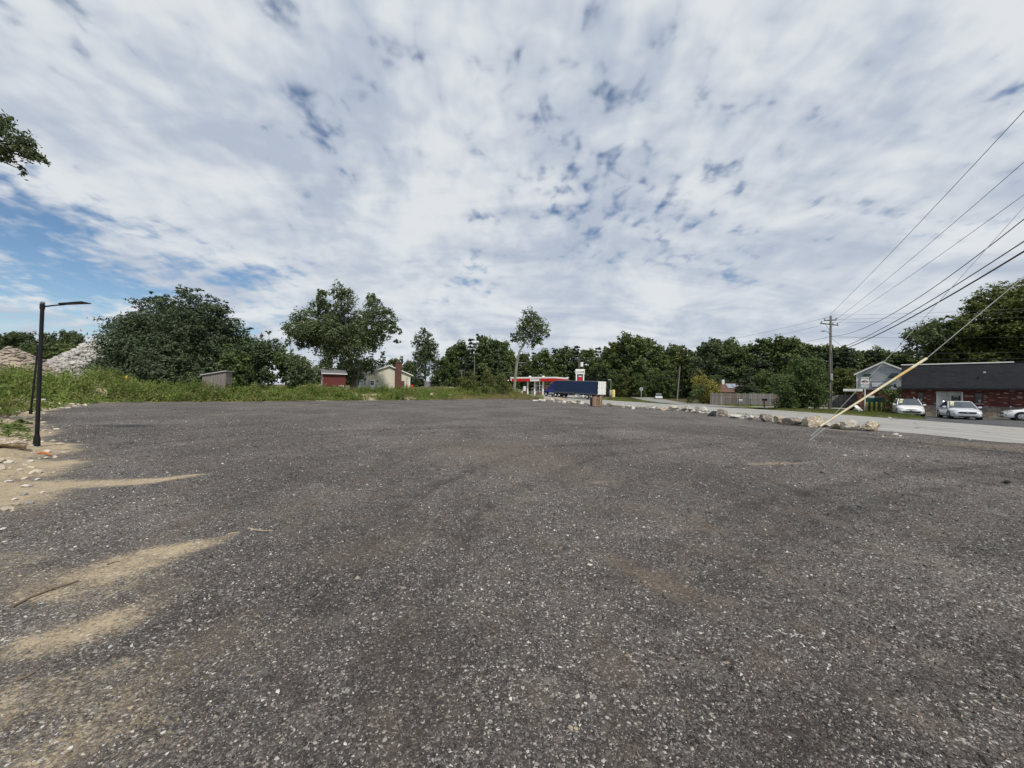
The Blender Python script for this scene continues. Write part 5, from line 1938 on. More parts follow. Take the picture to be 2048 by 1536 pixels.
for i, (fx, lab) in enumerate(((.43, 'grey fuel pump, left one under the red canopy'), (.62, 'grey fuel pump, right one under the red canopy'))):
    P_ = t.matrix_basis @ Vector((Lc * fx, .3, 0)) if False else Vector((cl_.x, cl_.y, GZ)) + Matrix.Rotation(ang, 3, 'Z') @ Vector((Lc * (.44, .62)[i], 2.0, 0))
    p_ = thing('fuel_pump', lab, 'fuel pump', P_, ang, 'fuel pumps')
    MB().box((-.45, -.3, 0), (.45, .3, 2.1)).build('cabinet', M('pump_grey', (.42, .42, .42), .5), p_, False, .04)
    MB().box((-.3, -.32, 1.2), (.3, -.298, 1.75)).build('display', glass_dark, p_)
    MB().tube([(.47, 0, 1.5), (.62, -.05, 1.1), (.55, -.05, .5), (.47, 0, .9)], .035, 6).build('hose', rubber, p_)
    MB().box((-.9, -.55, -.1), (.9, .55, .06)).build('island', M('island_concrete', (.5, .49, .46), .8), p_)
P_ = Vector((cl_.x, cl_.y, GZ)) + Matrix.Rotation(ang, 3, 'Z') @ Vector((Lc * .36, -.6, 0))
p_ = thing('poster_board', 'white poster board on a red base under the left of the canopy', 'sign board', P_, ang)
MB().box((-.42, -.1, 1.0), (.42, .1, 2.4)).build('board', white_paint, p_, False, .03)
MB().box((-.3, -.08, -.1), (.3, .08, 1.0)).build('base', M('brick_red', (.25, .05, .035), .8), p_)
for i, (fx, dy_) in enumerate(((.04, .4), (.10, .6), (.17, .2))):
    P_ = Vector((cl_.x, cl_.y, GZ)) + Matrix.Rotation(ang, 3, 'Z') @ Vector((Lc * (.06 + .075 * i), 1.5, 0))
    p_ = thing('vending_cabinet', ['left', 'middle', 'right'][i] + ' one of three pale cabinets right of the leaning trunk', 'cabinet', P_, ang, 'pale cabinets by the canopy')
    MB().box((-.35, -.3, 0), (.35, .3, 1.75 - .15 * i)).build('case', white_trim, p_, False, .05)
    MB().box((-.25, -.315, .9), (.25, -.298, 1.4)).build('front_panel', grey_metal, p_)
P_ = at(1078, 789, 107); P_.z = GZ
p_ = thing('dark_post', 'thin dark post with white edge in front of the gas canopy', 'post', P_)
MB().tube([(0, 0, -.2), (0, 0, 4.3)], .11, 8).build('post', black_metal, p_)
MB().box((.09, -.06, .2), (.17, .06, 4.25)).build('edge_strip', white_paint, p_)
MB().box((-.35, -.3, -.2), (.75, .3, .75)).build('planter', M('planter_red', (.22, .03, .03), .7), p_, False, .05)
P_ = at(1096, 780, 116); P_.z = GZ
p_ = thing('white_kiosk', 'kiosk with white slanting roof just above the truck cab', 'kiosk', P_)
MB().box((-1.1, 0, -.1), (1.1, 2, 1.9)).build('wall', M('kiosk_dark', (.05, .05, .05), .8), p_)
MB().add([(-1.4, -.5, 1.75), (1.2, -.5, 1.75), (1.5, 1.6, 2.75), (-.9, 1.6, 2.75), (-1.4, -.5, 1.85), (1.2, -.5, 1.85), (1.5, 1.6, 2.85), (-.9, 1.6, 2.85)], [(0, 3, 2, 1), (4, 5, 6, 7), (0, 1, 5, 4), (1, 2, 6, 5), (2, 3, 7, 6), (3, 0, 4, 7)]).build('roof', white_paint, p_)

# price sign
b = at(1159.5, 790, 101); b.z = float(road_z(101))
t = thing('price_sign', 'tall white gas price sign standing behind the trailer roof', 'sign', b, R(-8))
Z = lambda py: at(1159.5, py, 101).z - b.z
X = lambda px: (px - 1159.5) / F_PX * 101
for x in (1152.5, 1166.5):
    MB().box((X(x) - .16, -.15, -.3), (X(x) + .16, .15, Z(749))).build('post', white_paint, t)
pn = MB().box((X(1150), -.2, Z(749)), (X(1168.8), .2, Z(738.5))).build('top_panel', white_paint, t, False, .12)
lettering('GLOBAL', .55, M('sign_navy', (.012, .018, .05), .5), pn, (0, -.215, Z(744.5)), (R(90), 0, 0), sx=.95)
MB().tube([(.72 + .28 * math.cos(a), -.21, Z(744) + .22 * math.sin(a)) for a in np.linspace(-.6, 1.8, 8)], [.02, .04, .06, .06, .06, .05, .04, .02], 6).build('swoosh', sign_red, pn)
pn = MB().box((X(1154), -.16, Z(765)), (X(1165.3), .16, Z(750.3))).build('price_panel', MATS['sign_navy'], t)
MB().box((X(1156), -.18, Z(762)), (X(1164), -.161, Z(754.3))).build('price_display', M('led_red', (.55, .02, .04), .4), pn)
MB().box((X(1156.5), -.175, Z(753.4)), (X(1163), -.161, Z(751.6))).build('price_caption', white_paint, pn)

def area_light(px, top, Yd, label, arm=-.9):
    b = at(px, 792, Yd); b.z = float(road_z(Yd))
    t = thing('area_light', label, 'lamp post', b, 0, 'gas station area lights')
    h = at(px, top, Yd).z - b.z
    MB().tube([(0, 0, -.2), (0, 0, h)], [.09, .07], 8).build('pole', galv, t)
    MB().box((arm, -.18, h - .08), (.1, .18, h + .1)).build('lamp_head', white_trim, t, False, .03)


area_light(1136.5, 755, 104, 'area light left of the price sign above the trailer', -.6)
area_light(1221.5, 759.5, 98, 'area light above the yellow tank right of the trailer', -.7)

for px0, px1, top, Yd, m_, lab, nm in ((1218.5, 1223.5, 780, 96.5, galv, 'grey rounded tank beside the yellow one', 'grey_tank'), (1223.5, 1230, 779.5, 95, M('pale_yellow', (.62, .50, .16), .6), 'yellow rounded tank on the grass right of the trailer', 'yellow_tank')):
    c = (px0 + px1) / 2
    b = at(c, 791, Yd); b.z = float(road_z(Yd)) + .2
    r_ = (px1 - px0) / F_PX * Yd / 2
    h = at(c, top, Yd).z - b.z
    t = thing(nm, lab, 'tank', b)
    MB().tube([(0, 0, -.3), (0, 0, h - r_ * .5), (0, 0, h - r_ * .15), (0, 0, h)], [r_, r_, r_ * .8, r_ * .35], 14).build('shell', m_, t, True)
    MB().tube([(0, 0, h), (0, 0, h + .06)], .1, 8).build('cap', grey_metal, t)

# stop sign seen from behind
b = gp(1282.5, 801.5); b = at(1282.5, 800, 78); b.z = float(road_z(78)) + .15
t = thing('stop_sign', 'grey back of an octagonal stop sign on the grass island', 'sign', b, R(8))
h = at(1283, 774, 78).z - b.z
MB().box((-.05, -.03, -.2), (.05, .03, h)).build('post', galv, t)
rr = 4.3 / F_PX * 78
MB().prism([(rr * math.cos(R(22.5 + 45 * i)), h - rr + rr * math.sin(R(22.5 + 45 * i))) for i in range(8)], .032, .05).build('octagon', M('sign_back', (.36, .37, .37), .45, .1, 3, 0, .5), t)

# ------------------------------------------------------------------ vehicles
car_glass = M('car_glass', (.055, .07, .08), .05, .1, 1, 0, 0, .8)
chrome = M('wheel_alloy', (.50, .51, .52), .3, .1, 5, 0, .8)
plastic = M('black_plastic', (.012, .012, .013), .5, .2)
lens_m = M('lamp_lens', (.42, .45, .48), .12, .2, 6, 0, .3, .6)


def wheel(parent, x, y, r, w, side, name='wheel', rim=None):
    o = MB().tube([(x - w / 2, y, r), (x - w * .4, y, r), (x + w * .4, y, r), (x + w / 2, y, r)], [r * .93, r, r, r * .93], 20).build(name, rubber, parent, True)
    xo = x + side * (w / 2 + .004)
    MB().tube([(xo - side * .01, y, r), (xo, y, r), (xo + side * .012, y, r)], [r * .68, r * .66, r * .2], 20).build('rim', rim or chrome, o, True)
    sp = MB()
    for i in range(5):
        a = i * 2 * math.pi / 5
        c, s = math.cos(a + .63), math.sin(a + .63)
        sp.tube([(xo + side * .012, y + c * r * .34, r + s * r * .34), (xo + side * .012, y + c * r * .56, r + s * r * .56)], r * .085, 6)
    sp.build('rim_opening', plastic, o)
    return o


def car(name, label, loc, rz, paint, L_=4.5, Wd_=1.8, H=1.46, hood=.93, grille='wide', stickers=True, group=None, roof_dark=False):
    """front faces -y; origin under the middle"""
    t = thing(name, label, 'car', loc, rz, group)
    hw = Wd_ / 2
    st = [(-.500, .70, .30, .60), (-.490, .80, .24, .66), (-.46, .90, .20, .71), (-.40, .965, .18, .80), (-.32, .99, .18, hood - .06), (-.23, 1.0, .18, hood), (-.10, 1.0, .18, hood + .02), (.15, 1.0, .18, hood + .03), (.30, 1.0, .19, hood + .05), (.40, .97, .22, hood + .06), (.47, .92, .28, hood + .02), (.498, .82, .36, hood - .10)]
    rings = []
    for y, w, zb_, zt in st:
        y, w, h = y * L_, w * hw, zt - zb_
        half = [(w * .80, zb_), (w * .96, zb_ + .10 * h), (w, zb_ + .32 * h), (w * .995, zb_ + .62 * h), (w * .965, zb_ + .84 * h), (w * .88, zb_ + .95 * h), (w * .55, zt + .015), (0, zt + .025)]
        rings.append([(x, y, z) for x, z in half] + [(-x, y, z) for x, z in half[-2::-1]])
    body = MB().loft(rings).build('body', paint, t, True)
    yb0, yb1, yt0, yt1 = -.235 * L_, .37 * L_, -.06 * L_, .20 * L_
    bw, tw = hw * .90, hw * .70
    zb2, zt2 = hood - .01, H - .04
    ym = (yb0 + yb1) / 2
    A = [(-bw, yb0, zb2), (0, yb0 - .16, zb2), (bw, yb0, zb2), (bw, yb1, zb2 + .04), (0, yb1 + .1, zb2 + .04), (-bw, yb1, zb2 + .04)]
    B = [(-tw, yt0, zt2), (0, yt0 - .10, zt2 + .02), (tw, yt0, zt2), (tw, yt1, zt2), (0, yt1 + .06, zt2), (-tw, yt1, zt2)]
    MB().loft([A, B]).build('windows', car_glass, t)
    q = [(-tw - .01, yt0 - .02, zt2), (0, yt0 - .12, zt2 + .015), (tw + .01, yt0 - .02, zt2), (tw + .01, yt1 + .03, zt2), (0, yt1 + .09, zt2), (-tw - .01, yt1 + .03, zt2)]
    q2 = [(x * .86, y * (1 if abs(y) < .01 else .93), z + .04) for x, y, z in q]
    MB().loft([q, q2]).build('roof', plastic if roof_dark else paint, t, True)
    for s in (-1, 1):
        MB().tube([(s * bw, yb0, zb2), (s * (tw + .01), yt0, zt2 + .01)], .035, 6).build('pillar', paint, t)
        MB().tube([(s * bw, yb1, zb2 + .04), (s * (tw + .01), yt1, zt2 + .01)], .045, 6).build('pillar', paint, t)
        MB().tube([(s * bw, ym + .05, zb2 + .02), (s * (tw + .005), ym - .02, zt2 + .01)], .03, 6).build('pillar', plastic, t)
        MB().loft([[(s * (hw * .98 + .00), yb0 + .22 + a, hood + .05 + c) for a, c in ((-.07, -.05), (.07, -.05), (.08, .06), (-.06, .08))], [(s * (hw * .98 + .20), yb0 + .20 + a, hood + .06 + c) for a, c in ((-.05, -.03), (.07, -.03), (.07, .07), (-.04, .08))]]).build('mirror', paint, t)
        # headlight wraps the corner
        hl = [(s * hw * .50, -.487 * L_, .635), (s * hw * .84, -.462 * L_, .66), (s * hw * .93, -.40 * L_, .735), (s * hw * .80, -.425 * L_, .755), (s * hw * .50, -.472 * L_, .69)]
        hl2 = [(x * 1.01, y - .035, z + .004) for x, y, z in hl]
        MB().loft([hl, hl2]).build('headlight', lens_m, t)
        MB().prism([(s * hw * .55, .36), (s * hw * .86, .40), (s * hw * .84, .47), (s * hw * .60, .45)], -.490 * L_, -.462 * L_).build('fog_recess', plastic, t)
        for yy in (-.315, .30):
            wheel(t, s * (hw - .10), yy * L_, .325, .20, s)
            MB().tube([(s * (hw - .25), yy * L_, .34), (s * (hw - .0), yy * L_, .34)], .385, 20).build('wheel_arch', plastic, t)
    if grille == 'wide':
        MB().prism([(-.66, .46), (-.50, .33), (.50, .33), (.66, .46), (.0, .50)], -.5065 * L_, -.47 * L_).build('grille', plastic, t)
        MB().prism([(-.36, .63), (-.10, .60), (.10, .60), (.36, .63), (.0, .655)], -.5055 * L_, -.47 * L_).build('upper_grille', plastic, t)
    else:
        MB().prism([(-.52, .60), (-.44, .50), (.44, .50), (.52, .60), (.42, .63), (-.42, .63)], -.507 * L_, -.47 * L_).build('grille', plastic, t)
        MB().prism([(-.52, .30), (-.44, .24), (.44, .24), (.52, .30)], -.503 * L_, -.47 * L_).build('lower_grille', plastic, t)
    MB().tube([(0, -.5085 * L_, .60), (0, -.50 * L_, .60)], .055, 12).build('badge', chrome, t)
    if stickers:
        f = lambda a, c: Vector((-bw, yb0, zb2)).lerp(Vector((-tw, yt0, zt2)), c) + Vector((a, -.16 * (a / bw) * (1 - c) - .03, .02))
        ym_ = M('price_yellow', (.70, .69, .40), .6)
        for c0, c1, a1 in ((.80, .96, .34), (.56, .70, .30), (.36, .46, .32)):
            MB().add([f(.10, c0), f(a1, c0), f(a1, c1), f(.10, c1)], [(0, 1, 2, 3)]).build('price_sticker', ym_, t)
    return t


white_car = M('car_white', (.74, .74, .73), .22, .04, 1, 0, 0, .6, Coat_Weight=.6)
silver_car = M('car_silverwhite', (.60, .62, .65), .22, .04, 1, 0, .1, .6, Coat_Weight=.6)
PZ = -.038
c1 = at(1816, 830, 35.6)
car('parked_car', 'white car with dark roof parked left of the white door, wide black grille', (c1.x + 1.3, c1.y + 1.3, PZ), R(-39), white_car, 4.5, 1.84, 1.62, 1.0, 'wide', True, 'cars for sale by the brick building', True)
c2 = at(1930, 838, 31.3)
car('parked_car', 'silver-white car parked right of the white door with yellow price stickers', (c2.x + 1.2, c2.y + 1.5, PZ), R(-36), silver_car, 4.4, 1.82, 1.47, .93, 'slot', True, 'cars for sale by the brick building')
c3 = at(2003, 834, 32.3)
car('parked_car', 'white car in profile cut by the right picture edge', (c3.x + 1.6, c3.y - 1.7, PZ), R(-132), white_car, 4.7, 1.82, 1.45, .93, 'slot', False, 'cars for sale by the brick building')
flag_m = M('flag_cloth', (.62, .42, .45), .8, .3, 9)
for (x, y, z, lab) in ((1828, 793, 35.8, 'small red and white flag on the left parked car'), (1939, 802, 31.8, 'small red and white flag on the right parked car')):
    b = at(x, y + 9, z + .9)
    b.z = at(x, y + 8, z + .9).z
    t = thing('window_flag', lab, 'flag', b, 0, 'car window flags')
    MB().tube([(0.05, 0, -.1), (-.05, 0, .34)], .010, 6).build('stick', white_paint, t)
    MB().add([(-.045, 0, .34), (.12, .03, .20), (.20, .05, .02), (.06, .02, .06), (.0, 0, .12), (-.045, .012, .34), (.12, .042, .20), (.20, .062, .02), (.06, .032, .06), (.0, .012, .12)],
             [(0, 1, 2, 3, 4), (9, 8, 7, 6, 5), (0, 5, 6, 1), (1, 6, 7, 2), (2, 7, 8, 3), (3, 8, 9, 4), (4, 9, 5, 0)]).build('cloth', flag_m, t)
    MB().add([(.0, -.004, .24), (.10, .014, .17), (.155, .026, .05), (.10, .012, .06), (.02, -.004, .16)], [(0, 1, 2, 3, 4)]).build('stripe', M('flag_red', (.45, .05, .07), .8), t)
b = at(1084, 789, 114); b.z = GZ
car('station_car', 'white hatchback refuelling under the gas canopy', b, R(80), white_car, 4.3, 1.8, 1.5, .95, 'slot', False)
b = at(1317, 801, 97); b.z = float(road_z(97)) - .25
t = thing('pickup_truck', 'small white pickup on the side street behind the grass island', 'pickup', b, R(-19))
MB().box((-.85, -2.4, .35), (.85, 2.4, .85)).build('body', white_car, t, False, .08)
MB().loft([[(-.8, -1.0, .85), (.8, -1.0, .85), (.8, .6, .85), (-.8, .6, .85)], [(-.65, -.6, 1.45), (.65, -.6, 1.45), (.65, .45, 1.45), (-.65, .45, 1.45)]]).build('windows', car_glass, t)
MB().box((-.67, -.62, 1.45), (.67, .47, 1.52)).build('roof', white_car, t, False, .03)
for s in (-1, 1):
    for yy in (-1.5, 1.5):
        wheel(t, s * .78, yy, .34, .22, s)

# ---- blue truck with curtain-sided trailer
ra = at(1195, 798, 84.0)
fa = at(1097, 796, 97.5)
dv = Vector((fa.x - ra.x, fa.y - ra.y)).normalized()
ang_t = math.atan2(dv.y, dv.x)                       # local +x runs forward
zr_ = float(road_z(85)) + .05
zf_ = float(road_z(96)) + .05
b = Vector((ra.x, ra.y, zr_))
t = thing('semi_truck', 'blue semi truck with dark blue curtain trailer and white rear doors', 'truck', b, ang_t)
t.rotation_euler = (0, -math.atan2(zf_ - zr_, 12.5), ang_t)
curtain = M('blue_curtain', (.012, .030, .085), .55, .18, .8, .15, stretch=(1, 1, .3))
dark_blue = M('blue_paint', (.018, .035, .19), .25, .1, 1, 0, 0, .6, Coat_Weight=.5)
frame_m = M('chassis_dark', (.018, .016, .017), .7, .3)
TL, TW, TB, TT = 14.4, 2.55, 1.22, 4.10
MB().box((.05, -TW, TB), (TL, 0, TT - .1)).build('box_body', curtain, t)
MB().box((.0, -TW - .02, TT - .1), (TL + .02, .02, TT + .02)).build('top_rail', M('rail_alu', (.32, .33, .35), .5, .1, 3, 0, .5), t)
MB().box((.0, .002, TB - .16), (TL, .03, TB + .02)).build('bottom_rail', M('rail_dull', (.16, .17, .19), .6, .2, 3, 0, .4), t)
MB().box((-.02, -TW - .01, TB - .1), (.05, .02, TT - .09)).build('rear_frame', white_paint, t)
MB().box((-.03, .0, TB), (.42, .025, TT - .12)).build('rear_post', M('curtain_edge', (.006, .02, .03), .6), t)
for i in range(2):
    y0 = -TW + .08 + i * (TW / 2 - .06)
    dr = MB().box((-.075, y0, TB + .02), (-.022, y0 + TW / 2 - .12, TT - .14)).build('rear_door', white_paint, t, False, .01)
    for yy in (.30, TW / 2 - .34):
        MB().tube([(-.10, y0 + yy, TB + .05), (-.10, y0 + yy, TT - .2)], .022, 6).build('lock_rod', galv, dr)
    for zz_ in (1.6, 2.6, 3.6):
        ye = y0 + (.0 if i == 0 else TW / 2 - .14)
        MB().box((-.095, ye, zz_), (-.07, ye + .12, zz_ + .07)).build('hinge', black_metal, dr)
for i in range(30):
    x = .55 + i * (TL - .9) / 29
    MB().box((x, .030, TB - .12), (x + .05, .045, TB + .38)).build('strap', M('strap_grey', (.09, .10, .13), .7), t)
for i in range(9):
    x = 1.2 + i * 1.5
    MB().box((x, .002, TB + .45), (x + .05, .014, TT - .12)).build('curtain_pole', curtain, t)
MB().box((.2, -TW + .6, TB - .35), (TL - .3, -.6, TB - .02)).build('chassis', frame_m, t)
MB().box((-.05, -TW + .15, .42), (.02, -.15, .55)).build('rear_bumper', M('bumper_dull', (.15, .05, .045), .6), t)
for y_ in (-TW + .5, -.5):
    MB().box((-.03, y_ - .04, .55), (.03, y_ + .04, TB - .05)).build('bumper_strut', frame_m, t)
MB().box((-.06, -TW + .2, TB - .14), (-.0, -TW + .45, TB - .05)).build('tail_lamp', M('tail_red', (.5, .03, .03), .4), t)
MB().box((-.06, -.45, TB - .14), (-.0, -.2, TB - .05)).build('tail_lamp', MATS['tail_red'], t)
MB().box((5.6, -.15, .62), (6.6, .0, TB - .2)).build('tool_box', M('box_alu', (.42, .43, .43), .5, .1, 3, 0, .4), t, False, .03)
rimw = M('white_rim', (.66, .66, .64), .5, .12)


def twheel(x, y, side, r=.5, w=.30):
    o = MB().tube([(x, y - side * w, r), (x, y - side * w * .9, r), (x, y - side * .03, r), (x, y, r)], [r * .94, r, r, r * .92], 22).build('wheel', rubber, t, True)
    MB().tube([(x, y - side * .03, r), (x, y + side * .004, r), (x, y + side * .03, r)], [r * .56, r * .56, r * .2], 20).build('rim', rimw, o, True)


for x in (1.9, 3.2):
    twheel(x, -.02, 1)
    twheel(x, -TW + .02, -1)
MB().box((11.0, -.7, .25), (11.15, -.55, TB)).build('landing_leg', frame_m, t)
MB().box((10.0, -.5, .55), (12.6, -.1, TB - .1)).build('side_guard', frame_m, t)
# tractor
for x in (12.6, 13.9):
    twheel(x, -.05, 1)
    twheel(x, -TW + .05, -1)
twheel(17.6, -.05, 1)
twheel(17.6, -TW + .05, -1)
MB().box((11.9, -TW + .7, .55), (18.0, -.7, 1.0)).build('tractor_frame', frame_m, t)
MB().prism([(14.55, 1.05), (16.75, 1.05), (16.75, 1.9), (16.35, 2.75), (15.9, 3.05), (14.9, 3.75), (14.55, 3.80)], -TW + .12, -.12, 'xz').build('cab', dark_blue, t, False, .05)
MB().prism([(16.75, .95), (18.45, .90), (18.55, 1.25), (18.35, 1.60), (16.75, 1.92)], -TW + .32, -.32, 'xz').build('hood', dark_blue, t, False, .06)
MB().prism([(17.0, 1.0), (17.15, 1.25), (17.6, 1.36), (18.05, 1.25), (18.25, .95), (18.55, .9), (18.5, 1.3), (17.6, 1.5), (16.9, 1.3)], -.32, -.02, 'xz').build('fender', dark_blue, t, False, .03)
MB().prism([(17.0, 1.0), (17.15, 1.25), (17.6, 1.36), (18.05, 1.25), (18.25, .95), (18.55, .9), (18.5, 1.3), (17.6, 1.5), (16.9, 1.3)], -TW + .02, -TW + .32, 'xz').build('fender', dark_blue, t, False, .03)
MB().prism([(16.0, 1.95), (16.6, 1.95), (16.3, 2.65), (16.0, 2.7)], -.118, -.10, 'xz').build('side_window', car_glass, t)
MB().add([(16.77, -.3, 1.98), (16.77, -TW + .3, 1.98), (16.38, -TW + .4, 2.74), (16.38, -.4, 2.74)], [(0, 1, 2, 3)]).build('windscreen', car_glass, t)
MB().box((18.4, -TW + .1, .45), (18.62, -.1, .85)).build('bumper', galv, t, False, .04)
MB().box((14.6, -.35, .5), (16.6, .0, 1.0)).build('fuel_tank', galv, t, False, .12)
MB().tube([(14.45, -.3, 1.0), (14.45, -.3, 3.6)], .07, 8).build('exhaust_stack', galv, t)
MB().box((16.55, -.12, 1.9), (16.70, .22, 2.4)).build('mirror', black_metal, t, False, .02)

# ------------------------------------------------------------------ plank fence, chain-link fence, mailboxes
A_ = at(1420, 810, 66); B_ = at(1716, 813, 59.5)
A_.z = B_.z = .02
dv = (B_ - A_); fl = dv.length; fang = math.atan2(dv.y, dv.x)
t = thing('plank_fence', 'tall weathered grey plank fence behind the round bush', 'fence', A_, fang)
pm = [M('weathered_planks%d' % i, c, .9, .4, 1.3, .6, stretch=(9, 9, .8)) for i, c in enumerate(((.195, .185, .178), (.15, .14, .135), (.25, .235, .22), (.16, .125, .108)))]
sh = []
for i in range(4):
    o = MB().add([(0, 0, -.1), (.148, 0, -.1), (.148, .02, -.1), (0, .02, -.1), (0, 0, 1.88), (.148, 0, 1.88), (.148, .02, 1.88), (0, .02, 1.88), (.04, 0, 1.95), (.108, 0, 1.95), (.108, .02, 1.95), (.04, .02, 1.95)],
                 [(0, 3, 2, 1), (0, 1, 5, 9, 8, 4), (3, 7, 11, 10, 6, 2), (1, 2, 6, 5), (0, 4, 7, 3), (4, 8, 11, 7), (5, 6, 10, 9), (8, 9, 10, 11)]).build('plank', pm[i])
    sh.append(o.data)
    bpy.data.objects.remove(o)
n = int(fl / .158)
pr = random.Random(4)
for i in range(n):
    o = bpy.data.objects.new('plank', sh[3 if (i < 30 and pr.random() < .5) or (58 < i < 72) else pr.choice((0, 0, 1, 2))])
    COL.objects.link(o)
    o.parent = t
    o.location = (i * .158, pr.uniform(-.006, .006), pr.uniform(-.04, .04))
    o.rotation_euler = (0, pr.uniform(-.008, .008), 0)
for i in range(0, int(fl / 2.4) + 1):
    MB().box((i * 2.4, .025, -.1), (i * 2.4 + .1, .12, 1.8)).build('post', oldwood, t)
for z in (.4, 1.5):
    MB().box((0, .022, z), (fl, .06, z + .09)).build('rail', oldwood, t)

A_ = at(1452, 812, 59); B_ = at(1712, 816, 51.5)
A_.z = B_.z = .05
dv = (B_ - A_); fl = dv.length; fang = math.atan2(dv.y, dv.x)
t = thing('chain_link_fence', 'low dark chain-link fence in front of the plank fence', 'fence', A_, fang)
for i in range(int(fl / 1.6) + 1):
    MB().tube([(i * 1.6, 0, -.1), (i * 1.6, 0, 1.12)], .03, 6).build('post', black_metal, t)
MB().tube([(0, 0, 1.1), (fl, 0, 1.1)], .022, 6).build('top_rail', black_metal, t)
mb = MB()
x = 0
while x < fl:
    for s in (1, -1):
        a, b_ = (x, x + 1.05) if s > 0 else (x + 1.05, x)
        mb.add([(a, s * .004, .05), (a + .012, s * .004, .05), (b_ + .012, s * .004, 1.1), (b_, s * .004, 1.1)], [(0, 1, 2, 3)])
    x += .13
o = mb.build('mesh', black_metal, t)
o['kind'] = 'stuff'
for px, py, top, lab, m_, mb_ in ((1481, 812.5, 799, 'grey mailbox on a thin post, left of the two by the fence', galv, .8), (1529, 814.5, 797, 'dark mailbox on a reddish post, right of the two by the fence', black_metal, 1.0)):
    b = gp(px, py, .05)
    t = thing('mailbox', lab, 'mailbox', b, R(70), 'mailboxes by the fence')
    h = at(px, top, b.y).z - b.z
    MB().box((-.06, -.06, -.2), (.06, .06, h - .25)).build('post', grey_metal if mb_ < 1 else M('reddish_post', (.25, .10, .06), .8), t)
    MB().prism([(-.14, h - .30), (.14, h - .30), (.14, h - .08), (.09, h - .01), (0, h + .02), (-.09, h - .01), (-.14, h - .08)], -.28 * mb_, .28 * mb_).build('box', m_, t)
    MB().box((-.10, -.285 * mb_ - .008, h - .27), (.10, -.281 * mb_, h - .07)).build('flap', grey_metal, t)

# brown-roofed house behind the fence
b = at(1464, 800, 76); b.z = 0
t = thing('brown_roof_house', 'house with brown roof and solar panels behind the plank fence', 'house', b, R(-12))
ze_, zr_ = at(1464, 783, 75).z, at(1464, 766, 77).z
MB().prism([(-2.0, 0), (4.0, 0), (4.0, ze_), (-2.0, ze_)], 0, 6).build('wall', cream_siding, t)
rf = MB().add([(-2.4, -.4, ze_ - .1), (4.4, -.4, ze_ - .1), (4.4, 3, zr_), (-1.0, 3, zr_), (-2.4, 6.4, ze_ - .1), (4.4, 6.4, ze_ - .1)], [(0, 1, 2, 3), (3, 2, 5, 4), (0, 3, 4), (1, 5, 2), (0, 4, 5, 1)]).build('roof', roof_brown, t)
for i in range(2):
    q = lambda u0, v0: Vector((-.4 + u0, -.4, ze_ - .1)).lerp(Vector((-.4 + u0, 3, zr_)), v0) + Vector((0, -.06, .06))
    MB().add([q(i * 1.1, .42), q(i * 1.1 + 1.0, .42), q(i * 1.1 + 1.0, .9), q(i * 1.1, .9)], [(0, 1, 2, 3)]).build('solar_panel', M('solar_glass', (.22, .26, .32), .15, .2, 2), rf)
MB().box((-1.0, 2.6, zr_ - .3), (-.6, 3.2, zr_ + .7)).build('chimney', white_trim, t)

# ------------------------------------------------------------------ grey house behind the brick building
b = at(1714, 815, 56.0); b.z = 0
HA = R(-50)
FH = Facade(b, HA)
t = thing('grey_house', 'grey gabled house with brick ground floor and green awnings', 'house', b, HA)
X = FH.x
Z = lambda py, px=1745: FH.z(py, px)
zs, ze_, zp = Z(778.5), Z(747, 1715), Z(724, 1766)
xm = X(1766)
xr = 2 * xm
MB().box((0, .03, -.2), (xr - .02, 9, zs)).build('brick_storey', brick_m, t)
MB().prism([(-.04, zs), (xr, zs), (xr, ze_), (xm, zp - .05), (-.04, ze_)], 0, 9).build('wall', grey_siding, t)
MB().prism([(xm - 1.3, zp - .70), (xm + 1.3, zp - .70), (xm, zp - .08)], -.02, -.003).build('gable_panel', siding('pale_gable', (.42, .44, .46), (.48, .50, .52)), t)
for x0 in (-.3, xr + .3):
    z0 = ze_ - .3 * (zp - ze_) / (xm)
    MB().prism([(x0, z0 - .02), (xm, zp - .02), (xm, zp + .12), (x0, z0 + .12)], -.25, 9.3).build('roof', roof_brown, t)
    MB().prism([(x0, z0 - .12), (xm, zp - .12), (xm, zp + .08), (x0, z0 + .08)], -.30, -.253).build('bargeboard', white_trim, t)
MB().box((-.06, -.03, zs - .02), (.06, .05, ze_)).build('corner_board', white_trim, t)
MB().box((-.05, -.05, zs - .13), (xr, .028, zs + .0)).build('sill_band', M('dark_band', (.06, .06, .065), .7), t)
for x0, x1 in ((X(1726), X(1742)), (X(1780), X(1797))):
    zt, zb_ = Z(747.5), Z(754.5)
    aw = MB().add([(x0 + .12, 0, zt), (x1 - .02, 0, zt), (x1 + .05, -.75, zb_), (x0 - .12, -.75, zb_), (x0 - .12, -.75, zb_ - .16), (x1 + .05, -.75, zb_ - .16), (x0 + .02, 0, zb_ - .1), (x1, 0, zb_ - .1)],
                  [(0, 1, 2, 3), (3, 2, 5, 4), (0, 3, 4, 6), (1, 7, 5, 2)]).build('awning', green_canvas, t)
    window(t, x0 + .15, x1 - .12, Z(761), zb_ - .05, 0.0)
sg = MB().box((X(1743), -.10, Z(774)), (X(1778), -.005, Z(764.5))).build('wall_sign', M('sign_frame', (.10, .115, .13), .5), t)
MB().box((X(1744), -.115, Z(773)), (X(1777), -.101, Z(765.3))).build('sign_face', M('sign_face_pale', (.60, .63, .65), .5, .12, 6), sg)
gk = M('sign_grey_ink', (.33, .37, .37), .6)
pr = random.Random(11)
mb = MB()
x = X(1746)
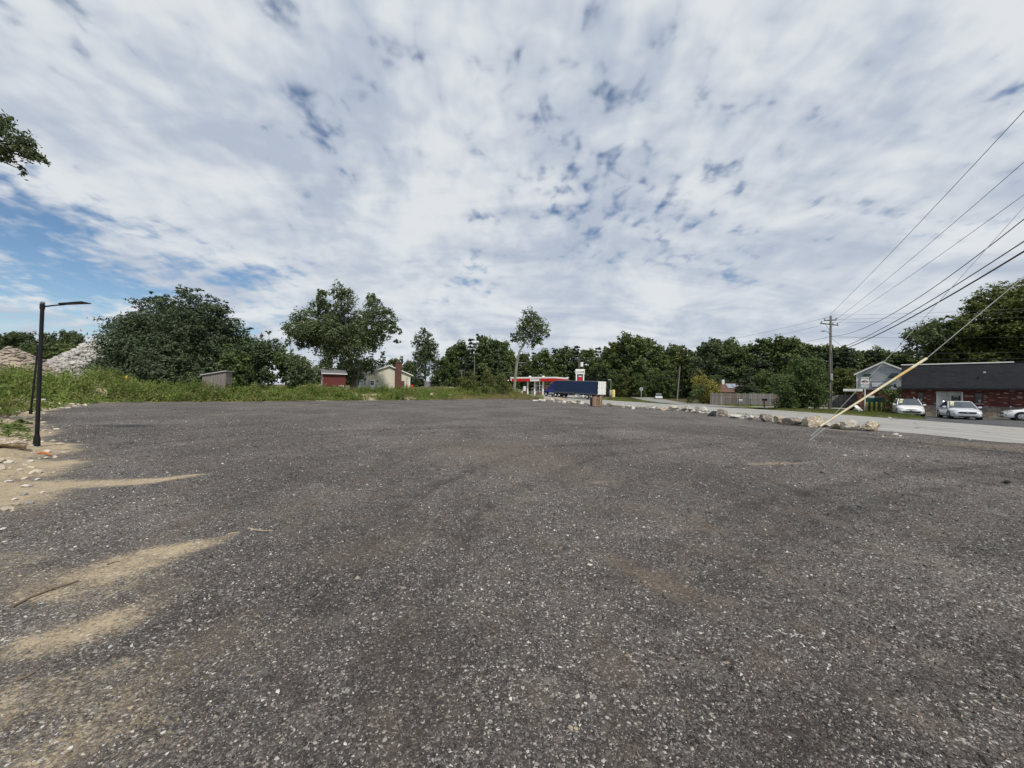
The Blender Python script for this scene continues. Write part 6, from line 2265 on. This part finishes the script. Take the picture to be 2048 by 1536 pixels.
while x < X(1774):
    w_ = pr.uniform(.05, .11)
    z_ = Z(769.5)
    if pr.random() < .85:
        mb.box((x, -.120, z_ - pr.uniform(.05, .12)), (x + w_ * .7, -.116, z_ + pr.uniform(.04, .13)))
    x += w_ + .02
mb.build('sign_marks', gk, sg)
MB().box((X(1741), -.02, Z(762.2)), (X(1761), -.003, Z(760.3))).build('pale_patch', M('pale_streak', (.40, .42, .41), .6), t)

# side porch roof of the grey house
b = at(1686, 779, 54); b.z = 0
t = thing('porch_roof', 'flat white porch roof on the left side of the grey house', 'porch', b, R(-42))
MB().box((0, -.2, at(1690, 782.5, 54).z), (2.05, 3, at(1690, 778, 54).z)).build('fascia', white_trim, t, False, .03)
for x in (.15, 1.85):
    MB().box((x, 1.6, -.1), (x + .08, 1.68, at(1690, 782.5, 54).z)).build('post', oldwood, t)

# green dumpster enclosure and yellow bollards
b = at(1731.5, 824, 46.6); b.z = .05
t = thing('green_enclosure', 'dark green container behind the yellow bollards', 'container', b, R(-44))
w_ = Facade(b, R(-44)).x(1769)
h = at(1740, 795.5, 46.6).z - .05
MB().box((0, 0, -.1), (w_, 1.8, h)).build('body', M('container_green', (.016, .085, .070), .6, .2, 2), t, False, .03)
for i in range(6):
    MB().box((.12 + i * w_ / 6, -.03, 0), (.2 + i * w_ / 6, -.002, h - .1)).build('rib', MATS['container_green'], t)
MB().box((.1, .1, h), (.75, 1.2, h + .22)).build('lid', white_trim, t, False, .03)
MB().box((w_ * .55, .1, h), (w_ - .05, 1.2, h + .18)).build('lid', grey_metal, t, False, .03)
bol_m = M('bollard_yellow', (.55, .46, .06), .6, .25, 5)
for i, (px, top, base) in enumerate(((1734, 806, 822.5), (1744, 805.5, 823), (1753.5, 805, 823.5), (1764, 805.5, 824))):
    b = gp(px, base, .08)
    t = thing('bollard', ['leftmost yellow bollard, partly behind the sign post', 'second yellow bollard from the left by the green container', 'third yellow bollard from the left by the green container', 'rightmost yellow bollard by the green container'][i], 'bollard', b, 0, 'yellow bollards')
    h = at(px, top, b.y).z - b.z
    MB().tube([(0, 0, -.2), (0, 0, h)], .10, 10).build('post', bol_m, t, True)
    MB().tube([(0, 0, h), (0, 0, h + .04), (0, 0, h + .06)], [.10, .08, .03], 10).build('cap', bol_m, t, True)
    MB().tube([(.0, -.0, .3), (0, 0, h * .55)], .104, 10).build('worn_band', M('bollard_worn', (.30, .25, .07), .8, .4, 6), t, True)

# auto sales sign on a post
b = gp(1729.7, 822, .08)
t = thing('post_sign', 'white car dealer sign on a post in front of the grey house', 'sign', b, R(-42))
X = lambda px: (px - 1729.7) / F_PX * b.y * .735
Z = lambda py: at(1729.7, py, b.y).z - b.z
MB().tube([(0, 0, -.2), (0, 0, Z(775))], .06, 8).build('post', white_trim, t)
pn = MB().prism([(X(1721.8), Z(774.8)), (X(1738), Z(774.8)), (X(1738.6), Z(766)), (X(1737.8), Z(754.2)), (X(1722.2), Z(754.2)), (X(1721), Z(766))], -.10, .10).build('panel', white_paint, t)
MB().prism([(X(1721.5), Z(775.2)), (X(1738.4), Z(775.2)), (X(1738.9), Z(766)), (X(1738.2), Z(753.8)), (X(1721.9), Z(753.8)), (X(1720.6), Z(766))], -.06, .06).build('panel_frame', M('panel_edge', (.10, .10, .10), .6), pn)
lettering('Auto Sales', .20, ink, pn, (0, -.104, Z(769.5)), (R(90), 0, 0), sx=.85)
mb = MB()
for x0, n_ in ((-.40, 3), (-.10, 3), (.16, 4)):
    for i in range(n_):
        mb.box((x0 + i * .066, -.106, Z(773)), (x0 + i * .066 + .045, -.101, Z(771.6)))
mb.build('phone_marks', gk, pn)
mb = MB()
for i in range(8):
    mb.box((-.34 + i * .09, -.106, Z(757)), (-.34 + i * .09 + .065, -.101, Z(755.4)))
mb.build('name_marks', M('sign_green_ink', (.05, .09, .08), .6), pn)
MB().prism([(-.30, Z(764.6)), (.30, Z(764.6)), (.33, Z(763.2)), (.18, Z(762.4)), (.05, Z(760.6)), (-.14, Z(760.8)), (-.24, Z(762.6)), (-.33, Z(763.2))], -.106, -.101).build('car_picture', M('sign_maroon', (.22, .03, .05), .5), pn)

# tilted board lying on the verge
b = gp(1711, 822.5, .08)
t = thing('sandwich_board', 'tilted white and black sandwich board on the verge', 'sign board', b, R(-75))
MB().add([(-.05, -.3, .62), (.55, -.3, 0), (.55, .3, 0), (-.05, .3, .62), (-.01, -.3, .66), (.60, -.3, .02), (.60, .3, .02), (-.01, .3, .66)], [(0, 3, 2, 1), (4, 5, 6, 7), (0, 1, 5, 4), (1, 2, 6, 5), (2, 3, 7, 6), (3, 0, 4, 7)]).build('white_leaf', white_paint, t)
MB().add([(-.65, -.3, .0), (-.06, -.3, .62), (-.06, .3, .62), (-.65, .3, .0), (-.62, -.3, -.02), (-.02, -.3, .60), (-.02, .3, .60), (-.62, .3, -.02)], [(0, 3, 2, 1), (4, 5, 6, 7), (0, 1, 5, 4), (1, 2, 6, 5), (2, 3, 7, 6), (3, 0, 4, 7)]).build('black_leaf', black_metal, t)

# ------------------------------------------------------------------ brick building with black mansard
Ab = gp(1812, 829.5, -.04)
Bb = gp(2046, 838.5, -.04)
Ab = at(1806, 829, 39.2); Ab.z = -.05
Bb = at(2046, 836, 35.8); Bb.z = -.05
bang = R(-46); vis = 7.6; dv = Vector((math.cos(bang), math.sin(bang), 0)) * vis
t = thing('brick_building', 'low brick shop with black shingle mansard and recessed white door', 'building', Ab, bang)
def XB(px):                                  # where a pixel column meets the front wall
    d = ray(px, 800); k = d[0] / d[1]
    s = (k * Ab.y - Ab.x) / (dv.normalized().x - k * dv.normalized().y)
    return s
def ZB(px, py):
    s = XB(px); Yq = Ab.y + dv.normalized().y * s
    return at(px, py, Yq).z - Ab.z
TOTAL = vis + 9.0
d0, d1 = XB(1872.5), XB(1923)
w1a, w1b = XB(1836), XB(1846)
w2a, w2b = XB(1951), XB(1964)
zst = ZB(1900, 812.5)                         # top of the stone base
ztop = ZB(1900, 776) + .05
zdoor = ZB(1900, 784)
# wall in pieces around the recess
for x0, x1, z0, z1, nm in ((0, d0, zst, ztop, 'brick_wall'), (d0, d1, zdoor, ztop, 'brick_lintel'), (d1, TOTAL, zst, ztop, 'brick_wall')):
    MB().box((x0, 0, z0), (x1, .25, z1)).build(nm, brick_m, t)
for x0, x1 in ((0, d0), (d1, TOTAL)):
    MB().box((x0 - .0, -.10, -.2), (x1, .24, zst)).build('stone_base', stone_m, t)
    MB().box((x0, -.14, zst), (x1, .0, zst + .06)).build('base_cap', M('cap_stone', (.20, .17, .15), .9), t)
# recess: angled white side wall on the left, door at the back
rdep = 1.15
xd = d0 + (d1 - d0) * .55
MB().add([(d0, .0, .0), (d0, .0, zdoor), (xd, rdep, zdoor), (xd, rdep, .0), (d0 - .06, .06, .0), (d0 - .06, .06, zdoor), (xd - .06, rdep + .06, zdoor), (xd - .06, rdep + .06, .0)], [(0, 3, 2, 1), (4, 5, 6, 7), (0, 1, 5, 4), (1, 2, 6, 5), (2, 3, 7, 6), (3, 0, 4, 7)]).build('recess_wall', white_paint, t)
dr = MB().box((xd, rdep, 0), (d1, rdep + .06, zdoor)).build('door', white_paint, t)
MB().box((xd + .14, rdep - .012, 1.15), (xd + .75, rdep - .002, 2.0)).build('door_pane', glass_dark, dr)
MB().box((xd + .36, rdep - .02, 1.30), (xd + .56, rdep - .013, 1.62)).build('door_notice', M('notice', (.42, .30, .28), .7), dr)
MB().box((xd + .30, rdep - .02, 1.85), (xd + .60, rdep - .013, 1.95)).build('door_notice', white_trim, dr)
MB().tube([(xd + .07, rdep - .05, 1.15), (xd + .07, rdep, 1.15)], .04, 8).build('handle', black_metal, dr)
MB().tube([(xd + .07, rdep - .05, 1.40), (xd + .07, rdep, 1.40)], .03, 8).build('lock', black_metal, dr)
MB().box((d1 + .0, -.02, 0), (d1 + .08, rdep + .0, zdoor)).build('recess_jamb', white_trim, t)
MB().box((d0, .0, zdoor), (d1, rdep + .1, zdoor + .08)).build('recess_ceiling', white_trim, t)
MB().add([(d0 - .2, -.15, -.02), (d1 + .2, -.15, -.02), (d1 + .05, rdep, .10), (d0 + .1, rdep, .10)], [(0, 1, 2, 3)]).build('ramp', M('ramp_brown', (.12, .075, .06), .9), t)
wd_m = M('window_wood', (.05, .024, .02), .6)
for a, b_ in ((w1a, w1b), (w2a, w2b), (XB(2046) + 2.5, XB(2046) + 3.6)):
    wz0, wz1 = ZB(1955, 805.5), ZB(1955, 787)
    f = window(t, a, b_, wz0, wz1, -.005, wd_m, glass_dark)
    MB().box((a + (b_ - a) * .45, -.03, wz0 + .04), (b_ - .08, -.022, wz0 + .28)).build('window_notice', M('notice_pale', (.40, .34, .30), .7), f)
    MB().box((a - .12, -.09, wz0 - .16), (b_ + .12, -.0, wz0 - .06)).build('sill', M('sill_pale', (.30, .24, .21), .8), f)
# mansard
zb_, zt_ = ZB(1900, 776.5), ZB(1900, 728)
ov, bk = .75, .35
MB().add([(-.12, -ov, zb_), (TOTAL, -ov, zb_), (TOTAL, bk, zt_), (-.10, bk, zt_), (-.12, .30, zb_), (TOTAL, .30, zb_), (TOTAL, bk + .2, zt_), (-.10, bk + .2, zt_)], [(0, 1, 2, 3), (0, 4, 5, 1), (4, 7, 6, 5), (3, 2, 6, 7), (0, 3, 7, 4), (1, 5, 6, 2)]).build('mansard', roof_black, t)
MB().box((-.14, -ov - .03, zb_ - .14), (TOTAL, -ov + .06, zb_ + .01)).build('gutter', black_metal, t)
MB().box((-.14, bk - .08, zt_), (XB(2030), bk + .35, zt_ + .10)).build('coping', white_trim, t)
MB().box((XB(2030), bk - .05, zt_), (TOTAL, bk + .35, zt_ + .07)).build('coping_end', black_metal, t)
MB().box((-.1, 1.35, -.2), (TOTAL, 9, zb_)).build('rear_block', M('rear_wall', (.08, .05, .045), .9), t)
MB().box((-.1, .55, zb_), (TOTAL, 9, zt_ - .15)).build('roof_block', M('flat_roof', (.03, .03, .032), .9), t)
fl_ = MB().tube([(XB(1968), -.42, ZB(1968, 744)), (XB(1968), -.55, ZB(1968, 745))], [.05, .10], 8).build('floodlight', white_paint, t)
MB().box((XB(2019), -.20, ZB(2019, 815)), (XB(2022), -.14, ZB(2019, 812))).build('hose_tap', white_trim, t)

# ------------------------------------------------------------------ small things on the lot
def twig(pts, r, label, m_):
    P = []
    for px, py in pts:
        g = gp(px, py)
        P.append((g.x, g.y, tz(g.x, g.y) + r * .9))
    o = MB().tube(P, [r * (1 - .5 * i / len(P)) for i in range(len(P))], 6).build('twig', m_, None, True)
    tag(o, label, 'twig', 'twigs on the gravel')


tw = M('dead_twig', (.15, .115, .08), .9, .3, 8)
tw2 = M('dry_straw', (.42, .34, .22), .9, .2, 8)
twig([(24, 1216), (60, 1196), (110, 1178), (158, 1163)], .010, 'long thin twig in front of the big sand streak on the left', tw)
twig([(30, 1364), (55, 1355), (83, 1336)], .007, 'short curved dark twig at the lower left edge', tw)
twig([(214, 1130), (228, 1125), (240, 1124)], .006, 'short dark twig lying on the big sand streak', tw)
twig([(455, 1070), (478, 1066)], .006, 'pale straw at the tip of the big sand streak', tw2)
twig([(497, 1058), (515, 1063), (545, 1064)], .006, 'pale bent straw right of the sand streak tip', tw2)
twig([(1768, 944), (1780, 950)], .012, 'dark stick on the gravel right of the guy anchor', tw)
twig([(1640, 925), (1648, 934)], .012, 'short stick on the gravel just right of the guy anchor', tw)
b = gp(2014, 967)
V, Fc = rock_arrays(rng, 1, 7)
o = link('dark_clod', np_mesh('dark_clod', V * np.array((.07, .05, .04)), Fc), RK['black'])
o.location = (b.x, b.y, tz(b.x, b.y) + .03)
tag(o, 'small black clod on the gravel near the right edge', 'clod')
g = gp(83, 912.5)
o = MB().tube([(-.12, 0, .02), (.0, .02, .05), (.15, .01, .02), (.22, -.02, .0)], [.015, .022, .018, .01], 7).build('orange_scrap', M('orange_plastic', (.50, .14, .03), .6), None, True)
o.location = (g.x, g.y, tz(g.x, g.y))
tag(o, 'orange plastic scrap on the sand beside the near lamp post', 'scrap')

# broadleaf weeds by the left edge
for i, (px, py, s_, lab) in enumerate(((12, 884, .55, 'leafy green weed left of the near lamp post, nearest the edge'), (30, 868, .40, 'smaller leafy weed just left of the near lamp post'), (-8, 862, .6, 'leafy weed cut by the left picture edge'), (40, 852, .28, 'lowest leafy weed behind the near lamp post'))):
    g = gp(px, py)
    b = Vector((g.x, g.y, tz(g.x, g.y)))
    t = thing('leafy_weed', lab, 'weed', b, 0, 'leafy weeds at the left edge')
    n = 260
    a = rng.uniform(0, 6.28, n)
    rr_ = rng.uniform(0, s_, n)
    c = np.stack([np.cos(a) * rr_, np.sin(a) * rr_, rng.uniform(.03, .55, n) * s_ * 1.2 * (1.15 - rr_ / s_)], 1)
    out = np.stack([np.cos(a), np.sin(a), np.full(n, .6)], 1)
    V, Fc, T = leaf_quads(c, out * .3 + np.array((0, 0, .9)) + .3 * rng.normal(size=(n, 3)), .075 * rng.uniform(.6, 1.4, n), .36, rng.random(n), rng, out)
    link('leaves', np_mesh('leaves', V, Fc, {'tint': T}), L_WEED, t)
    mb = MB()
    for j in range(9):
        q = rng.integers(n)
        mb.tube([(0, 0, -.02), tuple(c[q] * np.array((.5, .5, .7))), tuple(c[q])], [.008, .006, .003], 5)
    mb.build('stem', M('weed_stem', (.10, .12, .04), .8), t)

# ------------------------------------------------------------------ gravel: loose stones near the camera
stone_mats = [M('stone_pale', (.52, .50, .46), .85, .25, 14, .2), M('stone_grey', (.24, .23, .22), .85, .3, 14, .2), M('stone_dark', (.055, .052, .050), .8, .35, 14, .2), M('stone_tan', (.36, .29, .20), .85, .3, 14, .2)]


def gravel(name, n, seed, label, y0=1.25, y1=34.0):
    """the crushed stones one sees singly near the camera: eight-sided chips, each with its own tone"""
    r_ = np.random.default_rng(seed)
    o_ = np.array([(.12, .08, .95), (1, 0, -.35), (0, 1, -.35), (-1, 0, -.35), (0, -1, -.35)], float)      # the half that shows; the rest is bedded in the lot
    of = np.array([(0, 1, 2), (0, 2, 3), (0, 3, 4), (0, 4, 1)])
    y = y0 * (y1 / y0) ** r_.random(n)
    x = r_.uniform(-1.42, 1.42, n) * (y + .15)
    sd_ = a_sand(x, y)
    k = (r_.random(n) > np.clip(sd_ * 1.05, 0, .97)) & (r_.random(n) < 1 - .85 * sstep(y, 6, 34)) & (left_dist(x, y)[0] < 0) & (x < edge_x(NE, y) - .6)
    keep = k
    x, y = x[k], y[k]
    n = len(x)
    z = terrain_z(x, y)
    tone = r_.random(n)
    trk, drt = a_track(x, y), a_dirt(x, y)
    dust = np.clip(sd_[keep], 0, 1)
    s = .0046 * np.exp(r_.normal(0, .36, n)) * (.80 + .16 * np.minimum(y, 14))
    V = o_[None] * (1 + .35 * r_.normal(size=(n, 5, 1)).clip(-1, 1)) + .28 * r_.normal(size=(n, 5, 3))
    V = V * s[:, None, None] * np.stack([r_.uniform(.8, 1.3, n), r_.uniform(.7, 1.1, n), r_.uniform(.5, .85, n)], 1)[:, None, :]
    a = r_.uniform(0, 6.28, n)
    c, sn_ = np.cos(a)[:, None], np.sin(a)[:, None]
    V = np.stack([V[..., 0] * c - V[..., 1] * sn_, V[..., 0] * sn_ + V[..., 1] * c, V[..., 2]], 2)
    V += np.stack([x, y, z + s * .2], 1)[:, None, :]
    Fc = (of[None] + 5 * np.arange(n)[:, None, None]).reshape(-1, 3)
    k = NT('crushed_stone')
    t_ = k.attr('tone')
    col = k.ramp(t_, [(0, (.017, .0155, .015)), (.36, (.056, .050, .046)), (.62, (.112, .100, .092)), (.74, (.14, .105, .088)), (.78, (.19, .175, .160)), (.905, (.28, .26, .235)), (.93, (.35, .28, .20)), (.955, (.46, .43, .39)), (1, (.66, .63, .58))])
    # the lot's broad tones carry on over its stones
    p = k.pos()
    broad = k.noise(k.scaled(p, (.5, .38, 1)), 0.55, 5.0, 0.62, 0.5)
    col = k.mix(k.smooth(broad, .36, .66), k.mix(0.30, col, (.020, .0175, .0165)), k.mix(0.10, col, (.21, .185, .16)))
    tn = k.noise(p, 3.0, 4.0, .6)
    trk_ = k.math('MULTIPLY', k.attr('track'), k.smooth(tn, .38, .60))
    col = k.mix(k.math('MULTIPLY', trk_, .62), col, (.026, .0225, .021))
    mid = k.noise(k.scaled(p, (1, .6, 1)), 2.3, 5.0, 0.65)
    col = k.mix(k.smooth(mid, .47, .68, 0, .30), col, (.135, .108, .088))
    col = k.mix(k.math('MULTIPLY', k.attr('dirt'), .34), col, (.14, .105, .078))
    col = k.mix(k.math('MULTIPLY', k.attr('dust'), .55), col, (.32, .255, .165))
    k.bsdf(col, .85, 0, .3)
    o = link(name, np_mesh(name, V.reshape(-1, 3), Fc, {'tone': np.repeat(tone, 5), 'track': np.repeat(trk, 5), 'dirt': np.repeat(drt, 5), 'dust': np.repeat(dust, 5)}), k.m)
    tag(o, label, 'gravel', kind='stuff')


gravel('crushed_stones', 215000, 1, 'loose crushed stones of the gravel lot')
# the larger single stones, parts of the lot
pm_ = [np_mesh('stone', *rock_arrays(rng, 1, 7, .02)) for _ in range(5)]
for m_, q in zip(pm_, (0, 0, 3, 1, 0)):
    m_.materials.append(stone_mats[q])
for px, py, w_ in ((555, 1385, 11), (1021, 1400, 8), (1028, 1399, 8), (1353, 1420, 9), (1420, 1463, 8), (1580, 1476, 8), (690, 1490, 9), (262, 1418, 10), (326, 1468, 11), (335, 1510, 9), (140, 1498, 10), (264, 1466, 9), (1890, 1465, 8), (1160, 1450, 8), (420, 1405, 7), (85, 1455, 8), (955, 1505, 8), (1700, 1420, 8), (1152, 1458, 10), (1830, 1210, 6), (5, 1060, 12), (58, 1008, 16), (48, 990, 13), (30, 1000, 14), (55, 974, 18), (20, 965, 14), (40, 945, 12), (75, 960, 12), (15, 930, 14), (60, 925, 10), (-5, 950, 16), (85, 985, 10), (10, 1085, 10), (1790, 869, 10), (1800, 872, 7), (1765, 873, 6), (150, 1095, 6), (1690, 912, 8), (1940, 880, 6)):
    g = gp(px, py)
    o = bpy.data.objects.new('stone', pm_[int(px) % 5])
    COL.objects.link(o)
    o.parent = lot
    s = w_ / F_PX * g.y / 2
    o.scale = (s, s * .8, s * .55)
    o.rotation_euler = (0, 0, px * .7)
    o.location = (g.x, g.y, tz(g.x, g.y) + s * .2)
